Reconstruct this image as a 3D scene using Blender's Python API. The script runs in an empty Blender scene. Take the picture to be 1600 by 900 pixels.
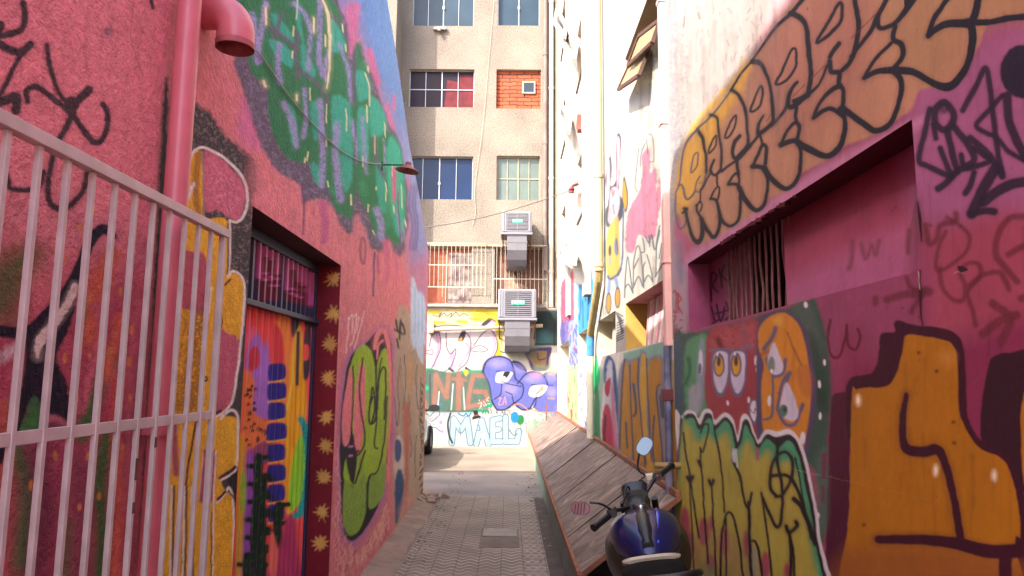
import bpy, bmesh, math, random
import numpy as np
from mathutils import Vector, Matrix
random.seed(7); rng = np.random.RandomState(11)
S = bpy.context.scene; COL = S.collection
# ---------------- camera, solved from the alley's vanishing points ----------------
F = 1100.0; EYE = 1.65
_fw = np.array([-5., -142., -F]); _up = np.array([70., 8521., -F])
_Y = _fw / np.linalg.norm(_fw); _up = _up - _up.dot(_Y) * _Y
_Z = _up / np.linalg.norm(_up); _X = np.cross(_Y, _Z)
RM = np.array([_X, _Y, _Z]); CP = np.array([0., 0., EYE])
cd = bpy.data.cameras.new('camera'); cam = bpy.data.objects.new('camera', cd); COL.objects.link(cam)
cd.sensor_fit = 'HORIZONTAL'; cd.sensor_width = 36.0; cd.lens = F / 1600.0 * 36.0
cd.clip_start = 0.05; cd.clip_end = 500.0
M4 = Matrix([list(RM[i]) + [CP[i]] for i in range(3)] + [[0, 0, 0, 1]])
cam.matrix_world = M4; S.camera = cam
# ---------------- sun, sky, exposure ----------------
SUNDIR = Vector((0.75, 0.80, -1.0)).normalized()      # the way the light travels
w = bpy.data.worlds.new('World'); S.world = w; w.use_nodes = True
nt = w.node_tree; nt.nodes.clear()
sky = nt.nodes.new('ShaderNodeTexSky'); sky.sky_type = 'NISHITA'; sky.sun_disc = False
sky.sun_elevation = math.asin(-SUNDIR.z); sky.sun_rotation = math.atan2(-SUNDIR.x, -SUNDIR.y)
sky.air_density = 1.0; sky.dust_density = 3.5; sky.ozone_density = 1.0
bg = nt.nodes.new('ShaderNodeBackground'); bg.inputs[1].default_value = 0.15
wo = nt.nodes.new('ShaderNodeOutputWorld')
nt.links.new(sky.outputs[0], bg.inputs[0]); nt.links.new(bg.outputs[0], wo.inputs[0])
sl = bpy.data.lights.new('sun', 'SUN'); sl.energy = 2.0; sl.angle = math.radians(0.5); sl.color = (1.0, 0.93, 0.82)
sun = bpy.data.objects.new('sun', sl); COL.objects.link(sun)
sun.rotation_euler = SUNDIR.to_track_quat('-Z', 'Y').to_euler()
S.view_settings.view_transform = 'Standard'; S.view_settings.look = 'None'
S.view_settings.exposure = 2.72; S.view_settings.gamma = 1.0; S.view_settings.use_curve_mapping = False

S.cycles.max_bounces = 14; S.cycles.diffuse_bounces = 10; S.cycles.glossy_bounces = 4
# ---------------- small tools ----------------
def lin(h):
    if isinstance(h, str):
        h = [int(h[i:i + 2], 16) / 255.0 for i in (0, 2, 4)]
    else:
        h = [c / 255.0 for c in h]
    return [c / 12.92 if c <= .04045 else ((c + .055) / 1.055) ** 2.4 for c in h]

def cray(x, y): return RM @ np.array([x - 800., 450. - y, -F])
def atX(x, y, X): d = cray(x, y); return CP + d * (X / d[0])
def atY(x, y, Y): d = cray(x, y); return CP + d * (Y / d[1])
def atZ(x, y, z=0.): d = cray(x, y); return CP + d * ((z - EYE) / d[2])
def proj(V):
    c = (np.asarray(V, float) - CP) @ RM
    dz = np.where(-c[:, 2] > .05, -c[:, 2], .05)
    return 800 + F * c[:, 0] / dz, 450 - F * c[:, 1] / dz

class MB:
    """collects geometry for ONE mesh object"""
    def __init__(s): s.v = []; s.f = []; s.uv = None
    def add(s, vs, fs):
        o = len(s.v); s.v += [tuple(map(float, p)) for p in vs]; s.f += [tuple(i + o for i in f) for f in fs]
    def quad(s, a, b, c, d): s.add([a, b, c, d], [(0, 1, 2, 3)])
    def box(s, a, b, M=None, c=None):
        x0, y0, z0 = a; x1, y1, z1 = b
        vs = [(x0, y0, z0), (x1, y0, z0), (x1, y1, z0), (x0, y1, z0), (x0, y0, z1), (x1, y0, z1), (x1, y1, z1), (x0, y1, z1)]
        if M is not None: vs = [M @ Vector(p) for p in vs]
        s.add(vs, [(0, 3, 2, 1), (4, 5, 6, 7), (0, 1, 5, 4), (1, 2, 6, 5), (2, 3, 7, 6), (3, 0, 4, 7)])
    def bar(s, p, q, w, h, up=(0, 0, 1)):
        p = Vector(p); q = Vector(q); d = (q - p); L = d.length; d.normalize()
        u = Vector(up)
        if abs(u.dot(d)) > .98: u = Vector((1, 0, 0))
        sx = d.cross(u).normalized(); sz = sx.cross(d).normalized()
        M = Matrix(((sx.x, d.x, sz.x, p.x), (sx.y, d.y, sz.y, p.y), (sx.z, d.z, sz.z, p.z), (0, 0, 0, 1)))
        s.box((-w / 2, 0, -h / 2), (w / 2, L, h / 2), M)
    def tube(s, pts, r, n=12, cap=True):
        pts = [Vector(p) for p in pts]; rs = r if isinstance(r, (list, tuple)) else [r] * len(pts)
        vs = []; fs = []; pu = None
        for i, p in enumerate(pts):
            t = (pts[min(i + 1, len(pts) - 1)] - pts[max(i - 1, 0)]).normalized()
            if pu is None:
                a = Vector((0, 0, 1)) if abs(t.z) < .9 else Vector((1, 0, 0)); u = t.cross(a).normalized()
            else:
                u = (pu - t * pu.dot(t)).normalized()
            pu = u; v = t.cross(u)
            for k in range(n):
                a = 2 * math.pi * k / n; vs.append(p + (u * math.cos(a) + v * math.sin(a)) * rs[i])
        for i in range(len(pts) - 1):
            for k in range(n):
                k2 = (k + 1) % n; fs.append((i * n + k, i * n + k2, (i + 1) * n + k2, (i + 1) * n + k))
        if cap:
            fs.append(tuple(range(n - 1, -1, -1))); fs.append(tuple((len(pts) - 1) * n + k for k in range(n)))
        s.add(vs, fs)
    def loft(s, secs, n=24, cap=True):
        """secs: (centre xyz, half-width, half-height, exponent, top flatten) across local x,z; runs along y"""
        vs = []; fs = []
        for (c, hw, hh, ex) in secs:
            for k in range(n):
                a = 2 * math.pi * k / n; ca, sa = math.cos(a), math.sin(a)
                vs.append((c[0] + hw * math.copysign(abs(ca) ** (2 / ex), ca), c[1], c[2] + hh * math.copysign(abs(sa) ** (2 / ex), sa)))
        m = len(secs)
        for i in range(m - 1):
            for k in range(n):
                k2 = (k + 1) % n; fs.append((i * n + k, (i + 1) * n + k, (i + 1) * n + k2, i * n + k2))
        if cap:
            fs.append(tuple(range(n))); fs.append(tuple((m - 1) * n + k for k in range(n - 1, -1, -1)))
        s.add(vs, fs)
    def lathe(s, prof, M, n=32, close=False):
        vs = []; fs = []
        for (r, z) in prof:
            for k in range(n):
                a = 2 * math.pi * k / n; vs.append(M @ Vector((r * math.cos(a), r * math.sin(a), z)))
        m = len(prof)
        for i in range(m if close else m - 1):
            j = (i + 1) % m
            for k in range(n):
                k2 = (k + 1) % n; fs.append((i * n + k, i * n + k2, j * n + k2, j * n + k))
        s.add(vs, fs)
    def prism(s, poly, f0, f1):
        """poly of 2-D points, f0/f1 map a point to xyz on either face"""
        n = len(poly); vs = [f0(*p) for p in poly] + [f1(*p) for p in poly]
        s.add(vs, [tuple(range(n - 1, -1, -1)), tuple(range(n, 2 * n))] + [(i, (i + 1) % n, n + (i + 1) % n, n + i) for i in range(n)])
    def xform(s, M): s.v = [tuple(M @ Vector(p)) for p in s.v]; return s

def link(o, parent):
    COL.objects.link(o)
    if parent is not None:
        o.parent = parent
        if parent.type == 'EMPTY': o.matrix_parent_inverse = Matrix.Translation(-Vector(parent.location))
def obj(name, mb, mat, parent=None, smooth=False, bevel=0, label=None, solid=0):
    me = bpy.data.meshes.new(name); me.from_pydata(mb.v, [], mb.f); me.update()
    bm = bmesh.new(); bm.from_mesh(me); bmesh.ops.recalc_face_normals(bm, faces=bm.faces)
    if bevel:
        ed = [e for e in bm.edges if len(e.link_faces) == 2 and e.calc_face_angle(0) > .6]
        bmesh.ops.bevel(bm, geom=ed, offset=bevel, segments=2, affect='EDGES', profile=.6, clamp_overlap=True)
    bm.to_mesh(me); bm.free()
    if mat: me.materials.append(mat)
    if smooth:
        me.polygons.foreach_set('use_smooth', [True] * len(me.polygons))
        try: me.set_sharp_from_angle(angle=math.radians(38))
        except Exception: pass
    o = bpy.data.objects.new(name, me); link(o, parent)
    if label: o['label'] = label
    return o
def tag(o, label, cat, group=None, kind=None):
    o['label'] = label; o['category'] = cat
    if group: o['group'] = group
    if kind: o['kind'] = kind
    return o
def thing(name, label, cat, loc, group=None):
    e = bpy.data.objects.new(name, None); e.empty_display_size = .2; e.location = loc; COL.objects.link(e)
    return tag(e, label, cat, group)
def struct(name, mb, mat):
    o = obj(name, mb, mat); o['kind'] = 'structure'; return o

# ---------------- materials ----------------
def newmat(name):
    m = bpy.data.materials.new(name); m.use_nodes = True; n = m.node_tree
    return m, n, n.nodes['Principled BSDF']
def N(n, typ, **k):
    x = n.nodes.new(typ)
    for a, b in k.items(): setattr(x, a, b)
    return x
def noise_col(n, vec, c, var, scale, detail=5, tint=None):
    """colour c broken up by noise: real unevenness of the paint, not light"""
    nz = N(n, 'ShaderNodeTexNoise'); nz.inputs['Scale'].default_value = scale; nz.inputs['Detail'].default_value = detail
    n.links.new(vec, nz.inputs['Vector'])
    r = N(n, 'ShaderNodeValToRGB'); r.color_ramp.elements[0].position = .3; r.color_ramp.elements[1].position = .72
    a = [max(0, x * (1 - var)) for x in c]; b = [min(1, x * (1 + var)) for x in c] if tint is None else tint
    r.color_ramp.elements[0].color = a + [1]; r.color_ramp.elements[1].color = list(b) + [1]
    n.links.new(nz.outputs[0], r.inputs[0]); return r.outputs[0]
def bump(n, bs, vec, items, dist=.01):
    """items: (scale, detail, strength)"""
    prev = None
    for sc, de, st in items:
        nz = N(n, 'ShaderNodeTexNoise'); nz.inputs['Scale'].default_value = sc; nz.inputs['Detail'].default_value = de
        n.links.new(vec, nz.inputs['Vector'])
        b = N(n, 'ShaderNodeBump'); b.inputs['Strength'].default_value = st; b.inputs['Distance'].default_value = dist
        n.links.new(nz.outputs[0], b.inputs['Height'])
        if prev: n.links.new(prev.outputs[0], b.inputs['Normal'])
        prev = b
    n.links.new(prev.outputs[0], bs.inputs['Normal'])
def plain(name, c, rough=.6, metal=0, var=.12, scale=6, bs_=None, tint=None, dist=.01, spec=.5, coat=0):
    m, n, b = newmat(name); tc = N(n, 'ShaderNodeNewGeometry')
    n.links.new(noise_col(n, tc.outputs['Position'], lin(c) if not isinstance(c, list) else c, var, scale, tint=tint), b.inputs['Base Color'])
    b.inputs['Roughness'].default_value = rough; b.inputs['Metallic'].default_value = metal
    b.inputs['Specular IOR Level'].default_value = spec
    if coat: b.inputs['Coat Weight'].default_value = coat; b.inputs['Coat Roughness'].default_value = .05
    if bs_: bump(n, b, tc.outputs['Position'], bs_, dist)
    return m
def painted(name, rough=.65, bs_=((60, 4, .35), (9, 3, .2)), dist=.01, wear=.16, wsc=14, spec=.2):
    """mural paint: colour comes from the wall's own painted colour, broken by grime and brush noise"""
    m, n, b = newmat(name); tc = N(n, 'ShaderNodeNewGeometry')
    at = N(n, 'ShaderNodeAttribute', attribute_name='paint')
    nz = N(n, 'ShaderNodeTexNoise'); nz.inputs['Scale'].default_value = wsc; nz.inputs['Detail'].default_value = 8
    nz.inputs['Roughness'].default_value = .7
    n.links.new(tc.outputs['Position'], nz.inputs['Vector'])
    mr = N(n, 'ShaderNodeMapRange'); mr.inputs[1].default_value = .3; mr.inputs[2].default_value = .75
    mr.inputs[3].default_value = 1 - wear; mr.inputs[4].default_value = 1 + wear * .6
    n.links.new(nz.outputs[0], mr.inputs[0])
    vm = N(n, 'ShaderNodeVectorMath', operation='SCALE'); n.links.new(at.outputs['Color'], vm.inputs[0]); n.links.new(mr.outputs[0], vm.inputs['Scale'])
    n.links.new(vm.outputs[0], b.inputs['Base Color'])
    b.inputs['Roughness'].default_value = rough; b.inputs['Specular IOR Level'].default_value = spec
    bump(n, b, tc.outputs['Position'], bs_, dist)
    return m

# ---------------- the mural painter ----------------
_T = rng.rand(256, 256).astype(np.float32)
def vnoise(x, y, s):
    x = np.asarray(x) / s + 1000.3; y = np.asarray(y) / s + 1000.7
    xi = np.floor(x).astype(int); yi = np.floor(y).astype(int); fx = x - xi; fy = y - yi
    fx = fx * fx * (3 - 2 * fx); fy = fy * fy * (3 - 2 * fy)
    g = lambda a, b: _T[a & 255, b & 255]
    return (g(xi, yi) * (1 - fx) + g(xi + 1, yi) * fx) * (1 - fy) + (g(xi, yi + 1) * (1 - fx) + g(xi + 1, yi + 1) * fx) * fy
def fnoise(x, y, s): return (vnoise(x, y, s) + .5 * vnoise(x + 91, y, s / 2) + .25 * vnoise(x, y + 37, s / 4)) / 1.75
def curve(pts, closed=False, k=5):
    P = np.array(pts, float); n = len(P)
    if n < 3: return P
    out = []; rngi = range(n) if closed else range(n - 1)
    for i in rngi:
        if closed: p0, p1, p2, p3 = P[(i - 1) % n], P[i], P[(i + 1) % n], P[(i + 2) % n]
        else: p0, p1, p2, p3 = P[max(i - 1, 0)], P[i], P[i + 1], P[min(i + 2, n - 1)]
        for t in np.arange(k) / k:
            out.append(.5 * ((2 * p1) + (-p0 + p2) * t + (2 * p0 - 5 * p1 + 4 * p2 - p3) * t * t + (-p0 + 3 * p1 - 3 * p2 + p3) * t ** 3))
    if not closed: out.append(P[-1])
    return np.array(out)
class Paint:
    """works on the vertices of a wall; shapes are given in the survey photo's coordinates and land on the wall itself"""
    def __init__(s, V, base, k=1.0):
        s.V = V; s.u, s.v = proj(V); s.k = k
        s.c = np.tile(np.array(lin(base)) , (len(V), 1))
        s.wu = s.u + (fnoise(s.u, s.v, 14) - .5) * 2.2; s.wv = s.v + (fnoise(s.u + 500, s.v, 14) - .5) * 2.2
    def mix(s, idx, a, col):
        a = np.clip(a, 0, 1)[:, None]; s.c[idx] = s.c[idx] * (1 - a) + np.array(lin(col)) * a
    def sel(s, P, m): return np.nonzero((s.wu > P[:, 0].min() - m) & (s.wu < P[:, 0].max() + m) & (s.wv > P[:, 1].min() - m) & (s.wv < P[:, 1].max() + m))[0]
    def poly(s, col, pts, soft=.9, smooth=True, a=1., rough=0, sp=0):
        P = curve(pts, True) if smooth else np.array(pts, float)
        idx = s.sel(P, soft * 2 + rough)
        if not len(idx): return
        x, y = s.wu[idx], s.wv[idx]
        ins = np.zeros(len(idx), bool); d2 = np.full(len(idx), 1e9); Q = np.roll(P, -1, 0)
        for (ax, ay), (bx, by) in zip(P, Q):
            if ay != by:
                c = ((ay > y) != (by > y)) & (x < (bx - ax) * (y - ay) / (by - ay) + ax); ins ^= c
            ex, ey = bx - ax, by - ay; L = ex * ex + ey * ey + 1e-9
            t = np.clip(((x - ax) * ex + (y - ay) * ey) / L, 0, 1)
            d2 = np.minimum(d2, (x - ax - t * ex) ** 2 + (y - ay - t * ey) ** 2)
        d = np.sqrt(d2) * np.where(ins, 1, -1)
        if rough: d = d + (fnoise(s.u[idx], s.v[idx], 6) - .5) * 2 * rough
        al = np.clip(.5 + d / (2 * soft), 0, 1) * a
        if sp: al = al * np.clip((fnoise(s.u[idx] * 1., s.v[idx], 3.) - sp) * 6 + .5, 0, 1)
        s.mix(idx, al, col)
    def line(s, col, pts, w, soft=.8, smooth=True, a=1., closed=False, sp=0, rough=0, halo=True):
        if halo and (max(w) if isinstance(w, (list, tuple)) else w) >= 5 and soft < 2.5: s.line(col, pts, (max(w) if isinstance(w, (list, tuple)) else w) + 2, 4.5, smooth, a * .3, closed, 0, 1.5, False)
        P = curve(pts, closed) if smooth else np.array(pts, float)
        if closed: P = np.vstack([P, P[:1]])
        n = len(P); W = np.interp(np.arange(n), np.linspace(0, n - 1, len(w)), w) if isinstance(w, (list, tuple)) else np.full(n, float(w))
        idx = s.sel(P, W.max() + soft * 2)
        if not len(idx): return
        x, y = s.wu[idx], s.wv[idx]; best = np.full(len(idx), -1e9)
        for i in range(n - 1):
            ax, ay = P[i]; ex, ey = P[i + 1] - P[i]; L = ex * ex + ey * ey + 1e-9
            t = np.clip(((x - ax) * ex + (y - ay) * ey) / L, 0, 1)
            r = (W[i] + (W[i + 1] - W[i]) * t) / 2
            best = np.maximum(best, r - np.sqrt((x - ax - t * ex) ** 2 + (y - ay - t * ey) ** 2))
        if rough: best = best + (fnoise(s.u[idx], s.v[idx], 5) - .5) * 2 * rough
        al = np.clip(.5 + best / (2 * soft), 0, 1) * a
        if sp: al = al * np.clip((fnoise(s.u[idx], s.v[idx], 2.5) - sp) * 6 + .5, 0, 1)
        s.mix(idx, al, col)
    def ell(s, col, cx, cy, rx, ry, soft=.8, a=1., rot=0):
        t = np.linspace(0, 2 * np.pi, 20, endpoint=False); c, q = math.cos(rot), math.sin(rot)
        s.poly(col, [(cx + rx * math.cos(i) * c - ry * math.sin(i) * q, cy + rx * math.cos(i) * q + ry * math.sin(i) * c) for i in t], soft, False, a)
    def ring(s, col, cx, cy, rx, ry, w, soft=.8, a=1.):
        t = np.linspace(0, 2 * np.pi, 16, endpoint=False)
        s.line(col, [(cx + rx * math.cos(i), cy + ry * math.sin(i)) for i in t], w, soft, True, a, True)
    def stains(s, x0, x1, y0, y1, n, col='3c2c2c', a=.16):
        for i in range(n):
            x = x0 + rng.rand() * (x1 - x0); y = y0 + rng.rand() * (y1 - y0); h = 20 + rng.rand() * 90
            s.line(col, [(x, y), (x + rng.randn() * 1.5, y + h * .5), (x + rng.randn() * 2, y + h)], [3 + 5 * rng.rand(), 2 + 3 * rng.rand(), .5], 2.5, a=a * (.4 + rng.rand()), halo=False)
        for i in range(n // 2):
            x = x0 + rng.rand() * (x1 - x0); y = y0 + rng.rand() * (y1 - y0); s.ell(col, x, y, 1 + 2.5 * rng.rand() ** 2, 1 + 2 * rng.rand() ** 2, .8, .5 * rng.rand())
    def out(s, de=.0):
        big = fnoise(s.u, s.v, 60) - .5; fine = vnoise(s.u * 1.3, s.v * .35, 3.0) - .5; streak = fnoise(s.u * 2.2, s.v * .22, 14) - .5
        g = 1 + .16 * big + .07 * fine + .12 * streak
        s.c = s.c * g[:, None]
        lum = (s.c @ np.array([.3, .5, .2]))[:, None]
        de = de * np.clip((s.c[:, :1] - 2.4 * s.c[:, 1:2]) / (s.c[:, :1] + .02) * 4, .15, 1)
        return np.clip((s.c * (1 - de) + lum * de) * s.k, .006, .88)
class Sheet:
    """a wall face made of fine strips; cells inside openings are left out"""
    def __init__(s): s.V = []; s.Fc = []; s.n = 0
    def grid(s, us, vs, fn, holes=()):
        U, W = np.meshgrid(us, vs, indexing='ij'); P = np.stack(fn(U, W), -1).reshape(-1, 3)
        nu, nv = len(us), len(vs); i, j = np.meshgrid(np.arange(nu - 1), np.arange(nv - 1), indexing='ij')
        um = (np.array(us)[:-1] + np.array(us)[1:]) / 2; vm = (np.array(vs)[:-1] + np.array(vs)[1:]) / 2
        keep = np.ones(i.shape, bool)
        for (a, b, c, d) in holes: keep &= ~((um[:, None] > a) & (um[:, None] < b) & (vm[None, :] > c) & (vm[None, :] < d))
        i = i[keep]; j = j[keep]; q = i * nv + j
        s.V.append(P); s.Fc.append(np.stack([q, q + nv, q + nv + 1, q + 1], -1) + s.n); s.n += len(P)
    def verts(s): return np.concatenate(s.V)
    def build(s, name, mat, colors, parent=None):
        V = s.verts().astype(np.float32); Q = np.concatenate(s.Fc).astype(np.int32)
        me = bpy.data.meshes.new(name); me.vertices.add(len(V)); me.vertices.foreach_set('co', V.ravel())
        me.loops.add(Q.size); me.loops.foreach_set('vertex_index', Q.ravel())
        me.polygons.add(len(Q)); me.polygons.foreach_set('loop_start', np.arange(0, Q.size, 4, dtype=np.int32))
        me.update(calc_edges=True)
        at = me.color_attributes.new('paint', 'FLOAT_COLOR', 'POINT')
        at.data.foreach_set('color', np.hstack([colors, np.ones((len(V), 1))]).astype(np.float32).ravel())
        me.materials.append(mat); o = bpy.data.objects.new(name, me); link(o, parent); return o
def steps(a, b, n, extra=()):
    r = np.linspace(a, b, max(2, int(n) + 1)); return np.array(sorted(set(np.round(list(r) + [e for e in extra if a < e < b], 5))))
def pxsteps(x0, x1, X, step, extra=()):
    """positions along the alley whose spacing shrinks towards the viewer, for a wall at distance X"""
    xs = np.arange(x0, x1 + step, step); xs[-1] = x1
    Y = np.abs(X) * 1100. / np.abs(xs - 795.); return np.array(sorted(set(np.round(list(Y) + list(extra), 5))))
# =====================================================================
#  materials
# =====================================================================
M = {}
M['stucco'] = painted('painted stucco', .75, ((44, 6, .62), (150, 4, .4)), .018, .26, 16)
M['smoothpaint'] = painted('painted plaster', .6, ((7, 6, .25), (60, 5, .18)), .008, .2, 9)
M['glossy'] = painted('glossy mural paint', .6, ((5, 5, .25), (40, 5, .12)), .008, .14, 5, .15)
M['shutterpaint'] = painted('painted metal', .4, ((30, 3, .1),), .004, .12, 8, .5)
M['farpaint'] = painted('far mural paint', .8, ((30, 5, .3),), .01, .16, 5)  # matte paint for the walls farther down the alley
M['darkwall'] = plain('dark interior', '1a1214', .9)
M['mass'] = plain('pink render', 'a85a5c', .85, bs_=((12, 5, .4),))
M['roof'] = plain('fibre cement roof', '8c857c', .9, bs_=((20, 5, .4),))
M['pinkmetal'] = plain('pink enamel', 'c2666e', .35, var=.1, scale=9, bs_=((60, 3, .05),))
M['gatepaint'] = plain('pale pink enamel', 'b8aca6', .45, var=.14, scale=14, bs_=((120, 3, .12),), dist=.003)
M['rust'] = plain('rusty iron', '5e3a2c', .8, var=.4, scale=30, bs_=((90, 4, .4),))
M['navy'] = plain('dark blue enamel', '252c48', .45)
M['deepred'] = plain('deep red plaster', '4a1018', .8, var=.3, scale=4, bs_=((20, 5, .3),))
M['black'] = plain('black plastic', '141416', .45, var=.1)
M['cable'] = plain('grey cable', '9a938c', .6)

XL, XR = -1.2, 1.2
TOPL = [(2.45, 5.62), (4.0, 5.5), (6.36, 5.25), (7.08, 4.94), (8.06, 4.38), (9.02, 4.05), (10.0, 3.6), (10.26, 3.5)]
def topL(y):
    y = np.asarray(y, float); r = np.interp(y, [t[0] for t in TOPL], [t[1] for t in TOPL]); return np.where(y < 2.45, 6.5, r)
DOOR = (3.21, 4.95, 2.44)   # y0, y1, top
sh = Sheet()
def stripL(x0, x1, z0, ycuts, step=1.55):
    ycuts = tuple(round(c, 5) for c in ycuts)
    ys = pxsteps(x0, x1, XL, step, ycuts); ys = ys[(ys >= min(ycuts) - 1e-6) & (ys <= max(ycuts) + 1e-6)]
    yf, ym = ys.max(), ys.mean(); dz = step * ym / 1100.
    lo = max(z0, 1.65 - .30 * yf); hi = 1.65 + .56 * yf
    hi = min(hi, float(topL(ys.min())) - .02)
    zs = steps(lo, hi, (hi - lo) / dz)
    if lo > z0: zs = np.concatenate([[z0], zs])
    tt = (zs - z0)
    top0 = topL(ys[:-1]).min()
    if hi < top0 - .05: zs = np.concatenate([zs, [top0]])
    T = (zs - z0) / (zs.max() - z0)
    def fn(U, W): return np.full(U.shape, XL), U, z0 + W * (topL(np.clip(U, ys.min() + 1e-4, 99)) - z0)
    sh.grid(ys, T, fn)
for a, b in ((-200, 60), (60, 262)):
    ya, yb = 1320 / (795. - a), 1320 / (795. - b)
    if b == 262: yb = 2.4499
    stripL(a, b, 0, (ya, yb))
stripL(255, 400, 0, (2.45, DOOR[0])); stripL(380, 536, DOOR[2], (DOOR[0], DOOR[1]))
stripL(526, 600, 0, (DOOR[1], 1320 / 195.)); stripL(600, 667, 0, (1320 / 195., 10.26))
sh.grid(np.array([-3, round(1320 / 995., 5)]), np.array([0, 6.5]), lambda U, W: (np.full(U.shape, XL), U, W))
V = sh.verts(); p = Paint(V, 'd06a70', 1.32)
L, Q = p.line, p.poly
# lower wall: crimson ground with sprayed green, orange and plum clouds
Q('ac3a52', [(-220, 430), (60, 470), (130, 440), (230, 420), (262, 400), (262, 1000), (-220, 1000)], 55)
for c, pts, ww, so in (('4f6236', [(8, 450), (22, 420), (45, 400)], 40, 20), ('5c5a38', [(0, 480), (10, 430)], 60, 26), ('3f6a3c', [(30, 640), (25, 700), (45, 760), (35, 880)], 34, 14), ('3a6b46', [(52, 615), (62, 660)], 30, 8), ('43663a', [(172, 560), (150, 610), (128, 680)], 24, 8),
    ('3f6a38', [(134, 475), (136, 530)], 12, 6), ('466438', [(168, 680), (155, 760), (160, 840), (150, 960)], 26, 10), ('4f6a3c', [(108, 820), (104, 960)], 26, 10),
    ('c9562f', [(176, 400), (158, 430), (148, 470), (138, 530)], 26, 10), ('cf5a34', [(188, 500), (172, 560), (165, 590)], 16, 8), ('c8442e', [(182, 600), (180, 680), (184, 760)], 14, 6), ('d05a36', [(190, 700), (186, 800), (176, 940)], 16, 7), ('c4503a', [(6, 640), (4, 760), (-8, 900)], 22, 12),
    ('7a2c48', [(60, 700), (70, 800), (60, 900)], 40, 18), ('8c3a50', [(120, 720), (126, 800), (120, 900)], 30, 14), ('7a3450', [(80, 670), (95, 660), (104, 675)], 26, 6), ('c5566a', [(150, 480), (160, 520), (140, 590), (128, 640)], 12, 6), ('b4505e', [(214, 450), (205, 600), (198, 800)], 16, 8)):
    L(c, pts, ww, so)
for x, y, r in ((86, 712, 6), (138, 712, 6), (124, 792, 5), (155, 775, 5), (48, 758, 6), (101, 560, 6), (140, 465, 6), (188, 455, 5), (206, 515, 6), (172, 548, 5), (202, 565, 6), (140, 555, 4), (175, 440, 4), (146, 330, 5), (125, 355, 6), (101, 403, 5), (192, 700, 5), (203, 622, 5), (120, 622, 5)):
    p.ell('d07c2a', x, y, r * .55, r * 1.3, 2)
# thick dark figure with white streak
L('1f1c2a', [(177, 368), (160, 358), (140, 378), (128, 410), (112, 445), (95, 470), (70, 497), (45, 518), (20, 520), (-30, 512)], [10, 16, 18, 16, 20, 20, 20, 18, 18, 20], 1.5)
Q('1f1c2a', [(42, 520), (72, 498), (96, 474), (118, 455), (116, 490), (100, 530), (88, 560), (104, 600), (108, 655), (92, 654), (72, 642), (52, 618), (36, 655), (24, 690), (32, 620), (40, 560)], 2, rough=2)
L('cfc4b4', [(117, 448), (104, 478), (84, 505), (64, 530), (58, 556)], [12, 12, 13, 16, 6], 1.2, rough=2.5)
L('bda9a6', [(0, 560), (22, 545)], 18, 5, rough=3); L('1f1c2a', [(8, 690), (-2, 720)], 12, 2)
Q('3c7a3e', [(48, 640), (58, 636), (62, 675), (30, 678)], 2); L('b85a6a', [(76, 655), (92, 655), (106, 668)], 8, 2)
# black tags on pink
K = '3b2a2e'
for pts, ww in (([(36, 5), (39, 22), (36, 42), (27, 50), (8, 55), (-14, 60)], 10), ([(-14, 60), (12, 76), (32, 82), (47, 70)], 13), ([(46, 72), (26, 97), (10, 130), (-2, 150)], 8), ([(-10, 163), (12, 155), (25, 152), (25, 172)], 15), ([(-12, 68), (0, 45), (0, 38)], 12),
    ([(74, 71), (77, 100), (86, 130), (97, 152), (112, 162)], 8), ([(42, 158), (42, 141), (57, 136), (78, 150), (100, 167), (117, 185), (135, 210), (148, 222), (160, 218), (168, 195), (167, 175), (160, 163)], 9),
    ([(139, 141), (120, 161), (111, 185), (96, 212), (85, 237), (75, 287), (78, 317), (92, 326), (112, 320), (131, 295), (137, 262)], [14, 12, 10, 9, 9, 9, 10, 10, 9, 9, 8]), ([(12, 285), (18, 295), (40, 297), (62, 290), (68, 268)], 8), ([(-8, 270), (6, 262), (14, 285)], 8), ([(236, 0), (239, 13)], 5)):
    L(K, pts, ww, 1.6, rough=1.2)
p.ell('3b2a2e', 112, 162, 12, 12, 2); p.ell('7a4a5e', 169, 50, 8, 9, 5, .8)
L('8a4048', [(209, 0), (205, 60), (214, 92), (224, 120)], 1.2, .8, a=.7)
# charcoal stucco band behind the yellow letter
Q('2b2226', [(256, 140), (264, 140), (260, 300), (262, 480), (252, 680), (246, 960), (214, 960), (232, 600), (247, 300)], 3, rough=2)
Q('3d3638', [(290, 150), (304, 160), (330, 178), (346, 205), (372, 228), (395, 250), (402, 270), (399, 305), (394, 322), (400, 450), (404, 960), (250, 960), (268, 500), (288, 250)], 4, rough=4)
Q('8d8580', [(296, 160), (330, 182), (370, 230), (400, 262), (398, 320), (392, 450), (250, 960), (280, 400)], 4, a=.45, sp=.62)
# yellow letter
Y1, P1, W1, D1 = 'dba41a', 'c4526e', 'd8cfc2', '4b1f2a'
Q(Y1, [(291, 262), (312, 236), (318, 300), (320, 340), (356, 346), (357, 440), (350, 640), (330, 960), (255, 960), (272, 640), (284, 400)], 1.2)
Q(P1, [(319, 238), (334, 240), (360, 262), (382, 292), (380, 328), (370, 344), (356, 338), (340, 328), (320, 326)], 1.2, rough=1)
Q('e0889a', [(326, 250), (350, 262), (372, 292), (374, 322), (356, 330), (330, 318)], 6, a=.45, sp=.55)
L('a3741e', [(310, 240), (306, 300), (312, 345)], 10, 2); L(W1, [(292, 262), (300, 240), (313, 230), (330, 235), (362, 257), (384, 288), (386, 320), (380, 338), (370, 347), (359, 344)], 4.5, .9, rough=.6)
L(W1, [(292, 312), (303, 287), (296, 300)], 5); L('8a7a78', [(316, 236), (318, 290), (320, 345)], 3)
L(W1, [(359, 346), (359, 400), (355, 445), (350, 500)], 3.5); L(D1, [(356, 350), (355, 440), (338, 560), (330, 640)], 2.4)
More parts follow.
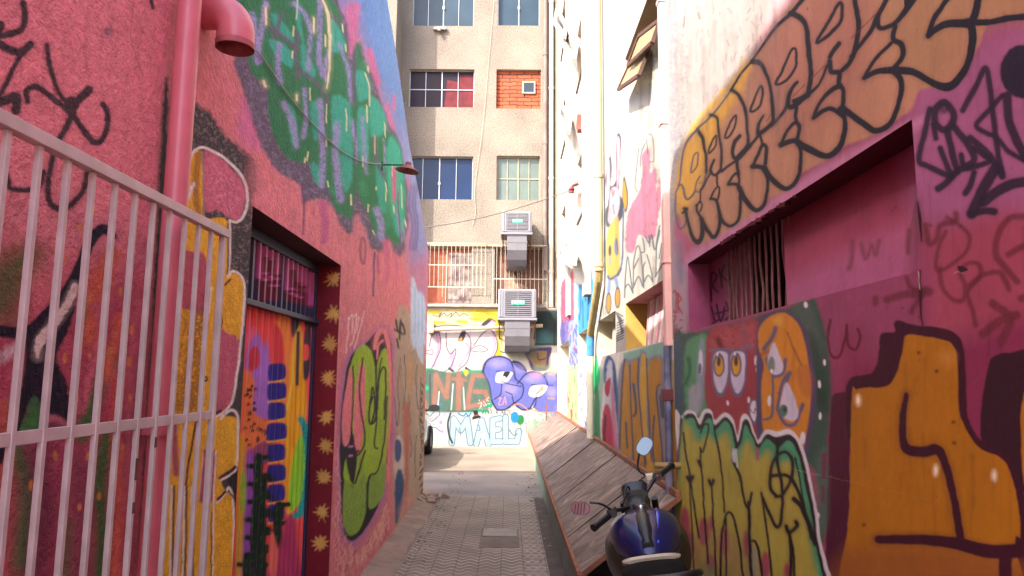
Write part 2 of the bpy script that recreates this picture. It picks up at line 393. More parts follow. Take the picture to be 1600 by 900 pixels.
Q(Y1, [(357, 428), (366, 426), (379, 440), (379, 500), (375, 530), (366, 528), (350, 516), (348, 460)], 1.2)
Q('bd4a66', [(346, 518), (356, 520), (374, 534), (370, 590), (358, 634), (336, 640), (338, 580)], 1.2, rough=1.2)
L(W1, [(356, 432), (364, 423), (377, 432), (382, 455), (378, 520), (371, 580), (364, 622), (356, 638), (340, 650), (325, 655)], 4, .8); L(D1, [(352, 445), (360, 436)], 3); L(D1, [(298, 652), (330, 648), (345, 642)], 5)
Q('b63e58', [(284, 398), (306, 394), (322, 404), (324, 490), (300, 486), (281, 474)], 1.5, rough=1)
Q('8a5a1c', [(300, 490), (324, 488), (318, 560), (306, 640), (276, 648), (288, 560)], 4, a=.75, sp=.35)
for q in ([(292, 500), (280, 560), (276, 640)], [(300, 520), (290, 600)]): L('5a3a18', q, 3, 2, a=.7, sp=.4)
L(W1, [(330, 450), (322, 520), (316, 640)], 4, .8, sp=.3); L(D1, [(327, 450), (318, 540), (308, 650), (290, 760), (282, 960)], 3.2)
Q(Y1, [(340, 656), (356, 650), (370, 656), (372, 690), (370, 725), (350, 740), (344, 750), (354, 770), (364, 788), (366, 960), (280, 960), (300, 800), (310, 680)], 1.2)
L(W1, [(345, 655), (360, 641), (371, 650), (372, 690), (371, 722), (365, 738), (345, 750)], 4, .8); L(D1, [(344, 746), (358, 738), (368, 730)], 5)
Q('221c22', [(356, 748), (371, 740), (371, 775), (366, 782), (360, 764)], 1)
L(W1, [(339, 785), (352, 770), (358, 762), (365, 785), (365, 850), (364, 960)], 3.6, .8); L(D1, [(340, 780), (352, 768)], 4); L(D1, [(360, 772), (369, 800), (368, 960)], 3)
L(W1, [(319, 706), (312, 780)], 3); L('a8455e', [(322, 706), (316, 782)], 8, 1); L('a8455e', [(333, 706), (329, 780)], 7, 1); L(W1, [(337, 706), (334, 800), (331, 960)], 2.4); L(D1, [(331, 800), (329, 960)], 2)
for x in (264, 284, 296): L(W1, [(x + 4, 760), (x, 960)], 3.2, .8, sp=.25); L('4a3a34', [(x + 8, 760), (x + 4, 960)], 3, .8)
L('b04a5a', [(271, 670), (275, 740)], 9, 2); p.ell('201818', 321, 592, 4, 4); p.ell('c9a040', 321, 592, 1.6, 1.6)
# ----- sky-blue corner, pink sprays -----
Q('8a76a2', [(470, -60), (610, -60), (640, 160), (668, 380), (664, 470), (655, 520), (640, 440), (628, 300), (600, 200), (560, 60)], 10)
Q('5f82b4', [(548, -60), (612, -60), (632, 130), (650, 270), (640, 250), (612, 170), (590, 120), (570, 60)], 12)
Q('7f86b0', [(628, 200), (650, 260), (668, 380), (660, 410), (645, 340)], 8)
Q('c8548c', [(541, 12), (562, 8), (558, 60), (572, 95), (588, 130), (592, 150), (560, 130), (548, 100), (540, 50)], 3, rough=2)
for q, ww in (([(577, 80), (590, 130)], 10), ([(605, 165), (612, 200)], 7), ([(616, 150), (617, 170)], 4), ([(548, 60), (549, 110)], 8), ([(636, 280), (638, 295)], 4)): L('c2558a', q, ww, 2.5)
Q('cc5f8c', [(380, 150), (400, 165), (410, 200), (418, 226), (396, 236), (372, 205)], 7)
Q('dd6f78', [(395, 240), (420, 250), (470, 300), (560, 400), (600, 420), (560, 460), (530, 410), (400, 320)], 12, a=.6)
# ----- green letters and their dusty outline -----
GR = '5b5160'
Q(GR, [(362, -60), (368, 60), (366, 100), (384, 150), (400, 205), (418, 245), (440, 272), (468, 290), (474, 318), (482, 312), (500, 312), (520, 324), (530, 348), (545, 366), (552, 352), (556, 332), (568, 352), (578, 382), (588, 392), (600, 390), (608, 374), (618, 398), (632, 392), (634, 365), (638, 340), (634, 272), (624, 222), (606, 190), (596, 160), (582, 118), (574, 105), (562, 66), (548, 90), (542, 40), (524, -10), (520, -60)], 2.5, rough=3)
Q('8a7f9a', [(362, -60), (368, 100), (418, 245), (474, 305), (545, 362), (600, 388), (634, 385), (634, 272), (582, 118), (524, -60)], 3, a=.45, sp=.6)
G = '247245'
Q(G, [(376, -60), (384, 60), (392, 110), (408, 128), (418, 132), (419, 170), (424, 200), (437, 232), (452, 248), (466, 252), (484, 255), (488, 275), (500, 292), (512, 294), (518, 312), (528, 330), (545, 342), (551, 330), (555, 300), (558, 300), (565, 318), (574, 330), (578, 345), (586, 366), (597, 372), (604, 366), (614, 378), (628, 380), (632, 355), (634, 320), (630, 250), (621, 218), (604, 203), (596, 170), (582, 145), (576, 120), (566, 90), (561, 68), (555, 72), (551, 100), (548, 120), (541, 60), (530, 20), (516, -10), (515, -60)], 1.4, rough=1.4)
TE = '2fa289'
for q in ([(424, 20), (438, 28), (458, 58), (455, 66), (430, 44)], [(462, -20), (468, 10), (472, 60), (464, 40)], [(420, 62), (440, 66), (458, 86), (455, 106), (440, 96), (424, 78)], [(472, 60), (480, 82), (492, 108), (488, 126), (474, 112), (470, 85)], [(516, 30), (533, 48), (540, 75), (518, 78)], [(555, 112), (568, 112), (577, 125), (577, 150), (562, 158), (555, 135)], [(578, 150), (592, 160), (602, 180), (603, 204), (582, 215), (577, 180)], [(520, 150), (545, 160), (550, 205), (551, 275), (538, 300), (526, 250), (518, 190)], [(487, 160), (498, 165), (502, 200), (492, 220), (486, 190)], [(560, 170), (574, 175), (576, 240), (566, 260), (558, 210)], [(608, 215), (622, 225), (630, 260), (632, 340), (622, 370), (610, 330), (604, 260)], [(450, 165), (462, 180), (466, 230), (455, 220)], [(486, 255), (500, 262), (505, 288), (492, 284)], [(586, 260), (600, 262), (604, 330), (592, 320)]):
    Q(TE, q, 2.2, rough=1.8, a=.85)
for q in ([(570, 100), (572, 110)], [(532, 235), (520, 300)], [(605, 300), (607, 350)], [(565, 285), (568, 300)]): L('2f8a5c', q, 10, 5, a=.7)
LI = '9288b8'
for q, ww in (([(393, 25), (397, 60), (404, 95)], 13), ([(415, 6), (408, 50), (400, 85)], 9), ([(436, 70), (434, 100), (438, 130)], 8), ([(458, 5), (474, 20), (485, 45), (483, 80), (482, 108)], 6), ([(500, -10), (500, 50), (498, 90), (504, 118)], 8), ([(444, 162), (456, 190), (463, 228)], 9), ([(476, 140), (478, 180), (474, 214)], 6), ([(500, 158), (503, 210), (504, 250), (503, 290)], 9), ([(527, 195), (524, 240), (528, 280), (532, 312)], 10), ([(550, 190), (556, 225), (558, 252)], 5), ([(566, 184), (570, 240), (572, 270)], 5), ([(588, 328), (594, 345), (596, 372)], 10), ([(600, 218), (602, 260)], 3), ([(530, 68), (538, 90), (546, 120), (549, 160)], 5), ([(515, 80), (506, 110), (510, 125)], 7), ([(632, 345), (628, 378)], 4), ([(545, 110), (548, 150)], 5), ([(620, 330), (626, 372)], 3)):
    L(LI, q, ww, 1.4, a=.9, sp=.38, rough=1.2)
for q in ([(465, 52), (462, 85), (466, 122)], [(420, 42), (440, 56), (462, 74)], [(440, 20), (428, 60)], [(470, 112), (490, 126), (504, 140), (512, 160)], [(586, 215), (588, 250), (600, 275)], [(555, 75), (552, 160)], [(518, 25), (534, 40), (540, 60)]): L('5e5568', q, 6, 1.8, a=.8, sp=.3)
for x0, y0, x1, y1, ww in ((416, 12, 416, 38, 5), (459, 42, 458, 56, 4), (457, 80, 457, 90, 4), (490, 28, 491, 50, 5), (412, 127, 415, 135, 7), (464, 149, 464, 157, 5), (484, 138, 485, 156, 3), (508, 55, 508, 72, 4), (535, 38, 536, 50, 3.4), (540, 70, 541, 80, 3), (510, 163, 510, 192, 2.6), (541, 170, 542, 205, 2.4), (575, 104, 575, 112, 3), (573, 165, 574, 190, 3), (601, 193, 602, 212, 2.2), (548, 305, 549, 320, 4), (576, 320, 575, 330, 3.4), (512, 283, 513, 292, 3), (481, 238, 479, 250, 4), (603, 302, 603, 314, 3), (616, 322, 616, 332, 3), (633, 345, 634, 353, 3.4), (588, 292, 588, 296, 3), (510, 218, 510, 228, 3), (476, 247, 476, 253, 3), (627, 290, 629, 325, 2), (582, 360, 586, 366, 2), (567, 245, 567, 260, 2), (613, 258, 613, 275, 2), (603, 285, 604, 300, 3)):
    L('ddd0a0', [(x0, y0), (x1, y1)], [ww * .6, ww, ww * .6], .6)
L('ddd0a0', [(502, -4), (512, 20), (515, 50), (514, 110), (510, 138)], [2, 5, 5, 3, 2], .6); L('c9c09a', [(570, 115), (577, 135), (577, 165)], 2, .6); L('c9c09a', [(586, 212), (586, 240)], 1.6, .6)
L('c04878', [(616, 264), (616, 312)], 5, 1); L('4a4654', [(553, 80), (556, 170), (553, 300)], 1.6, .8, a=.7)
L('d0c8b8', [(465, -5), (463, 30)], 1.6, .6)
# drips and scribbles below the letters
for c, q, ww in (('6c4468', [(472, 286), (475, 320), (473, 366)], 2.6), ('c14c80', [(503, 318), (508, 345), (506, 375)], 12), ('5c3f62', [(585, 395), (584, 430), (583, 462)], 3), ('c24a7c', [(602, 378), (606, 420), (603, 440)], 8), ('c24a7c', [(618, 398), (620, 430)], 6), ('b64474', [(590, 400), (592, 425)], 4), ('6a4a70', [(622, 300), (626, 400)], 2)): L(c, q, ww, 2.5 if ww > 4 else 1)
p.ring('7a3c5c', 567, 392, 4, 20, 3, 1.2, .8)
for x in (642, 647, 651): L('5c4c80', [(x, 290), (x - 2, 320), (x + 2, 350), (x - 1, 390)], 3, 1.6, a=.75)
Q('d8606c', [(600, 400), (640, 420), (668, 400), (668, 470), (640, 500), (600, 480)], 14, a=.5)
# far end: worn beige, pale blue and navy patches
Q('a98f78', [(621, 486), (634, 480), (644, 500), (650, 540), (664, 560), (664, 790), (640, 830), (618, 820), (614, 690), (616, 560)], 3, rough=2)
Q('b4c0d6', [(643, 434), (648, 440), (652, 455), (662, 460), (665, 480), (664, 562), (658, 566), (650, 545), (644, 540), (641, 480)], 1.6, rough=1.6)
for x in (648, 653, 659): L('6f8fc4', [(x, 450), (x + 1, 480), (x, 520)], 1.2, .8, a=.7)
K2 = '33282a'
for q in ([(619, 500), (623, 520), (628, 505), (632, 522), (617, 515)], [(620, 530), (622, 543)], [(626, 500), (624, 530)]): L(K2, q, 3, .9)
for q in ([(626, 560), (622, 600), (624, 640), (620, 665), (617, 620)], [(632, 555), (634, 600), (630, 640)], [(641, 550), (643, 600), (639, 625), (641, 660)], [(652, 570), (650, 610), (653, 640)], [(640, 680), (643, 700), (641, 715)], [(650, 680), (648, 720), (650, 745)], [(658, 590), (656, 640), (659, 700)]): L(K2, q, 1.2, .7, a=.85)
Q('c08a58', [(639, 560), (643, 556), (644, 600), (640, 615)], 1.2)
Q('c9b0a4', [(617, 690), (628, 684), (634, 720), (632, 760), (622, 780), (616, 740)], 2, rough=2)
Q('3a5078', [(617, 690), (624, 688), (628, 705), (622, 722), (617, 715)], 1.2); Q('354c74', [(618, 745), (628, 735), (632, 760), (626, 800), (618, 815)], 1.5, rough=1.5)
Q('b8604a', [(630, 640), (640, 640), (638, 740), (634, 810), (630, 820), (632, 730)], 2.5, rough=1.5)
for i in range(16): L('4a3c3c', [(657 + rng.rand() * 6, 600 + i * 11), (656 + rng.rand() * 6, 606 + i * 11)], 2.5, .8)
L('c56a48', [(663, 540), (663, 700), (662, 780)], 3, 1.5, a=.8)
Q('c48a80', [(622, 800), (640, 770), (650, 790), (640, 830)], 5, a=.6)
# ----- green block letters on the pink pier -----
Q('a05a9c', [(534, 590), (545, 550), (560, 538), (578, 528), (586, 514), (600, 509), (610, 520), (616, 548), (617, 680), (611, 705), (604, 770), (588, 808), (562, 848), (544, 852), (531, 828), (527, 760), (529, 640)], 4, a=.75)
Q('20181c', [(540, 586), (548, 556), (560, 546), (575, 533), (585, 520), (598, 514), (607, 524), (612, 545), (613, 600), (611, 680), (608, 700), (600, 762), (586, 800), (562, 838), (546, 845), (537, 828), (533, 790), (531, 700), (533, 640)], 1)
GL = '8fae22'
Q(GL, [(543, 600), (548, 570), (556, 548), (568, 538), (579, 548), (585, 568), (588, 600), (590, 640), (588, 690), (588, 735), (576, 745), (570, 760), (556, 762), (538, 748), (540, 720), (550, 690), (545, 640)], 1)
Q(GL, [(588, 580), (593, 556), (600, 545), (606, 552), (610, 600), (610, 650), (606, 690), (600, 735), (586, 740), (580, 740), (580, 690), (586, 640)], 1)
Q('7a9a34', [(538, 750), (552, 762), (570, 742), (572, 790), (566, 818), (556, 834), (544, 835), (536, 812)], 1); Q('7a9a34', [(577, 750), (590, 738), (603, 722), (603, 745), (598, 775), (582, 795), (575, 788)], 1)
PK = 'e56a70'
Q(PK, [(548, 575), (552, 610), (550, 660), (546, 690), (539, 697), (534, 680), (536, 630)], 1); Q(PK, [(561, 575), (569, 572), (571, 630), (566, 690), (560, 709), (554, 698), (553, 640)], 1)
L(PK, [(585, 545), (590, 522), (600, 518), (607, 540), (610, 580), (611, 640), (608, 690), (606, 755)], [5, 8, 8, 6, 4, 3, 4, 3], .8); L(PK, [(588, 560), (591, 540), (598, 532)], 4, .8)
KK = '20181c'
for q, ww in (([(552, 572), (551, 640), (548, 695)], 2.4), ([(567, 560), (562, 600), (564, 640), (570, 690), (556, 712), (552, 680)], 2.6), ([(586, 548), (588, 600), (588, 650), (578, 662), (577, 640), (582, 620)], 3), ([(590, 700), (585, 695), (588, 660), (590, 610), (595, 580), (601, 575), (603, 600), (600, 655)], 2.6), ([(597, 560), (592, 585), (590, 640)], 2), ([(570, 705), (560, 740), (554, 756), (548, 745), (552, 715), (560, 705)], 3), ([(605, 620), (600, 690), (590, 735), (577, 745), (574, 790)], 2.6), ([(578, 630), (583, 605), (586, 640), (580, 662)], 3)): L(KK, q, ww, .8)
Q(KK, [(549, 660), (553, 690), (558, 715), (553, 755), (546, 742), (541, 715), (546, 698)], .8); L('b86ab0', [(546, 698), (551, 698)], 3); L('b86ab0', [(546, 712), (550, 712)], 3)
for q in ([(545, 497), (543, 530), (540, 552)], [(545, 500), (551, 492), (550, 520)], [(553, 495), (557, 492), (552, 530), (547, 540)], [(557, 500), (561, 495), (556, 520)], [(570, 486), (565, 505), (553, 545)]): L('ecc4c0', q, 1.3, .6)
for i in range(130):
    t = rng.rand(); x = 523 + t * 84; yb = 905 - (x - 523) * 1.0; yt = np.interp(x, [523, 540, 562, 586, 604], [740, 835, 865, 825, 780])
    y = yt + rng.rand() * max(6, yb - yt); h = 8 + rng.rand() * 14
    L('dba292' if i % 3 else 'b04a5e', [(x, y), (x + rng.randn() * 3, y + h * .5), (x + rng.randn() * 2.5, y + h)], 1.5, .8, a=.8)
for i in range(20): y = 700 + i * 10; L('dba292', [(523 + rng.rand() * 8, y), (525 + rng.rand() * 8, y + 12)], 1.4, .8, a=.7)

p.stains(-20, 262, 0, 700, 60, '5c2430', .2); p.stains(400, 660, 250, 760, 50, '5c2c38', .16)
pink = thing('pink_building', 'long pink stucco building covered in graffiti along the left of the alley', 'building', (-3, 4, 0))
sh.build('painted_wall', M['stucco'], p.out(.2), pink)
# body behind the painted face
mb = MB()
mb.box((-7, -3, 0), (XL - .006, 2.445, 6.5))
mb.box((-7, 2.445, DOOR[2] + .0), (XL - .006, DOOR[0], 5.60)); mb.box((-7, 2.445, 0), (XL - .006, DOOR[0] - .002, DOOR[2]))
mb.box((-7, DOOR[0], DOOR[2] + .004), (XL - .006, DOOR[1], 5.40)); mb.box((-7, DOOR[0], 0), (XL - .40, DOOR[1], DOOR[2]))
pr = [(DOOR[1] + .004, 0), (10.25, 0)] + [(y, z - .006) for y, z in TOPL[::-1] if y > DOOR[1]] + [(DOOR[1] + .004, 5.38)]
mb.prism(pr, lambda a, b: (XL - .006, a, b), lambda a, b: (-7, a, b))
obj('wall', mb, M['mass'], pink)
mb = MB(); mb.bar((-1.25, 2.45, 5.63), (-1.25, 6.36, 5.26), .12, .05); mb.bar((-1.25, 6.36, 5.26), (-1.25, 10.2, 3.55), .10, .04)
# soffit of the doorway and its hidden jamb
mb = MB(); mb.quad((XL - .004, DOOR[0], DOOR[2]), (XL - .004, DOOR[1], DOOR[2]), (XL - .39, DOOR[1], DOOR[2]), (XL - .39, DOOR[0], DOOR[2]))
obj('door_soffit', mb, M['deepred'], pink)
# far jamb with gold stars
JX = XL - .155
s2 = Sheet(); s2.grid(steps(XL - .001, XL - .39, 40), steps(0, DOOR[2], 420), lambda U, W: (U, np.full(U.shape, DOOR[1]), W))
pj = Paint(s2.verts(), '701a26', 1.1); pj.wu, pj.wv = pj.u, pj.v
for x, y in ((521, 435), (519, 489), (515, 538), (512, 593), (510, 650), (508, 698), (506, 744), (503, 800), (501, 853)):
    a0 = rng.rand(); n = 9 + int(rng.rand() * 4); x += rng.randn(); y += rng.randn() * 2; pts = []
    for k in range(2 * n):
        r = (13.5 if k % 2 == 0 else 6.8) * (1 + .14 * rng.randn()); a = a0 + math.pi * k / n; pts.append((x + r * math.cos(a), y + r * math.sin(a)))
    pj.poly('d0a055', pts, 1.0, False, a=.8 + .15 * rng.rand(), rough=1.2)
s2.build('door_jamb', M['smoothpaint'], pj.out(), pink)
# folding iron door
DX = XL - .165
door = Sheet(); ys = steps(DOOR[0] + .002, DOOR[1] - .002, 400); 
def folds(U): t = (U - DOOR[0]) / .098; f = t - np.floor(t); return DX - .022 * np.where(f < .82, f / .82, (1 - f) / .18)
ZT = 2.02
door.grid(ys, steps(0.03, ZT, 330), lambda U, W: (folds(U), U, W))
pd = Paint(door.verts(), 'd84038', 1.25); L, Q = pd.line, pd.poly
pd.wu, pd.wv = pd.u, pd.v
Q('dd4a40', [(470, 470), (500, 480), (500, 920), (470, 920), (474, 700)], 4)
Q('e0608a', [(380, 560), (384, 515), (400, 520), (402, 620), (384, 640)], 5, a=.6)
Q('9c6ab4', [(384, 560), (400, 520), (412, 540), (418, 535), (424, 600), (424, 650), (400, 650), (384, 620)], 3); Q('c02c38', [(390, 550), (402, 540), (405, 570), (390, 580)], 2)
Q('e07f22', [(432, 500), (450, 488), (456, 560), (456, 680), (448, 800), (436, 700), (430, 570)], 3); Q('c92c34', [(428, 510), (440, 520), (444, 560), (438, 590), (430, 575)], 2)
Q('e0a01e', [(456, 540), (463, 508), (470, 505), (474, 540), (478, 600), (478, 650), (466, 700), (460, 790), (448, 800), (446, 660), (452, 600)], 2); L('e6c040', [(468, 506), (460, 540), (456, 600), (448, 640)], 3); L('c07a18', [(466, 560), (460, 640), (458, 700)], 2)
Q('3c3440', [(455, 490), (462, 482), (470, 500), (462, 520), (456, 525)], 2); Q('3c3440', [(476, 495), (488, 498), (490, 510), (478, 512)], 1.2); Q('3c3440', [(476, 520), (486, 515), (484, 580), (474, 590)], 1.5); L('3c3440', [(466, 520), (464, 600)], 5, 1); Q('de4a3c', [(474, 540), (482, 540), (482, 560), (474, 562)], 1)
Q('d9702a', [(378, 590), (390, 580), (398, 600), (396, 640), (410, 655), (426, 662), (430, 685), (424, 705), (408, 712), (392, 702), (378, 706)], 2)
for i in range(44): x = 379 + rng.rand() * 46; y = 600 + rng.rand() * 96; (x < 398 or y > 655) and L('2c1a1c', [(x, y + 3), (x + 2, y - 1), (x + 4, y + 2)], 2, .6)
Q('8e4aa0', [(376, 770), (386, 705), (402, 715), (404, 780), (402, 920), (370, 920)], 3); Q('8a3c60', [(396, 700), (420, 690), (422, 720), (402, 726)], 2)
Q('c8a028', [(372, 700), (382, 690), (382, 760), (376, 920), (368, 920)], 3); Q('8ab030', [(376, 745), (384, 742), (383, 790), (377, 800)], 2)
Q('86c22e', [(464, 690), (474, 680), (478, 720), (476, 765), (466, 790), (452, 795), (454, 740)], 1.5); L('1f9488', [(470, 655), (478, 675), (482, 720), (478, 770), (470, 800), (460, 806)], [8, 11, 11, 11, 11, 9], 1, rough=1.5)
for i in range(20): L('145c5c', [(472 + rng.rand() * 10, 665 + i * 7), (476 + rng.rand() * 8, 662 + i * 7)], 1, .6)
for k, (y, hw) in enumerate(((582, 13), (612, 14), (643, 13), (675, 15), (708, 13), (740, 14), (771, 13), (802, 12))):
    x = 433 - k * .2; Q('2c2a78', [(x - hw, y - 10), (x - 4, y - 14), (x + hw - 2, y - 13), (x + hw + 1, y), (x + hw - 2, y + 11), (x, y + 13), (x - hw, y + 12)], 1.2)
    L('e0a52c', [(x - hw, y + 16), (x, y + 14), (x + hw, y + 11)], 2.4, .8)
GD = '15291e'
for x, y0, y1, ww in ((404, 716, 920, 14), (412, 750, 900, 10), (398, 800, 890, 10), (436, 790, 850, 14), (388, 870, 920, 14)):
    L(GD, [(x, y0), (x - 2, (y0 + y1) / 2), (x, y1)], ww, 1, rough=2)
    for i in range(int((y1 - y0) / 14)):
        s = -1 if i % 2 else 1; L(GD, [(x, y0 + i * 14), (x + s * (ww * .5 + 8), y0 + i * 14 - 2)], 7, .8)
        L('3c6e3c', [(x - 3, y0 + i * 14 + 5), (x - 4, y0 + i * 14 + 9)], 1.6, .6)
Q('a82a58', [(450, 805), (460, 812), (464, 850), (470, 920), (414, 920), (424, 880), (438, 850)], 3); Q('d8604e', [(424, 830), (434, 860), (430, 900), (420, 890)], 2)
dr = door.build('folding_door', M['shutterpaint'], pd.out(.1), pink)
# upper grille of the door: blue rails, bars painted with purple lettering
g2 = Sheet()
def barx(U): t = (U - DOOR[0]) / .098; f = t - np.floor(t); return DX - .03 + .028 * np.where(f < .35, 1, 0)
g2.grid(ys, steps(ZT + .035, DOOR[2] - .02, 90), lambda U, W: (barx(U), U, W))
pg = Paint(g2.verts(), '232a48', 1.2); pg.wu, pg.wv = pg.u, pg.v; L, Q = pg.line, pg.poly
Q('6a1c36', [(404, 375), (437, 385), (436, 470), (404, 470)], 2, False); Q('6a1c36', [(446, 395), (490, 425), (488, 480), (446, 470)], 2, False)
for q, ww in (([(406, 372), (404, 400), (408, 430)], 9), ([(418, 378), (417, 400)], 3), ([(425, 392), (424, 405)], 4), ([(434, 385), (432, 425)], 8), ([(406, 424), (418, 428)], 3), ([(406, 434), (418, 438)], 4), ([(418, 431), (428, 434)], 3), ([(425, 437), (434, 436), (434, 446), (424, 446)], 3), ([(449, 402), (449, 450)], 7), ([(459, 405), (458, 420)], 3), ([(466, 410), (466, 440)], 3), ([(473, 415), (472, 440)], 4), ([(480, 420), (479, 445)], 4), ([(488, 428), (486, 475)], 7), ([(452, 450), (462, 453)], 3), ([(453, 458), (463, 461)], 3), ([(462, 462), (474, 466)], 3), ([(472, 444), (476, 452), (474, 460)], 3)): L('c25aa0', q, ww, .8)
g2.build('transom_grille', M['shutterpaint'], pg.out(), pink)
mb = MB(); mb.box((DX - .03, DOOR[0], ZT), (DX + .03, DOOR[1], ZT + .03)); mb.box((DX - .03, DOOR[0], DOOR[2] - .06), (DX + .012, DOOR[1], DOOR[2] - .004)); mb.box((DX - .03, DOOR[1] - .05, 0), (DX + .01, DOOR[1] - .004, DOOR[2] - .06)); mb.box((DX - .03, DOOR[0] + .004, 0), (DX + .01, DOOR[0] + .03, DOOR[2] - .06))
obj('door_frame', mb, M['navy'], pink, bevel=.003)

# ----- barred gate leaf standing open along the wall -----
gate = thing('barred_gate', 'pale pink metal gate of vertical bars standing open along the left wall', 'gate', (-1.05, 2.5, 0))
GX = -1.05
mb = MB(); mb.box((GX - .015, .72, 2.157), (GX + .015, 2.565, 2.187)); obj('top_rail', mb, M['gatepaint'], gate, bevel=.002)
for z in (1.50, .14):
    mb = MB(); mb.box((GX - .006, .73, z), (GX + .004, 2.54, z + .03)); obj('cross_rail', mb, M['gatepaint'], gate, bevel=.002)
for k in range(19):
    y = 2.535 - .1015 * k; hw = .010 if k == 0 else .0068
    mb = MB(); mb.box((GX - hw, y - hw, .06), (GX + hw, y + hw, 2.156)); obj('bar', mb, M['gatepaint'], gate, bevel=.0015)
for (y, z, l) in ((2.03, 1.36, .06), (2.03, 1.27, .03), (2.13, 1.44, .03), (1.41, 1.47, .02)):
    mb = MB(); mb.box((GX - .0072, y - .0072, z), (GX + .0075, y + .0074, z + l)); obj('rust_patch', mb, M['rust'], gate)

# ----- pink downpipe -----
PY = 2.345
dp = thing('downpipe', 'pink painted drain pipe running down the left wall beside the gate', 'pipe', (-1.13, 2.45, 0))
mb = MB(); mb.tube([(-1.14, PY, 1.49), (-1.14, PY, 6.4)],   .0395, 28); obj('upper_pipe', mb, M['pinkmetal'], dp, smooth=True)
mb = MB(); mb.tube([(-1.14, PY, .02), (-1.14, PY, 1.47)], .035, 28); obj('lower_pipe', mb, M['pinkmetal'], dp, smooth=True)
mb = MB(); mb.tube([(-1.14, PY, 1.462), (-1.14, PY, 1.492)], .054, 28); obj('collar', mb, M['pinkmetal'], dp, smooth=True)
for z in (.5, 3.9): mb = MB(); mb.tube([(-1.14, PY, z), (-1.14, PY, z + .03)], .043, 28); mb.box((-1.2, PY - .03, z), (-1.15, PY + .03, z + .03)); obj('clip', mb, M['pinkmetal'], dp, smooth=True)
# ----- elbow spout -----
sp = thing('vent_elbow', 'short pink elbow pipe poking out of the wall and opening downwards', 'pipe', (-1.2, 2.66, 3.05))
mb = MB(); pts = []; R0 = .095; SY = 2.585
cx, cz = -1.165, 2.965
pts.append((-1.21, SY, cz + R0))
for k in range(9): a = math.pi / 2 * (1 - k / 8); pts.append((cx + R0 * math.cos(a), SY, cz + R0 * math.sin(a)))
pts.append((cx + R0, SY, cz - .055))
mb.tube(pts, .070, 36, cap=False)
obj('elbow', mb, M['pinkmetal'], sp, smooth=True)
mb = MB(); mb.tube([(cx + R0, SY, cz - .058), (cx + R0, SY, cz - .035)], .0715, 36, cap=False); mb.tube([(cx + R0, SY, cz - .058), (cx + R0, SY, cz + .02)], .066, 36, cap=False); mb.tube([(cx + R0, SY, cz + .015), (cx + R0, SY, cz + .02)], .066, 36)
obj('rim', mb, plain('rusty pink', 'a05050', .7, var=.3, scale=20), sp, smooth=True)
# ----- wall lamp and its cable -----
lp = thing('wall_lamp', 'small rusty conical lamp on a green arm above the pink pier', 'lamp', (-1.2, 6.35, 3.6))
gm = plain('green enamel', '1d5a40', .5)
mb = MB(); mb.tube([(-1.2, 6.35, 3.615), (-.99, 6.35, 3.615)], .008, 10); obj('arm', mb, gm, lp, smooth=True)
mb = MB(); mb.box((-1.2, 6.33, 3.57), (-1.185, 6.37, 3.64)); obj('wall_plate', mb, gm, lp)
mb = MB(); Mt = Matrix.Translation((-.955, 6.35, 3.59)) @ Matrix.Rotation(math.radians(8), 4, 'Y')
mb.lathe([(.006, .05), (.026, .048), (.032, .02), (.045, .012), (.112, -.032), (.108, -.036), (.04, .004), (.005, .01)], Mt, 32); obj('shade', mb, plain('rusty lamp shade', '8e4a40', .6, var=.35, scale=25), lp, smooth=True)
mb = MB(); mb.lathe([(.001, -.045), (.016, -.038), (.022, -.02), (.014, .0), (.001, .005)], Mt, 16); obj('bulb', mb, plain('red lamp holder', '8c1c1c', .3), lp, smooth=True)
cb = MB(); pts = []
a = Vector((-1.192, 2.74, 2.87)); b = Vector((-1.185, 6.35, 3.62))
P0 = [atX(395, 75, -1.19), atX(410, 90, -1.19), atX(450, 148, -1.19), atX(490, 195, -1.19), atX(530, 233, -1.19), atX(560, 250, -1.19), atX(580, 255, -1.188), atX(596, 256, -1.188)]
cb.tube([tuple(q) for q in curve(P0, False, 6)], .0038, 8); o = obj('lamp_cable', cb, M['cable'], None, smooth=True)
tag(o, 'thin pale cable sagging across the green letters to the wall lamp', 'cable')
# =====================================================================
#  right: the near painted building
# =====================================================================
RY0, RY1, RZ0, RZ1 = 2.02, 4.68, 1.975, 2.43     # the deep window opening
sh = Sheet(); ZR = 5.05
def stripR(x0, x1, cuts, zbands, step=1.55):
    cuts = tuple(round(c, 5) for c in cuts)
    ys = pxsteps(x0, x1, XR, step, cuts); ys = ys[(ys >= min(cuts) - 1e-6) & (ys <= max(cuts) + 1e-6)]
    dz = step * ys.mean() / 1100.
    for z0, z1 in zbands:
        lo = max(z0, 1.65 - .30 * ys.max()); hi = min(z1, 1.65 + .56 * ys.max())
        zs = steps(lo, hi, (hi - lo) / dz)
        if lo > z0 + 1e-3: zs = np.concatenate([[z0], zs])
        if hi < z1 - 1e-3: zs = np.concatenate([zs, [z1]])
        sh.grid(ys, zs, lambda U, W: (np.full(U.shape, XR), U, W))
xR = lambda y: 795 + 1320 / y
stripR(xR(5.14), xR(RY1), (RY1, 5.14), [(0, ZR)])
stripR(xR(RY1), xR(3.0), (3.0, RY1), [(0, RZ0), (RZ1, ZR)])
stripR(xR(3.0), xR(RY0), (RY0, 3.0), [(0, RZ0), (RZ1, ZR)])
stripR(xR(RY0), 1800, (1320 / 1005., RY0), [(0, ZR)])
sh.grid(np.array([-3, round(1320 / 1005., 5)]), np.array([0, ZR]), lambda U, W: (np.full(U.shape, XR), U, W))
nwall = sum(len(v) for v in sh.V)
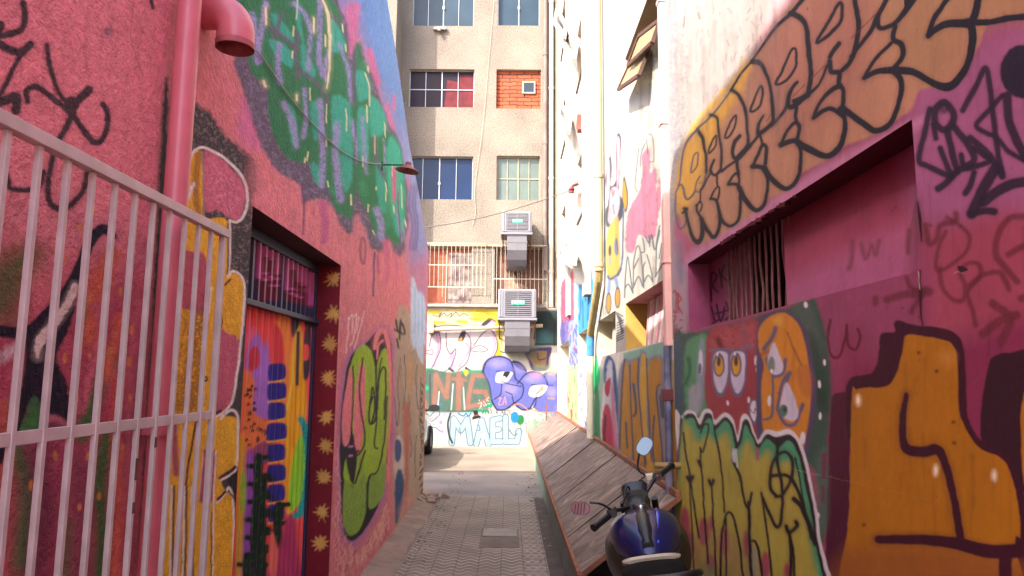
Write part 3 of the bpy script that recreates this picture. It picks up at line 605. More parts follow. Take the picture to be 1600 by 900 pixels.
# the sloping fill at the near end of the opening (flush below, deep under the lintel)
def slope(U, W): return XR + .13 * np.clip((W - RZ0) / (RZ1 - RZ0), 0, 1) ** 1.0 * np.clip((U - RY0) / .12, 0, 1), U, W
sh.grid(steps(RY0, 3.02, 210), steps(RZ0, RZ1, 130), slope)
sh.grid(steps(3.02, 3.36, 40), steps(RZ0, RZ1, 130), lambda U, W: (XR + .13 * (W - RZ0) / (RZ1 - RZ0) + 0 * U, 3.02 + (U - 3.02) * (W - RZ0) / (RZ1 - RZ0), W))
p = Paint(sh.verts(), '9c4a68', .95); L, Q = p.line, p.poly
# magenta / pink fields
Q('a8455c', [(1440, 330), (1540, 270), (1700, 250), (1700, 520), (1560, 540), (1440, 520), (1400, 420)], 34)
Q('9a4468', [(1230, 400), (1440, 380), (1430, 520), (1300, 540), (1240, 480)], 30)
Q('8c2c48', [(1150, 400), (1424, 186), (1440, 330), (1232, 440), (1150, 470)], 16, False)  # darker crimson on the recess block: shade under the lintel painted in
Q('8e2c54', [(1300, 600), (1330, 520), (1400, 560), (1700, 480), (1700, 720), (1300, 720)], 26)
Q('a65a84', [(1430, 130), (1700, 20), (1700, 300), (1560, 330), (1436, 340)], 24)
# white peeling upper wall
Q('a49a94', [(1040, -80), (1268, -80), (1232, 20), (1192, 76), (1158, 118), (1100, 180), (1070, 230), (1058, 300), (1052, 400), (1060, 640), (1036, 640)], 5, False)
Q('d9a6a8', [(1236, -80), (1262, -80), (1230, 20), (1190, 80), (1180, 82)], 6, a=.7)
Q('84848a', [(1044, -80), (1062, -80), (1058, 120), (1066, 240), (1056, 330), (1048, 330)], 4, a=.8, sp=.42)
Q('7c787a', [(1060, 40), (1076, 80), (1074, 200), (1062, 260)], 6, a=.6, sp=.6)
for i in range(46): x = 1064 + rng.rand() * 130; y = rng.rand() * (300 - (x - 1064) * 1.9); y > 0 and L('6c6062', [(x, y), (x + rng.randn() * 3, y + 4 + rng.rand() * 9)], 1.2 + rng.rand(), .7, a=.55)
for q in ([(1090, 20), (1094, 30)], [(1070, 26), (1068, 42)]): L('8a4a3a', q, 2, 1)
Q('a8929c', [(1050, 380), (1072, 400), (1074, 530), (1052, 540)], 5, a=.85); Q('b65a74', [(1058, 340), (1084, 372), (1090, 392), (1066, 412), (1056, 380)], 4, a=.8, rough=3); Q('6f7488', [(1058, 375), (1066, 380), (1068, 440), (1058, 430)], 4, a=.6)
Q('bd7c98', [(1090, 384), (1230, 294), (1320, 240), (1424, 188), (1440, 196), (1300, 290), (1160, 372), (1080, 420)], 7)
# ---- tan throw-up band with black outlines ----
TN = 'b58464'
Q(TN, [(1062, 345), (1056, 300), (1066, 240), (1080, 206), (1108, 180), (1143, 140), (1176, 92), (1213, 40), (1246, -6), (1300, -80), (1720, -80), (1720, 20), (1600, 24), (1545, 38), (1530, 70), (1508, 112), (1488, 138), (1440, 140), (1424, 170), (1395, 190), (1372, 208), (1310, 232), (1292, 250), (1250, 272), (1228, 300), (1196, 312), (1180, 332), (1142, 356), (1116, 374), (1092, 382), (1074, 370)], 2.5, rough=1.5)
Q('a86e60', [(1180, 90), (1246, 0), (1330, -60), (1360, 40), (1330, 160), (1250, 220), (1200, 200)], 24, a=.55); Q('a9855a', [(1400, -60), (1700, -60), (1700, 20), (1530, 40), (1470, 120), (1400, 100)], 20, a=.6)
Q('d9a43c', [(1060, 330), (1056, 290), (1066, 240), (1084, 200), (1110, 170), (1150, 120), (1178, 90), (1160, 140), (1130, 190), (1108, 236), (1094, 290), (1078, 320)], 7, a=.9, rough=4)
Q('e2b04a', [(1080, 200), (1120, 150), (1146, 125), (1178, 94), (1150, 134), (1116, 176), (1090, 205)], 3, rough=4)
for i in range(60): t = rng.rand(); x = 1078 + t * 90; y = 212 - t * 120 + rng.randn() * 8; L('dfb25a' if i % 2 else 'a49a94', [(x, y), (x - 5, y + 12)], 1.6, 1, a=.6)
KB = '26262c'; GY = '5c5c66'
def B(w, *pts, c=KB, closed=False): L(c, list(pts), w, .8, closed=closed)
B([7, 6, 5, 4, 3.5, 3.5, 4], (1262, -12), (1236, 21), (1213, 42), (1189, 75), (1176, 93), (1157, 117), (1143, 140)); B(3, (1143, 140), (1130, 158), (1117, 175), (1103, 190), (1090, 200), c=GY)
B([9, 10, 8, 8, 8, 7], (1236, 21), (1250, 28), (1260, 44), (1264, 82), (1267, 117), (1262, 148))
B([7, 6, 4, 4], (1240, 158), (1262, 147), (1280, 131), (1294, 98)); B(7, (1297, 89), (1302, 80), (1311, 68))
B([5, 6, 7, 8, 8], (1246, 128), (1238, 138), (1231, 158), (1237, 167), (1262, 149)); B(5, (1231, 163), (1222, 178), (1208, 193), (1189, 208), (1184, 209))
B(4.5, (1212, 131), (1226, 103), (1236, 79), (1244, 78), (1243, 103), (1230, 124), closed=True); B(5.5, (1276, 66), (1297, 30), (1311, 5), (1316, 14), (1313, 34), (1297, 53), closed=True)
B([9, 7, 5, 6, 6], (1176, 96), (1189, 100), (1200, 124), (1206, 152), (1208, 191)); B(4, (1172, 174), (1180, 152), (1189, 135), (1192, 145), (1187, 166), closed=True)
B([3, 5, 6, 5], (1193, 180), (1185, 194), (1186, 208), (1208, 191)); B([6, 6, 5, 5], (1143, 141), (1154, 149), (1164, 170), (1168, 205), (1169, 226)); B([5, 6, 6], (1169, 226), (1158, 239), (1148, 247), (1144, 236), (1148, 222), (1156, 212))
B(5, (1192, 205), (1180, 218), (1169, 232), (1158, 244)); B(3.4, (1133, 214), (1142, 190), (1150, 180), (1148, 198), (1140, 213), closed=True)
B([5, 4, 4], (1110, 180), (1120, 184), (1122, 200), (1127, 237), (1126, 265)); B(4.4, (1126, 265), (1117, 274), (1110, 266), (1116, 250)); B(4, (1158, 245), (1140, 258), (1126, 268)); B(3, (1107, 239), (1112, 222), (1119, 212), (1118, 226), (1112, 236), closed=True)
B([6, 5, 4], (1090, 202), (1098, 218), (1103, 246), (1104, 270)); B(2.4, (1104, 270), (1098, 288), (1093, 300), (1087, 298), (1088, 285), (1094, 275), c=GY); B(3, (1112, 268), (1104, 280), (1097, 296))
B([4, 3, 2.5, 2.5, 3], (1090, 202), (1077, 216), (1067, 241), (1061, 288), (1056, 303), (1055, 330), (1058, 348), (1063, 358), (1070, 351), (1074, 330), c=GY); B(2.6, (1079, 268), (1084, 243), (1091, 240), (1089, 258), (1084, 266), closed=True, c=GY)
B(3.4, (1060, 290), (1066, 290), (1070, 305), (1074, 312), (1080, 308), (1087, 298), c=GY); B(4, (1068, 325), (1074, 326), (1066, 332))
B([4, 5, 6, 8, 7, 5, 4, 4], (1070, 326), (1075, 349), (1082, 370), (1091, 378), (1097, 366), (1096, 342), (1089, 330), (1088, 321)); B(3, (1088, 322), (1094, 315), (1097, 322), (1094, 330)); B(3, (1095, 296), (1094, 316))
B([8, 7, 6, 6, 5, 4], (1096, 342), (1105, 360), (1115, 371), (1123, 358), (1125, 339), (1119, 314), (1110, 311)); B(3.4, (1110, 311), (1116, 298), (1123, 292), (1124, 302), (1120, 314)); B(3.4, (1120, 276), (1121, 292))
B([6, 5, 5, 5, 5, 5], (1125, 339), (1133, 350), (1143, 353), (1154, 342), (1157, 311), (1154, 290), (1138, 288)); B(4, (1138, 287), (1144, 277), (1151, 271), (1155, 280), (1154, 292)); B(5, (1151, 248), (1152, 260), (1154, 274))
B([9, 8, 7, 6, 5, 6, 8], (1155, 293), (1164, 311), (1180, 328), (1192, 323), (1197, 307), (1199, 279), (1192, 262), (1176, 260)); B([5, 5, 6, 6], (1176, 260), (1185, 240), (1192, 227), (1198, 232), (1196, 255)); B(4.4, (1188, 212), (1192, 227))
B([10, 9, 9, 7, 6, 6, 8, 9], (1194, 262), (1203, 276), (1217, 290), (1231, 295), (1245, 281), (1251, 255), (1250, 232), (1240, 220), (1220, 226)); B([5, 5, 6, 6], (1220, 226), (1227, 209), (1240, 193), (1249, 197), (1246, 219)); B(6, (1244, 168), (1243, 184), (1248, 197))
B([12, 11, 9, 9, 8, 8], (1248, 224), (1266, 234), (1292, 244), (1308, 234), (1318, 214), (1320, 186), (1313, 170)); B([9, 7, 6], (1318, 182), (1300, 170), (1287, 173), (1271, 184)); B([5, 5, 7, 8], (1271, 184), (1280, 163), (1297, 142), (1313, 134)); B([8, 8, 7, 7], (1297, 96), (1299, 112), (1311, 114), (1311, 131), (1318, 142), (1316, 170)); B(5, (1299, 114), (1311, 113), (1322, 104))
B([8, 8, 8, 7, 6], (1334, -10), (1339, 19), (1342, 42), (1336, 77), (1327, 98), (1316, 110)); B([6, 6, 8, 8], (1330, 88), (1340, 76), (1360, 49), (1371, 26), (1390, -10)); B([8, 8, 7, 9, 10], (1371, 28), (1375, 44), (1397, 37), (1413, 19), (1434, -10))
B([7, 8, 10, 8, 7], (1399, 40), (1395, 61), (1408, 70), (1411, 88), (1397, 106)); B([6, 6, 5], (1392, 68), (1367, 93), (1350, 122)); B([6, 9, 12, 12, 10, 12, 14, 12, 11, 12, 13, 13, 12, 10, 8], (1350, 122), (1371, 112), (1397, 110), (1425, 112), (1451, 126), (1472, 135), (1488, 133), (1507, 110), (1518, 77), (1519, 47), (1511, 37), (1483, 37), (1465, 44), (1451, 55)); B([8, 8, 8], (1451, 56), (1460, 28), (1487, -10))
B(12, (1530, -14), (1525, 18), (1516, 36)); B([12, 9, 10, 9], (1512, 34), (1545, 35), (1572, 29), (1620, 24)); B([12, 9, 8, 8, 9, 10, 11, 10], (1398, 112), (1408, 126), (1407, 149), (1399, 177), (1388, 196), (1367, 204), (1350, 194), (1318, 170))
for x0, y0, x1, y1 in ((1268, 122, 1294, 98), (1240, 150, 1258, 132), (1197, 190, 1203, 180), (1330, 60, 1374, 16)): L('6a3428', [(x0, y0), (x1, y1)], 1.8, .9, a=.8)
# ---- violet-black tag ----
KV = '2c2434'
for ww, q in ((11, [(1461, 170), (1475, 160), (1489, 175), (1488, 192), (1475, 203), (1462, 192), (1461, 172)]), (9, [(1453, 170), (1444, 210), (1436, 250), (1450, 260), (1486, 276)]), (9, [(1458, 195), (1462, 216)]), (9, [(1469, 232), (1478, 255), (1486, 276)]), (11, [(1480, 204), (1488, 240), (1496, 268)]), (11, [(1490, 198), (1514, 228), (1521, 252), (1495, 268), (1478, 286), (1466, 295)]), (9, [(1502, 242), (1508, 262), (1530, 258), (1546, 250), (1522, 232)]), (11, [(1516, 216), (1538, 234), (1553, 252), (1566, 276)]), (10, [(1522, 270), (1516, 290), (1509, 302)]), (9, [(1504, 172), (1525, 135), (1540, 106), (1547, 140), (1552, 180), (1558, 230), (1566, 270)]), (8, [(1566, 150), (1540, 178), (1525, 196), (1542, 208), (1556, 214), (1575, 236), (1600, 250)]), (14, [(1574, 150), (1576, 185), (1586, 215), (1606, 250)]), (17, [(1556, 262), (1535, 298), (1518, 334)]), (11, [(1518, 334), (1536, 330), (1553, 331)]), (16, [(1536, 316), (1560, 298), (1590, 286), (1640, 280)])):
    L(KV, q, ww, 1.6, a=.93)
p.ell(KV, 1598, 112, 36, 42, 2); p.ell('9c5a7c', 1608, 172, 14, 16, 4); p.ell(KV, 1474, 168, 10, 10, 3, .7)
# ---- faded brown tags ----
BR = '6e2a36'
for ww, q in ((6, [(1480, 340), (1500, 352), (1515, 372), (1505, 398), (1466, 424), (1466, 390), (1478, 362)]), (7, [(1468, 420), (1472, 448), (1488, 468), (1506, 468), (1508, 446), (1500, 425), (1512, 412), (1528, 412), (1532, 430), (1512, 456), (1520, 485), (1524, 508)]), (8, [(1516, 446), (1535, 430), (1560, 425), (1570, 436), (1577, 452)]), (10, [(1600, 338), (1576, 342), (1560, 366), (1556, 398), (1572, 420), (1590, 440)]), (10, [(1640, 380), (1600, 384), (1576, 398)]), (12, [(1386, 468), (1414, 460), (1442, 458)]), (7, [(1416, 434), (1424, 450), (1438, 458), (1424, 488)]), (13, [(1446, 454), (1452, 456)]), (13, [(1536, 522), (1562, 502), (1588, 492)]), (13, [(1550, 474), (1578, 498), (1564, 534)]), (9, [(1446, 352), (1452, 380), (1464, 372), (1470, 352), (1492, 346), (1494, 334)]), (9, [(1368, 466), (1368, 474)]), (12, [(1596, 466), (1604, 466)]), (7, [(1332, 378), (1330, 410), (1326, 420)]), (6, [(1346, 382), (1352, 404), (1362, 384), (1368, 398), (1374, 376)]), (7, [(1420, 360), (1418, 394)])):
    L(BR, q, ww, 2.2, a=.75)
for q in ([(1298, 500), (1293, 530), (1300, 556), (1312, 556), (1320, 532), (1323, 508)], [(1323, 516), (1326, 540), (1338, 546), (1344, 528), (1340, 514)]): L('6a1c2c', q, 4.5, 1)
# peeled plaster
for cx, cy in ((1500, 424),):
    L('c8a8a4', [(cx - 9, cy + 3), (cx - 3, cy + 1), (cx + 4, cy + 3)], 1.4, .8, a=.6); Q('3c1c24', [(cx - 4, cy - 8), (cx + 8, cy - 6), (cx + 12, cy - 2), (cx, cy + 2)], .8)
L('3c1824', [(1437, 424), (1438, 460), (1441, 504), (1442, 512)], [3, 5, 2, 1], .8); L('d8b8b0', [(1435, 424), (1437, 452)], 1.2, .6)
L('301420', [(1434, 316), (1437, 340), (1440, 376)], [2, 5, 2], .8)
# ---- big orange letter on plum ----
PL, OR = '44182a', 'b3740f'
Q('551c34', [(1298, 622), (1304, 615), (1328, 612), (1328, 760), (1326, 980), (1288, 980), (1292, 760)], 1.2, False)
Q('3a1c28', [(1545, 572), (1552, 558), (1580, 551), (1700, 545), (1700, 780), (1600, 770), (1568, 712), (1534, 690), (1535, 620)], 1.2)
Q(PL, [(1322, 616), (1326, 596), (1336, 588), (1360, 584), (1370, 570), (1374, 545), (1376, 522), (1398, 518), (1396, 506), (1404, 500), (1430, 508), (1470, 512), (1494, 522), (1506, 545), (1510, 600), (1512, 648), (1524, 678), (1545, 696), (1568, 708), (1590, 740), (1606, 800), (1612, 870), (1590, 900), (1400, 800), (1330, 700)], 1.2)
Q(OR, [(1331, 622), (1338, 609), (1360, 606), (1384, 604), (1396, 594), (1404, 575), (1412, 540), (1416, 524), (1440, 525), (1474, 531), (1488, 540), (1496, 562), (1497, 610), (1499, 645), (1512, 676), (1532, 701), (1560, 713), (1576, 732), (1590, 785), (1594, 838), (1586, 848), (1590, 990), (1326, 990), (1327, 800)], 1.2)
Q(OR, [(1596, 690), (1608, 600), (1700, 560), (1700, 760), (1612, 780)], 1.5); Q('9c5410', [(1326, 860), (1600, 880), (1600, 1000), (1326, 1000)], 20, a=.7)
L(PL, [(1416, 617), (1411, 650), (1411, 688), (1420, 703), (1445, 706), (1464, 703), (1476, 722), (1490, 775), (1502, 850)], [8, 11, 12, 16, 18, 16, 13, 12, 12], 1.1)
L(PL, [(1373, 843), (1430, 843), (1490, 848), (1550, 862), (1620, 858)], [13, 15, 18, 22, 22], 1.1); L(PL, [(1570, 862), (1573, 960)], 20, 1.2)
for x, y in ((1341, 626), (1462, 735), (1553, 743)): p.ell('e8d0a0', x, y, 4.5, 10, 3); p.ell('fff0d8', x, y, 1.8, 5, 1.5)
p.ell('cf9040', 1480, 560, 12, 12, 9, .7)
for x, y in ((1435, 551), (1490, 660), (1491, 692), (1350, 820), (1463, 580)): p.ell('6a3414', x, y, 3.5, 3, 1.2, .8)
L('c99a68', [(1285, 742), (1360, 760), (1460, 782)], .8, .6, a=.35)
# ---- creatures mural ----
Q('3f5a4c', [(1050, 526), (1074, 520), (1110, 514), (1212, 488), (1266, 468), (1278, 478), (1290, 520), (1298, 600), (1294, 680), (1292, 800), (1286, 850), (1276, 840), (1260, 720), (1056, 690)], 3, rough=3)
Q('5c6a5c', [(1240, 480), (1264, 474), (1276, 500), (1290, 560), (1280, 570)], 6, a=.6); Q('26402e', [(1262, 520), (1290, 560), (1294, 640), (1270, 620)], 8, a=.6); Q('6c8a72', [(1290, 700), (1294, 800), (1282, 840), (1272, 740)], 6, a=.35)
Q('4f5c70', [(1050, 540), (1068, 540), (1066, 650), (1052, 660)], 5, a=.7); Q('5c9468', [(1072, 540), (1086, 526), (1104, 524), (1106, 560), (1100, 600), (1104, 640), (1076, 650), (1068, 600)], 3, rough=2); Q('8a96a0', [(1092, 540), (1098, 530), (1102, 560), (1100, 620), (1092, 640), (1088, 600)], 2, a=.9); p.ell('d8d0dc', 1095, 566, 3.5, 20, 1); p.ell('5c5c68', 1094, 576, 2.5, 9, 1); L('2c6a44', [(1076, 560), (1078, 580), (1072, 600)], 5, 2); Q('a8a4ac', [(1076, 612), (1092, 600), (1094, 640), (1080, 648)], 2.5, a=.8, rough=2)
Q('a23840', [(1110, 516), (1150, 506), (1184, 500), (1190, 530), (1202, 580), (1204, 650), (1186, 688), (1120, 676), (1104, 640), (1102, 560)], 2, rough=2)
Q('c05a5c', [(1118, 520), (1180, 506), (1180, 540), (1120, 548)], 7, a=.6, sp=.4); L('70181c', [(1122, 530), (1128, 548)], 8, 3); L('7c6a80', [(1108, 548), (1136, 546), (1150, 548), (1176, 540)], 4, 2); L('8c5a70', [(1162, 510), (1166, 540), (1178, 550)], 7, 4, a=.6)
for x0 in (1113, 1140):
    Q('6e6480', [(x0, 552), (x0 + 26, 549), (x0 + 26, 590), (x0 + 18, 618), (x0 + 6, 616), (x0 - 1, 590)], 1.5); Q('cfc4d4', [(x0 + 3, 554), (x0 + 23, 552), (x0 + 23, 590), (x0 + 16, 612), (x0 + 8, 611), (x0 + 2, 588)], 1)
    p.ell('5e5468', x0 + 10, 570, 9, 19, 1); p.ell('d8a02c', x0 + 10, 571, 6.5, 15, 1); p.ell('4a3c44', x0 + 10, 564, 3, 8, 1); p.ell('f0ecf0', x0 + 8, 553, 1.6, 3, .8)
for x, y, a, b in ((1182, 563, 3, 8), (1183, 578, 2, 4), (1137, 630, 2, 4), (1170, 625, 2, 5)): p.ell('e0dce0', x, y, a, b, .8)
Q('6e6480', [(1172, 628), (1182, 624), (1186, 640), (1180, 664), (1170, 650)], 1.2); Q('e4dfe0', [(1174, 630), (1181, 627), (1183, 640), (1179, 658), (1173, 648)], .8); L('6e6480', [(1173, 640), (1178, 646), (1180, 638), (1184, 646)], 1.4, .6)
Q('584c66', [(1184, 505), (1208, 486), (1234, 488), (1258, 512), (1270, 560), (1276, 620), (1266, 690), (1252, 740), (1240, 730), (1210, 698), (1184, 690), (1182, 560)], 1.6)
OG = 'd48a22'
Q(OG, [(1187, 510), (1210, 491), (1230, 491), (1250, 512), (1262, 560), (1267, 620), (1259, 680), (1246, 728), (1222, 694), (1200, 686), (1192, 670), (1190, 600), (1194, 570), (1186, 545)], 1.5)
Q('b8641c', [(1246, 574), (1266, 574), (1267, 620), (1250, 610)], 3, a=.6); Q('e0b050', [(1206, 500), (1222, 494), (1222, 510)], 4, a=.6); L('7a4a3c', [(1230, 520), (1240, 545), (1252, 570)], 3, 1.5, a=.7); L('7a4a3c', [(1186, 555), (1204, 548)], 6, 3, a=.6)
for q, ww in (([(1194, 545), (1204, 532), (1212, 512)], 6), ([(1198, 560), (1206, 580), (1212, 588), (1222, 584), (1228, 562)], 5), ([(1208, 588), (1207, 620), (1206, 650), (1194, 656)], 4), ([(1228, 600), (1234, 582), (1222, 600), (1215, 636)], 5), ([(1215, 640), (1226, 662), (1240, 664), (1248, 650), (1254, 632)], 5)): L('6a6078', q, ww, 1)
Q('cfc8d4', [(1208, 536), (1216, 550), (1224, 572), (1218, 585), (1206, 583), (1200, 562)], 1); p.ell('7c8a80', 1206, 570, 5, 13, 1); p.ell('f4f0f4', 1206, 580, 2, 3, .8)
Q('cfc8d4', [(1228, 598), (1238, 612), (1248, 645), (1240, 658), (1224, 652), (1218, 636)], 1); p.ell('5a7c68', 1224, 642, 7, 10, 1); p.ell('3c4c48', 1226, 640, 3, 5, 1)
for x, y, a, b in ((1202, 626, 3, 9), (1254, 684, 4, 10), (1259, 476, 3, 5), (1282, 650, 2.5, 6), (1280, 600, 2.5, 6), (1288, 566, 2, 5), (1278, 806, 2, 5)): p.ell('e8e4e4', x, y, a, b, .8)
# lower yellow-green letters
YG = 'b6a846'
Q('e0dcd8', [(1054, 660), (1057, 640), (1064, 650), (1074, 641), (1086, 644), (1092, 654), (1100, 640), (1112, 642), (1117, 656), (1132, 645), (1146, 656), (1152, 680), (1158, 652), (1168, 648), (1180, 678), (1184, 688), (1196, 672), (1208, 672), (1216, 674), (1236, 672), (1254, 696), (1270, 760), (1282, 840), (1292, 980), (1056, 980), (1062, 760)], .9)
Q('34262e', [(1062, 672), (1066, 654), (1076, 646), (1086, 649), (1094, 664), (1102, 647), (1112, 648), (1117, 664), (1132, 652), (1144, 662), (1152, 690), (1160, 660), (1168, 656), (1178, 680), (1185, 694), (1198, 678), (1210, 682), (1218, 682), (1236, 680), (1250, 700), (1266, 764), (1277, 840), (1284, 980), (1060, 980)], .9)
Q('4fa070', [(1066, 672), (1072, 656), (1084, 654), (1092, 672), (1104, 656), (1112, 656), (1118, 672), (1132, 658), (1142, 668), (1150, 700), (1158, 690), (1164, 664), (1176, 684), (1184, 702), (1198, 686), (1210, 694), (1216, 700), (1232, 688), (1246, 706), (1260, 766), (1272, 840), (1278, 980), (1062, 980)], .9)
Q(YG, [(1066, 690), (1078, 668), (1090, 690), (1106, 680), (1118, 690), (1134, 676), (1142, 700), (1150, 730), (1160, 700), (1170, 690), (1184, 716), (1200, 704), (1212, 730), (1226, 720), (1240, 730), (1252, 780), (1264, 840), (1272, 990), (1062, 990)], 6)
for x, y, a, b in ((1070, 820, 8, 28), (1076, 852, 9, 22), (1100, 830, 9, 22), (1112, 818, 4, 12), (1132, 846, 7, 22), (1166, 850, 5, 20), (1196, 884, 8, 22), (1230, 892, 6, 12), (1180, 930, 8, 16), (1110, 880, 8, 14)): p.ell('b02a5e', x, y, a, b, 3, .85)
Q('a8705c', [(1062, 860), (1120, 830), (1160, 850), (1180, 900), (1180, 990), (1062, 990)], 22, a=.5)
L('6c8a60', [(1108, 890), (1104, 960)], 20, 9, a=.6); L('9c9aa0', [(1178, 860), (1182, 960)], 8, 4, a=.6)
for ww, q in ((3, [(1068, 676), (1072, 710), (1078, 745), (1086, 800), (1092, 840)]), (2.4, [(1077, 750), (1080, 800), (1084, 900), (1082, 960)]), (5, [(1074, 745), (1078, 752), (1082, 745)]), (3, [(1094, 676), (1100, 664), (1107, 664), (1104, 685), (1098, 706), (1094, 700)]), (5, [(1092, 720), (1095, 728)]), (3, [(1094, 700), (1096, 730), (1100, 790), (1106, 880)]), (3, [(1116, 668), (1122, 700), (1128, 740), (1132, 800)]), (5, [(1108, 750), (1112, 758), (1115, 750)]), (3, [(1112, 756), (1114, 800), (1118, 880), (1120, 960)]), (3.5, [(1126, 960), (1126, 860), (1132, 812), (1140, 800), (1148, 815), (1158, 870), (1164, 960)]), (3, [(1134, 810), (1135, 960)]), (4, [(1150, 700), (1146, 720), (1156, 745), (1164, 785), (1170, 792), (1175, 770)]), (5, [(1170, 785), (1171, 830), (1174, 900), (1180, 960)]), (4, [(1176, 846), (1182, 850), (1190, 890), (1192, 960)]), (3.5, [(1190, 770), (1198, 830), (1206, 900), (1210, 960)]), (5, [(1192, 778), (1204, 806), (1214, 824), (1221, 810), (1222, 760), (1214, 720), (1216, 690)]), (5, [(1214, 776), (1204, 762), (1205, 730), (1216, 710), (1230, 707), (1238, 722), (1236, 748), (1224, 772), (1212, 776)]), (5.5, [(1206, 744), (1220, 742), (1234, 746), (1248, 770), (1258, 800), (1268, 840)]), (7, [(1240, 780), (1252, 792), (1262, 815), (1274, 850)]), (3, [(1242, 716), (1250, 750), (1256, 790)]), (6, [(1228, 822), (1233, 832), (1245, 822), (1244, 815)]), (5, [(1233, 830), (1236, 870), (1233, 960)]), (4, [(1234, 835), (1240, 870), (1242, 960)]), (3, [(1144, 664), (1150, 690), (1148, 720)])):
    L('2a1e26', q, ww, .8)
L('c2387a', [(1183, 700), (1184, 718)], 3.5, 1); Q('c8c8d0', [(1144, 708), (1148, 700), (1150, 720), (1146, 722)], .8); L('e0dcd8', [(1150, 702), (1152, 730)], 2, .8)
L('c8bc90', [(1220, 724), (1250, 736), (1290, 744)], .9, .6, a=.5); L('7a3450', [(1288, 710), (1287, 745)], 6, 2); L('7a3450', [(1286, 760), (1287, 785)], 4, 2)
# red letters on the narrow pier beside the conduit
for q in ([(1050, 458), (1056, 456), (1056, 488), (1052, 484)], [(1059, 458), (1060, 488)], [(1059, 458), (1064, 468), (1059, 474), (1066, 490)], [(1051, 494), (1056, 494), (1052, 506)], [(1052, 510), (1058, 508)], [(1052, 512), (1052, 532)], [(1052, 520), (1058, 518)], [(1062, 500), (1066, 500)], [(1062, 514), (1066, 512)]): L('a82834', q, 2.2, .7)
p.stains(1060, 1600, 0, 800, 110, '3c1c28', .16); p.stains(1055, 1230, 0, 150, 40, '6c6460', .3)
garage = thing('garage_building', 'magenta and white painted building with a deep barred window on the right', 'building', (3, 1, 0))
sh.build('painted_wall', M['glossy'], p.out(.12), garage)
mb = MB()
mb.box((XR + .006, -3, 0), (6, RY0 - .004, ZR - .004)); mb.box((XR + .006, RY0 - .004, 0), (6, 5.136, RZ0 - .004)); mb.box((XR + .006, RY0 - .004, RZ1 + .004), (6, 5.136, ZR - .004))
mb.box((XR + .006, RY1 + .004, RZ0), (6, 5.136, RZ1)); mb.box((XR + .45, RY0, RZ0), (6, RY1, RZ1))
obj('wall', mb, M['mass'], garage)
# recess surfaces: soffit, sill, far jamb, back panel with tags
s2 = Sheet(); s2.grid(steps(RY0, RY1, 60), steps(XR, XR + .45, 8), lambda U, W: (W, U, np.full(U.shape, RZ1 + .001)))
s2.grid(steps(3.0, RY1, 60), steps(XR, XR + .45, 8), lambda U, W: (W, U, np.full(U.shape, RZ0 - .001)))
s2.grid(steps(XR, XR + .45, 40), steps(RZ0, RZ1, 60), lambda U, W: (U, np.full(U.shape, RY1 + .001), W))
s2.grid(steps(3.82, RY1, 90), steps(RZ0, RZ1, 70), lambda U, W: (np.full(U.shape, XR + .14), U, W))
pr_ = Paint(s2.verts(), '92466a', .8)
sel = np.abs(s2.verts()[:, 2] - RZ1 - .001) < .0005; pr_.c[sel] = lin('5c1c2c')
for q in ([(1111, 470), (1112, 428), (1120, 432), (1114, 446), (1122, 456)], [(1124, 420), (1128, 450)], [(1132, 415), (1128, 430), (1136, 440)], [(1138, 412), (1140, 436), (1144, 418)], [(1112, 480), (1116, 500)], [(1120, 476), (1126, 502), (1132, 480)], [(1134, 472), (1140, 490), (1134, 500)], [(1114, 505), (1122, 500)], [(1118, 490), (1142, 484)]): pr_.line('2a1620', q, 3, .9)
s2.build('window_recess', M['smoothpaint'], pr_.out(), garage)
mb = MB(); mb.quad((XR + .42, 2.9, RZ0), (XR + .42, 3.82, RZ0), (XR + .42, 3.82, RZ1), (XR + .42, 2.9, RZ1)); mb.box((XR + .14, 3.82, RZ0), (XR + .45, 3.83, RZ1))
obj('dark_opening', mb, M['darkwall'], garage)
barm = plain('dull bronze bars', '6a4640', .6, var=.35, scale=20)
for k, y in enumerate(np.linspace(3.27, 4.22, 13)):
    mb = MB(); x = XR + .125; j = .012 * rng.randn()
    mb.tube([(x, y, RZ0), (x + .004, y + j, RZ0 + .15), (x, y - j * .5, RZ0 + .3), (x, y, RZ1)], .0075, 8); obj('window_bar', mb, barm, garage, smooth=True)
mb = MB(); mb.bar((XR + .36, 3.0, 2.28), (XR + .36, 3.8, 2.22), .05, .02); obj('louvre', mb, plain('grey slat', '7c7a78', .6), garage)
mb = MB(); mb.bar((XR + .36, 3.0, 2.14), (XR + .36, 3.8, 2.08), .05, .02); obj('louvre', mb, plain('grey slat', '7c7a78', .6), garage)
# broken plaster lip along the opening's upper edge
mb = MB()
for i in range(46):
    y = 2.9 + 1.1 * rng.rand(); r = .006 + .014 * rng.rand()
    mb.bar((XR - .004, y - r, RZ1 - .002 - r * .4), (XR + .03, y + r * .3, RZ1 - .002), r * 1.6, r)
obj('chipped_plaster_edge', mb, M['deepred'], garage)['kind'] = 'stuff'

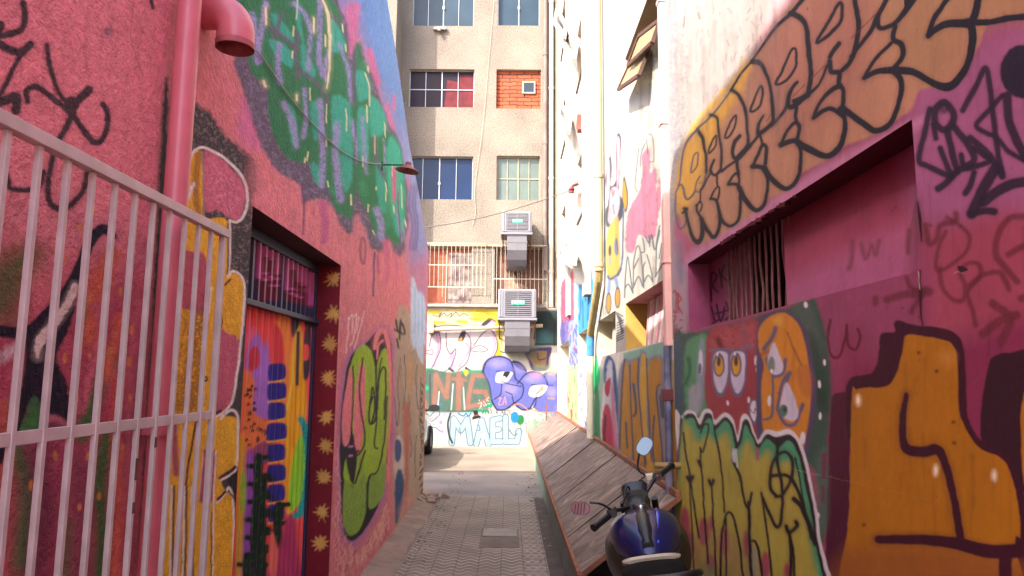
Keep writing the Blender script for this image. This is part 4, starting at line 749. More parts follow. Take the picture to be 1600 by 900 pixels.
# ----- pink conduit in the corner -----
cn = thing('conduit_pipe', 'thin pale pink pipe running up the corner between the two right buildings', 'pipe', (1.17, 5.24, 0))
pkm = plain('faded pink pipe', 'd4a49c', .6, var=.1, scale=5, bs_=((40, 4, .2),))
mb = MB(); mb.box((1.155, 5.19, 1.9), (1.215, 5.27, 9.5)); obj('pipe', mb, pkm, cn, bevel=.012)
for z in (2.52, 3.6, 4.6): mb = MB(); mb.box((1.148, 5.182, z), (1.215, 5.278, z + .035)); obj('clip', mb, pkm, cn, bevel=.004)
mb = MB(); mb.tube([(1.17, 5.23, 0.5), (1.17, 5.23, 1.9)], .026, 14); obj('lower_pipe', mb, plain('blue sprayed pipe', '3c4a78', .6, var=.5, scale=6, tint=lin('807c90')), cn, smooth=True)
mb = MB(); mb.box((1.13, 5.2, 1.50), (1.21, 5.29, 1.585)); obj('junction_box', mb, plain('maroon box', '5a1e22', .6), cn, bevel=.006)
mb = MB(); mb.tube([(1.2, 4.98, 4.56), (1.02, 4.98, 4.56)], .007, 8); o = obj('wall_bracket', mb, M['rust'], None, smooth=True); tag(o, 'short rusty iron peg sticking out of the white wall near the top', 'bracket')
# =====================================================================
#  right: the tall white building farther down the alley
# =====================================================================
WZ = 12.5; WX = XR + .004
LOW = [(5.36, 7.25), (7.95, 9.5), (10.8, 12.2), (14.2, 16.9)]; LZ = (1.95, 2.43)
HO = [(5.38, 7.08, 4.5, 5.02)] + [(a, b, z, z + 1.05) for a, b in ((10.7, 12.25), (14.3, 16.1)) for z in (4.42, 6.87, 9.3)] + [(a, b, 9.3, 10.3) for a, b in ((5.38, 6.95),)]
HOLES = [(a, b) + LZ for a, b in LOW] + HO
sh = Sheet()
y1 = pxsteps(795 + 1320 / 9.0, 795 + 1320 / 5.145, WX, 1.2, [h[i] for h in HOLES for i in (0, 1)] + [5.145, 9.0]); y1 = y1[(y1 >= 5.145) & (y1 <= 9.0)]
y2 = pxsteps(795 + 1320 / 17.86, 795 + 1320 / 9.0, WX, 1.0, [h[i] for h in HOLES for i in (0, 1)] + [9.0, 17.86]); y2 = y2[(y2 >= 9.0) & (y2 <= 17.86)]
z1 = np.concatenate([steps(0.2, 6.6, 6.4 / .009, [h[i] for h in HOLES for i in (2, 3)])]); z1 = np.concatenate([[0], z1, [9.3, 10.3, WZ]])
z2 = np.concatenate([[0], steps(0.2, WZ, 12.3 / .016, [h[i] for h in HOLES for i in (2, 3)])])
fn = lambda U, W: (np.full(U.shape, WX), U, W)
sh.grid(y1, z1, fn, HOLES); sh.grid(y2, z2, fn, HOLES)
p = Paint(sh.verts(), 'e4ddd0', .5); L, Q = p.line, p.poly; p.wu = p.u + (p.wu - p.u) * .5; p.wv = p.v + (p.wv - p.v) * .5
for x in (985, 992, 998): L('8c8a8e', [(x, -20), (x - 6, 50), (x - 12, 95)], 5, 4, a=.6, sp=.4)
for x in (1014, 1020, 1008): L('8c8a8e', [(x + 14, 30), (x + 4, 90), (x, 122)], 5, 3, a=.6, sp=.4)
L('a8a6a8', [(970, 50), (968, 110)], 4, 3, a=.5, sp=.4); L('d8d4d0', [(985, 150), (958, 230)], 1, 1, a=.6)
Q('e3ddd0', [(900, 20), (918, 30), (918, 160), (900, 150)], 6, a=.5)
# pink blot, loose scribble
Q('d98aa4', [(1003, 244), (1010, 232), (1016, 240), (1016, 270), (1024, 262), (1026, 300), (1031, 278), (1034, 310), (1028, 342), (1022, 372), (1008, 372), (998, 368), (992, 390), (984, 396), (978, 388), (979, 345), (986, 322), (998, 300), (1004, 270)], 1.2, rough=2.5)
for q in ([(1014, 210), (1020, 214), (1022, 250), (1016, 252)], [(1008, 224), (1002, 240), (1000, 260)], [(998, 232), (994, 270), (992, 290), (996, 300)], [(1010, 218), (1012, 240)]): L('66707c', q, 1.6, .7)
# letters below it
GL_ = '5a6476'
for q in ([(976, 465), (978, 420), (981, 402), (985, 430), (989, 458)], [(977, 450), (982, 444), (988, 456)], [(990, 450), (990, 410), (996, 384), (1002, 400), (1005, 445)], [(990, 420), (998, 404)], [(991, 446), (998, 432), (1004, 448)], [(1006, 450), (1005, 420), (1008, 410)], [(1007, 440), (1013, 430), (1020, 440)], [(1011, 398), (1018, 425), (1020, 440)], [(1004, 372), (1007, 392), (1002, 394)], [(1009, 370), (1014, 380), (1014, 368)], [(1015, 385), (1018, 366), (1022, 388)], [(1025, 432), (1026, 380), (1031, 352)], [(1024, 432), (1036, 412)], [(1031, 360), (1024, 390), (1020, 378)], [(1034, 380), (1030, 404)]): L(GL_, q, 2, .7)
# the tall cartoonish figure: pale pink ears, yellow body
Q('46505e', [(951, 248), (955, 246), (956, 270), (954, 290), (962, 282), (962, 240), (964, 212), (968, 208), (971, 222), (968, 270), (968, 300), (974, 316), (972, 340), (960, 352), (948, 354), (946, 330), (950, 315), (946, 280)], 1)
Q('e8b8c8', [(949, 256), (952, 252), (953, 280), (951, 312), (948, 300)], .8); Q('e8b8c8', [(964, 222), (967, 214), (969, 230), (967, 280), (964, 290)], .8); Q('e8bcc4', [(955, 295), (966, 295), (968, 320), (960, 350), (950, 345), (952, 320)], .9); L('8c5a6c', [(956, 296), (958, 306), (960, 298)], 1.6, .7); L('8c5a6c', [(958, 320), (960, 334)], 1.6, .7)
Q('46505e', [(975, 275), (981, 298), (981, 320), (977, 332), (972, 310)], .9); Q('dca43c', [(975, 282), (979, 300), (979, 320), (976, 326), (973, 305)], .8)
Q('e8bc60', [(949, 362), (958, 345), (965, 338), (968, 356), (968, 420), (958, 438), (949, 432), (947, 400)], 1); p.ell('7a8aa4', 963, 386, 3.4, 14, 1); p.ell('46505e', 953, 392, 2.4, 9, 1); L('46505e', [(963, 374), (966, 398)], 1.2, .6); p.ell('e0a0b0', 953, 408, 2, 8, .8)
L('5a6488', [(974, 330), (973, 380), (972, 410), (966, 430)], 2.6, .8); L('5a6488', [(950, 432), (953, 436), (964, 430), (970, 420)], 4, 1); L('5a6488', [(945, 280), (945, 400)], 1.2, .8); L('8ca4c8', [(952, 440), (950, 470)], 5, 1.2); L('8ca4c8', [(962, 436), (966, 455)], 5, 1.2)
for cx, cy in ((951, 474), (965, 465)): p.ell('46505e', cx, cy, 4.6, 17, .9); p.ell('d8a050', cx, cy, 3.2, 14, .8)
for q in ([(939, 480), (940, 495)], [(942, 474), (943, 492)], [(945, 478), (947, 492)]): L('6a6a70', q, 1, .6)
for i in range(10): L('4c4e58', [(962 + i * 1.1, 488 + i * 3), (970 + rng.rand() * 4, 494 + i * 3)], 2, .7)
for i in range(8): L('3a3e4a', [(964, 505 + i * 4), (974, 500 + i * 4)], 1.8, .7)
# green-grey dado, bands of colour
Q('8fb8a4', [(974, 552), (1048, 530), (1050, 570), (974, 590)], 1.5, False); Q('c8b088', [(968, 585), (1060, 560), (1062, 760), (962, 740)], 2, False)
OGL = 'c08a3a'
Q('8f8c98', [(966, 590), (976, 560), (984, 562), (998, 556), (1002, 548), (1010, 550), (1012, 560), (1034, 556), (1040, 600), (1058, 640), (1064, 780), (960, 720)], 2)
Q(OGL, [(970, 600), (976, 568), (981, 570), (983, 590), (988, 680), (984, 720), (972, 712), (968, 650)], .9); Q(OGL, [(986, 568), (996, 566), (997, 596), (986, 600)], .9); Q(OGL, [(988, 606), (994, 604), (1000, 650), (1006, 740), (990, 720), (986, 650)], .9); Q('d9a840', [(1002, 560), (1008, 556), (1012, 575), (1010, 640), (1014, 700), (1022, 740), (1008, 740), (1000, 640)], .9); Q(OGL, [(1014, 570), (1032, 562), (1033, 600), (1028, 612), (1032, 680), (1038, 760), (1022, 740), (1014, 640)], .9); Q('b8822e', [(1038, 640), (1052, 625), (1058, 680), (1062, 780), (1044, 770)], 1)
for q, ww in (([(976, 562), (972, 600), (968, 700)], 3), ([(984, 570), (986, 640), (990, 720)], 2.4), ([(998, 560), (997, 600), (1004, 680), (1008, 730)], 2.6), ([(1010, 560), (1012, 610), (1018, 720)], 2.4), ([(1032, 600), (1026, 615), (1034, 700), (1038, 760)], 2.6), ([(990, 600), (994, 640), (990, 650)], 4), ([(978, 660), (980, 700)], 3), ([(1034, 620), (1036, 650)], 7), ([(1046, 630), (1050, 690), (1046, 740)], 1.4), ([(1006, 700), (1010, 725)], 2), ([(1022, 650), (1020, 700), (1024, 730)], 3)): L('5e5a66', q, ww, .8)
Q('3c6088', [(941, 590), (946, 562), (953, 556), (962, 575), (966, 640), (962, 720), (958, 660), (954, 600), (946, 600)], 1.2); Q('c8c4d0', [(949, 570), (956, 565), (958, 600), (964, 660), (966, 720), (958, 720), (950, 640), (944, 640), (946, 610)], 1.5, rough=1.5)
Q('b03c50', [(946, 598), (954, 590), (953, 612), (949, 620), (945, 612)], 1.2); Q('b83c58', [(942, 650), (946, 632), (954, 640), (960, 680), (964, 740), (946, 710), (940, 680)], 1.5, rough=1.5); Q('c87090', [(955, 600), (960, 620), (968, 740), (962, 740), (956, 660)], 1.5, a=.8); L('6c1c2c', [(946, 650), (944, 690), (948, 700)], 4, 1.5)
Q('9aa89c', [(934, 590), (941, 575), (944, 600), (938, 660), (940, 710), (928, 700)], 2, a=.9); Q('c04a60', [(918, 575), (926, 568), (930, 590), (922, 592)], 1); Q('2cb070', [(918, 592), (926, 586), (930, 560), (933, 558), (938, 590), (932, 612), (926, 618), (918, 612)], 1.2); Q('2c8050', [(929, 612), (936, 612), (938, 700), (928, 690)], 1.5, a=.9); Q('282838', [(918, 618), (926, 618), (928, 640), (926, 700), (916, 690), (922, 650)], 1.5, rough=1.5); L('b82838', [(918, 616), (926, 616)], 3, 1); Q('9c9cb0', [(912, 640), (920, 622), (922, 660), (914, 690)], 2, a=.8, sp=.4)
Q('e6e2ec', [(904, 572), (917, 568), (918, 660), (914, 690), (904, 670)], 1.2)
for i in range(26): x = 905 + rng.rand() * 12; y = 575 + rng.rand() * 95; L('6c74a8' if i % 3 else 'a0405c', [(x, y), (x + rng.randn() * 2, y + 8)], 1.2, .6, a=.8)
Q('b4cc94', [(886, 576), (902, 572), (902, 665), (886, 658)], 1.4); Q('b8dce8', [(881, 575), (885, 575), (885, 640), (882, 640)], 1.2)
for i in range(26): x = 886 + rng.rand() * 15; y = 580 + rng.rand() * 80; L('6a8a5c' if i % 4 else 'a84a5c', [(x, y), (x + rng.randn(), y + 9)], 1.2, .6, a=.8)
for x in (893, 892): L('b03848', [(x, 640), (x, 660)], 1.6, .6)
# upper colour fields near the far end
Q('d0607c', [(876, 452), (882, 436), (890, 428), (896, 424), (897, 492), (888, 508), (877, 516)], 1.2, rough=1.5); Q('7a6ca8', [(876, 508), (888, 500), (897, 494), (897, 510), (894, 536), (880, 541), (875, 530)], 1.5, rough=1.5)
for i in range(22): x = 878 + rng.rand() * 18; y = 440 + rng.rand() * 95; L('8c3c64' if y < 500 else '3c3c7c', [(x, y), (x + rng.randn(), y + 10)], 1.1, .6, a=.7)
Q('9ca8d0', [(889, 510), (896, 500), (902, 508), (903, 560), (898, 572), (889, 560)], 1.5, rough=1.5)
for i in range(24): x = 890 + rng.rand() * 12; y = 500 + rng.rand() * 70; L(('2c4ca0', 'b84a5c', '3c6cc0')[i % 3], [(x, y), (x + rng.randn() * 3, y + 8)], 1.6, .6)
Q('b8c4dc', [(898, 450), (904, 445), (904, 500), (899, 500)], 2, a=.8)
Q('4ca4d8', [(904, 446), (910, 444), (914, 434), (922, 430), (924, 420), (931, 470), (933, 500), (928, 508), (916, 514), (905, 524), (903, 480)], 1.4, rough=2)
for q in ([(906, 445), (907, 480), (905, 500)], [(914, 438), (915, 470)], [(920, 432), (918, 500)], [(924, 422), (923, 460)], [(928, 470), (930, 500)], [(910, 470), (911, 512)]): L('24528c', q, 1.4, .7)
Q('4c5ca0', [(877, 500), (882, 505), (882, 534), (877, 536)], 2, a=.6)
for i in range(14): L('5c4c7c', [(877 + rng.rand() * 6, 470 + i * 5), (878 + rng.rand() * 6, 476 + i * 5)], 1, .6)
p.stains(880, 1040, 0, 420, 90, '6c6660', .3)
white = thing('white_building', 'tall white building with tilted metal windows and a band of graffiti at street level', 'building', (3, 11, 0))
wc_ = p.out(); low_ = (sh.verts()[:, 2] < 1.95) & (sh.verts()[:, 1] < 10.5); wc_[low_] = np.clip(wc_[low_] * 1.55, 0, .8)   # colours of the street-level band brightened to offset the shade on it
sh.build('painted_wall', M['farpaint'], wc_, white)
cream = plain('cream plaster', 'b4ac92', .85, var=.08, scale=5, bs_=((25, 4, .2),)); pinkpl = plain('pink plaster', 'c07a80', .8, var=.12, scale=5); whitem = plain('white plaster', 'a09890', .85, var=.06)
soff = plain('weathered grey plaster', 'a89c8c', .9, var=.15, scale=4)
mb = MB(); X1 = WX + .42
mb.box((X1, 5.14, 0), (6, 17.87, WZ))
mb.box((WX + .004, 5.14, WZ - .25), (X1, 17.87, WZ)); mb.box((WX + .004, 5.139, 0), (X1 - .002, 5.143, WZ - .25))
obj('wall', mb, whitem, white)
def recess(name, a, b, c, d, mats, dep=.30):
    x0, x1 = WX, WX + dep; mb = MB()
    mb.quad((x0, b, c), (x1, b, c), (x1, b, d), (x0, b, d)); obj(name, mb, mats[0], white)
    mb = MB(); mb.quad((x0, a, d), (x1, a, d), (x1, b, d), (x0, b, d)); obj('window_soffit', mb, mats[1], white)
    mb = MB(); mb.quad((x0, a, c), (x0, b, c), (x1, b, c), (x1, a, c)); mb.quad((x0, a, c), (x0, a, d), (x1, a, d), (x1, a, c)); obj('window_sill', mb, mats[2], white)
glassd = plain('dusty dark glass', '2a2a2c', .15, var=.3, scale=3)
for i, (a, b) in enumerate(LOW):
    recess('window_jamb', a, b, LZ[0], LZ[1], (plain('ochre plaster', 'b08c44', .85, scale=5) if i == 0 else cream, pinkpl if i == 0 else cream, whitem))
    mb = MB(); mb.quad((WX + .31, a, LZ[0]), (WX + .31, b, LZ[0]), (WX + .31, b, LZ[1]), (WX + .31, a, LZ[1])); obj('dark_opening', mb, M['darkwall'], white)
# leaning boards in the nearest low window and pink fixings beside them
pb = [plain('pink board', 'd8a0a4', .7, var=.25, scale=9), plain('cream board', 'd8ccb8', .7, var=.25, scale=9), plain('mauve board', 'b88894', .7, var=.25, scale=9)]
for k in range(9):
    y = 5.98 + k * .105; mb = MB(); mb.bar((WX + .09 + .005 * k, y, LZ[0]), (WX + .16, y + .02 * rng.randn(), LZ[1] - .02), .014, .07, (0, 1, 0)); obj('board', mb, pb[k % 3], white)
for k in range(3): mb = MB(); mb.box((WX + .10, 5.4, 2.0 + k * .14), (WX + .26, 5.93, 2.03 + k * .14)); obj('shelf', mb, pb[0], white)
mb = MB(); mb.box((WX + .05, 5.375, LZ[0]), (WX + .07, 5.52, LZ[1] - .1)); obj('board', mb, pb[0], white)
for k in range(7): mb = MB(); y = 8.15 + k * .13; mb.bar((WX + .10, y, LZ[0]), (WX + .14, y, LZ[1] - .01), .03, .02, (0, 1, 0)); obj('window_bar', mb, whitem, white)
tansof = plain('tan shaded soffit', '8c7454', .9, var=.2, scale=4)  # tan tone takes in the shade of the deep opening
for a, b, c, d in HO:
    near = a < 6
    recess('window_jamb', a, b, c, d, (soff, tansof if near else soff, whitem))
    mb = MB(); mb.quad((WX + .31, a, c), (WX + .31, b, c), (WX + .31, b, d), (WX + .31, a, d)); obj('window_pane', mb, glassd, white)
    if not near:
        mb = MB(); mb.box((WX - .03, a - .05, c - .05), (WX + .05, b + .05, c - .004)); obj('window_ledge', mb, plain('dark ledge', '6c645e', .8), white)
rustf = plain('rusty window steel', '4a2c20', .6, var=.4, scale=12)
yglass, yn, yb_ = newmat('dusty yellowed glass'); yb_.inputs['Base Color'].default_value = lin('a8936a') + [1]; yb_.inputs['Roughness'].default_value = .25; yb_.inputs['Transmission Weight'].default_value = .35
gglass = plain('dirty pale pane', '8c8a86', .4, var=.35, scale=5)
def awning(a, b, z, h, out, fm, gm_, th=.04):
    """top-hung pane swung outwards at its lower edge"""
    x0, x1 = WX - .015, WX - out; fr = MB()
    zt, zb = z, z - h
    for (p_, q_) in (((x0, a, zt), (x0, b, zt)), ((x1, a, zb), (x1, b, zb)), ((x0, a, zt), (x1, a, zb)), ((x0, b, zt), (x1, b, zb))): fr.bar(p_, q_, th, th, (1, 0, 0))
    o = obj('window_sash', fr, fm, white); mb = MB(); mb.quad((x0, a, zt), (x0, b, zt), (x1, b, zb), (x1, a, zb)); obj('pane', mb, gm_, o)
def sash(pts, xt, xb, fm, gm_, th):
    a, b, c, d = (Vector(atX(x, y, X)) for (x, y), X in zip(pts, (xt, xt, xb, xb)))
    fr = MB()
    for p_, q_ in ((a, b), (b, c), (c, d), (d, a)): fr.bar(p_, q_, th, th, (1, 0, 0))
    o = obj('window_sash', fr, fm, white); mb = MB(); mb.quad(a, b, c, d); obj('pane', mb, gm_, o)
sash([(999, 56), (1031, 31), (1019, 67), (981, 103)], 1.18, 1.12, rustf, yglass, .03)
sash([(982, 105), (1014, 77), (998, 118), (966, 140)], 1.17, 1.08, rustf, yglass, .03)
greyf = plain('weathered grey sash', 'a09890', .8, var=.2, scale=10)
for pts in ([(870, 15), (885, 42), (882, 58), (867, 35)], [(884, 43), (901, 72), (897, 95), (881, 68)], [(874, 158), (891, 190), (888, 208), (873, 180)]): sash(pts, 1.14, .98, greyf, glassd, .07)
for pts in ([(882, 376), (900, 402), (898, 412), (880, 388)], [(874, 391), (898, 408), (895, 416), (872, 400)]): sash(pts, 1.14, .95, greyf, gglass, .06)
# pilaster and edge strip
mb = MB(); mb.box((WX - .09, 10.3, 2.9), (WX - .001, 10.68, WZ)); obj('pilaster', mb, whitem, white)
mb = MB(); mb.box((WX - .06, 13.7, 2.9), (WX - .001, 14.25, WZ)); obj('pilaster', mb, whitem, white)
# yellow drain pipe
yp = thing('drainpipe', 'cream drain pipe down the white wall that kinks and turns blue above head height', 'pipe', (1.14, 9, 0))
ym = plain('cream pipe', 'a39574', .5, var=.06); tanm = plain('grimy tan pipe', '9c8c5c', .7, var=.25, scale=9, bs_=((30, 4, .3),)); bl = plain('blue sprayed pipe section', '3c80b8', .6, var=.3, scale=8)
T = lambda x, y, X=1.12: tuple(atX(x, y, X))
mb = MB(); mb.tube([(1.12, 8.72, 12.4), (1.12, 8.72, 3.0)], .055, 16); obj('upper_pipe', mb, ym, yp, smooth=True)
k0 = 3.02; mb = MB(); mb.tube([(1.12, 8.72, 3.05), (1.12, 8.76, 2.9), (1.12, 9.6, 2.35), (1.12, 9.7, 2.25)], .05, 16); obj('kinked_section', mb, tanm, yp, smooth=True)
mb = MB(); mb.tube([(1.12, 9.7, 2.26), (1.12, 9.75, 1.98)], .054, 16); obj('painted_section', mb, bl, yp, smooth=True)
mb = MB(); mb.tube([(1.12, 9.75, 1.99), (1.12, 9.78, .86)], .05, 16); obj('lower_pipe', mb, plain('pale grimy pipe', 'd0c8b0', .6), yp, smooth=True)
for z in (3.05, 4.2, 7): mb = MB(); mb.tube([(1.12, 8.72, z), (1.12, 8.72, z + .05)], .066, 16); obj('collar', mb, ym, yp, smooth=True)
# small things on the wall
mb = MB(); mb.prism([(0, 0), (.16, .12), (.3, .1), (.3, -.16), (.22, -.2)], lambda a, b: (WX - .09, 11.6 - a, 5.95 + b), lambda a, b: (WX - .0, 11.6 - a, 5.95 + b)); o = obj('wall_box', mb, plain('rusty red box', '7a3c34', .7, var=.3, scale=12)); tag(o, 'little rusty red box fixed high on the white wall', 'electric box')
ins = thing('cable_anchor', 'rust red insulator bracket holding the overhead cable on the white wall', 'bracket', (1.15, 13.6, 5.2))
q = atX(893, 297, 1.08); mb = MB(); mb.tube([(1.2, q[1], q[2] + .12), (1.1, q[1], q[2] + .08), (q[0], q[1], q[2])], .03, 8); obj('arm', mb, M['rust'], ins, smooth=True)
mb = MB(); mb.lathe([(.01, -.06), (.06, -.05), (.04, -.02), (.06, .01), (.04, .05), (.01, .06)], Matrix.Translation(tuple(q)), 14); obj('insulator', mb, plain('brown insulator', '6c2c2c', .3), ins, smooth=True)
ov = MB(); e0 = np.array([-2.6, 12.2, 0]); a_ = atY(667, 353, 12.0); a_ = np.array([a_[0] - .9, 12.0, a_[2] - .22]); P = []
s0, s1 = atY(640, 359, 12.0), q
for t in np.linspace(0, 1, 16): pt = s0 + (s1 - s0) * t; P.append((pt[0], pt[1], pt[2] - .10 * math.sin(math.pi * t)))
ov.tube(P, .009, 6); o = obj('overhead_cable', ov, plain('dark cable', '4c4642', .6), smooth=True); tag(o, 'dark cable strung across the end of the alley in front of the beige facade', 'cable')
# =====================================================================
#  the beige apartment block closing the alley
# =====================================================================
BY = 17.88
def pebble(name, c1, c2):
    m, n, b = newmat(name); g = N(n, 'ShaderNodeNewGeometry'); v = N(n, 'ShaderNodeTexVoronoi'); v.inputs['Scale'].default_value = 26
    n.links.new(g.outputs['Position'], v.inputs['Vector'])
    nz = N(n, 'ShaderNodeTexNoise'); nz.inputs['Scale'].default_value = 1.1; nz.inputs['Detail'].default_value = 8; n.links.new(g.outputs['Position'], nz.inputs['Vector'])
    n2 = N(n, 'ShaderNodeTexNoise'); n2.inputs['Scale'].default_value = 42; n2.inputs['Detail'].default_value = 5; n.links.new(g.outputs['Position'], n2.inputs['Vector'])
    r = N(n, 'ShaderNodeValToRGB'); e = r.color_ramp.elements; e[0].position = .38; e[0].color = lin('5c544e') + [1]; e[1].position = .5; e[1].color = lin(c1) + [1]; r.color_ramp.elements.new(.7).color = lin(c2) + [1]
    n.links.new(n2.outputs[0], r.inputs[0])
    r2 = N(n, 'ShaderNodeMapRange'); r2.inputs[1].default_value = .3; r2.inputs[2].default_value = .7; r2.inputs[3].default_value = .8; r2.inputs[4].default_value = 1.12; n.links.new(nz.outputs[0], r2.inputs[0])
    vm = N(n, 'ShaderNodeVectorMath', operation='SCALE'); n.links.new(r.outputs[0], vm.inputs[0]); n.links.new(r2.outputs[0], vm.inputs['Scale']); n.links.new(vm.outputs[0], b.inputs['Base Color'])
    b.inputs['Roughness'].default_value = .95; b.inputs['Specular IOR Level'].default_value = .2
    bump(n, b, g.outputs['Position'], [(28, 5, .6)], .02); return m
peb = pebble('pebble dash', '756d64', '817970')
apt = thing('apartment_building', 'beige pebble dashed apartment block closing the end of the alley', 'building', (-1, 19, 0))
WINS = [(-2.68, -1.03, 11.05, 12.5, 'a'), (-.38, .75, 11.08, 12.5, 'b'), (-2.72, -.99, 8.77, 9.83, 'c'), (-.40, .79, 8.75, 9.84, 'd'), (-2.75, -.99, 6.27, 7.43, 'e'), (-.37, .77, 6.27, 7.46, 'f'), (-2.3, -.98, 3.55, 5.0, 'g'), (-.39, .88, 3.55, 5.0, 'h')]
def wall_holes(mb, x0, x1, z0, z1, holes, y):
    xs = sorted(set([x0, x1] + [v for h in holes for v in h[:2]])); zs = sorted(set([z0, z1] + [v for h in holes for v in h[2:4]]))
    for a, b in zip(xs, xs[1:]):
        for c, d in zip(zs, zs[1:]):
            mx, mz = (a + b) / 2, (c + d) / 2
            if any(h[0] < mx < h[1] and h[2] < mz < h[3] for h in holes): continue
            mb.quad((a, y, c), (b, y, c), (b, y, d), (a, y, d))
mb = MB(); wall_holes(mb, -2.93, 1.62, 0, 16, WINS, BY); me_o = obj('facade_wall', mb, peb, apt)
mb = MB(); mb.box((-12, BY - 1.0, 0), (-2.93, BY + 4, 16)); obj('projecting_bay', mb, peb, apt)
mb = MB(); mb.box((-2.93, BY + .32, 0), (6, BY + 4, 15.9)); mb.box((1.62, BY - .0, 0), (6, BY + .31, 16)); obj('wall_core', mb, M['darkwall'], apt)
rev = plain('window reveal plaster', '8a8070', .85, var=.1)
glb = plain('blue tinted glass', '0c2040', .3, var=.25, scale=1.2, spec=.2); glg = plain('grey blue glass', '22323f', .3, var=.25, scale=1.2, spec=.25); glgr = plain('frosted green pane', '4c5853', .3, var=.12, scale=3); glp = plain('plum curtained pane', '1c0c1c', .4, var=.3, scale=2, spec=.15)
alum = plain('pale aluminium', '92969c', .4, metal=.3); beigef = plain('beige steel frame', '9a8468', .6, var=.2)
brick = None
m, n, b = newmat('orange hollow bricks'); g = N(n, 'ShaderNodeNewGeometry'); sp_ = N(n, 'ShaderNodeSeparateXYZ'); cb_ = N(n, 'ShaderNodeCombineXYZ'); n.links.new(g.outputs['Position'], sp_.inputs[0]); n.links.new(sp_.outputs[0], cb_.inputs[0]); n.links.new(sp_.outputs[2], cb_.inputs[1])
nz = N(n, 'ShaderNodeTexNoise'); nz.inputs['Scale'].default_value = 6; n.links.new(cb_.outputs[0], nz.inputs['Vector']); ad = N(n, 'ShaderNodeMixRGB'); ad.inputs[0].default_value = .07; n.links.new(cb_.outputs[0], ad.inputs[1]); n.links.new(nz.outputs['Color'], ad.inputs[2])
bt = N(n, 'ShaderNodeTexBrick'); bt.inputs['Scale'].default_value = 1; bt.inputs['Brick Width'].default_value = .36; bt.inputs['Row Height'].default_value = .10; bt.inputs['Mortar Size'].default_value = .012; bt.inputs['Color1'].default_value = lin('8a3c24') + [1]; bt.inputs['Color2'].default_value = lin('9c4a2c') + [1]; bt.inputs['Mortar'].default_value = lin('3c201a') + [1]
n.links.new(ad.outputs[0], bt.inputs['Vector']); n.links.new(bt.outputs[0], b.inputs['Base Color']); b.inputs['Roughness'].default_value = .95
bb_ = N(n, 'ShaderNodeBump'); bb_.invert = True; bb_.inputs['Distance'].default_value = .03; n.links.new(bt.outputs['Fac'], bb_.inputs['Height']); n.links.new(bb_.outputs[0], b.inputs['Normal']); brick = m
curt = plain('red curtain', '52101c', .9, var=.35, scale=5)
def win(a, b, c, d, cols, rows, fm, gm_, dep=.15, th=.02, mid=True, lab=None):
    r = MB(); y0, y1 = BY, BY + dep
    for q in (((a, y0, d), (b, y0, d), (b, y1, d), (a, y1, d)), ((a, y0, c), (b, y0, c), (b, y1, c), (a, y1, c)), ((a, y0, c), (a, y0, d), (a, y1, d), (a, y1, c)), ((b, y0, c), (b, y0, d), (b, y1, d), (b, y1, c))): r.quad(*q)
    w_ = obj('window', r, rev, apt, label=lab)
    f = MB(); y = y1 - .04
    f.box((a, y, c), (a + th, y1, d)); f.box((b - th, y, c), (b, y1, d)); f.box((a + th, y, c), (b - th, y1, c + th)); f.box((a + th, y, d - th), (b - th, y1, d))
    for i in range(1, cols):
        x = a + (b - a) * i / cols; t = th * (1.3 if i == cols // 2 else .7); f.box((x - t / 2, y + .002, c + th), (x + t / 2, y1 - .002, d - th))
    for j in range(1, rows): z = c + (d - c) * j / rows; f.box((a + th, y + .006, z - th / 2), (b - th, y1 - .006, z + th / 2))
    obj('frame', f, fm, w_)
    g_ = MB(); g_.quad((a, y1 - .01, c), (b, y1 - .01, c), (b, y1 - .01, d), (a, y1 - .01, d)); obj('pane', g_, gm_, w_)
    if mid: k_ = MB(); x = (a + b) / 2; k_.box((x - .03, y - .02, c + (d - c) * .36), (x + .03, y, c + (d - c) * .42)); obj('latch', k_, alum, w_)
    return w_
win(*WINS[0][:4], 4, 1, alum, glg); win(*WINS[1][:4], 2, 1, alum, glg); wc = win(*WINS[2][:4], 4, 2, alum, glp, mid=False, lab='window with red curtains behind its right half')
a, b_, c, d = WINS[2][:4]
mb = MB(); mb.quad((a + .93, BY + .138, c + .02), (b_ - .3, BY + .138, c + .02), (b_ - .42, BY + .138, d - .3), (a + 1.0, BY + .138, d - .25)); mb.quad((b_ - .42, BY + .136, c + .02), (b_ - .02, BY + .136, c + .02), (b_ - .02, BY + .136, d - .12), (b_ - .4, BY + .136, d - .12)); obj('curtain', mb, curt, wc)
win(*WINS[4][:4], 4, 1, alum, glb); win(*WINS[5][:4], 4, 2, beigef, glgr, mid=False, lab='window with pale green frosted panes')
# bricked-up opening with a tiny window
a, b_, c, d = WINS[3][:4]; wb = win(a, b_, c, d, 1, 1, rev, brick, .12, .001, False, 'opening bricked up with orange hollow bricks')
mb = MB(); mb.box((.29, BY + .06, 9.20), (.64, BY + .118, 9.54)); fr_ = obj('small_frame', mb, rev, wb); mb = MB(); mb.quad((.33, BY + .057, 9.24), (.60, BY + .057, 9.24), (.60, BY + .057, 9.50), (.33, BY + .057, 9.50)); obj('small_pane', mb, plain('dark glass', '141c24', .1), fr_)
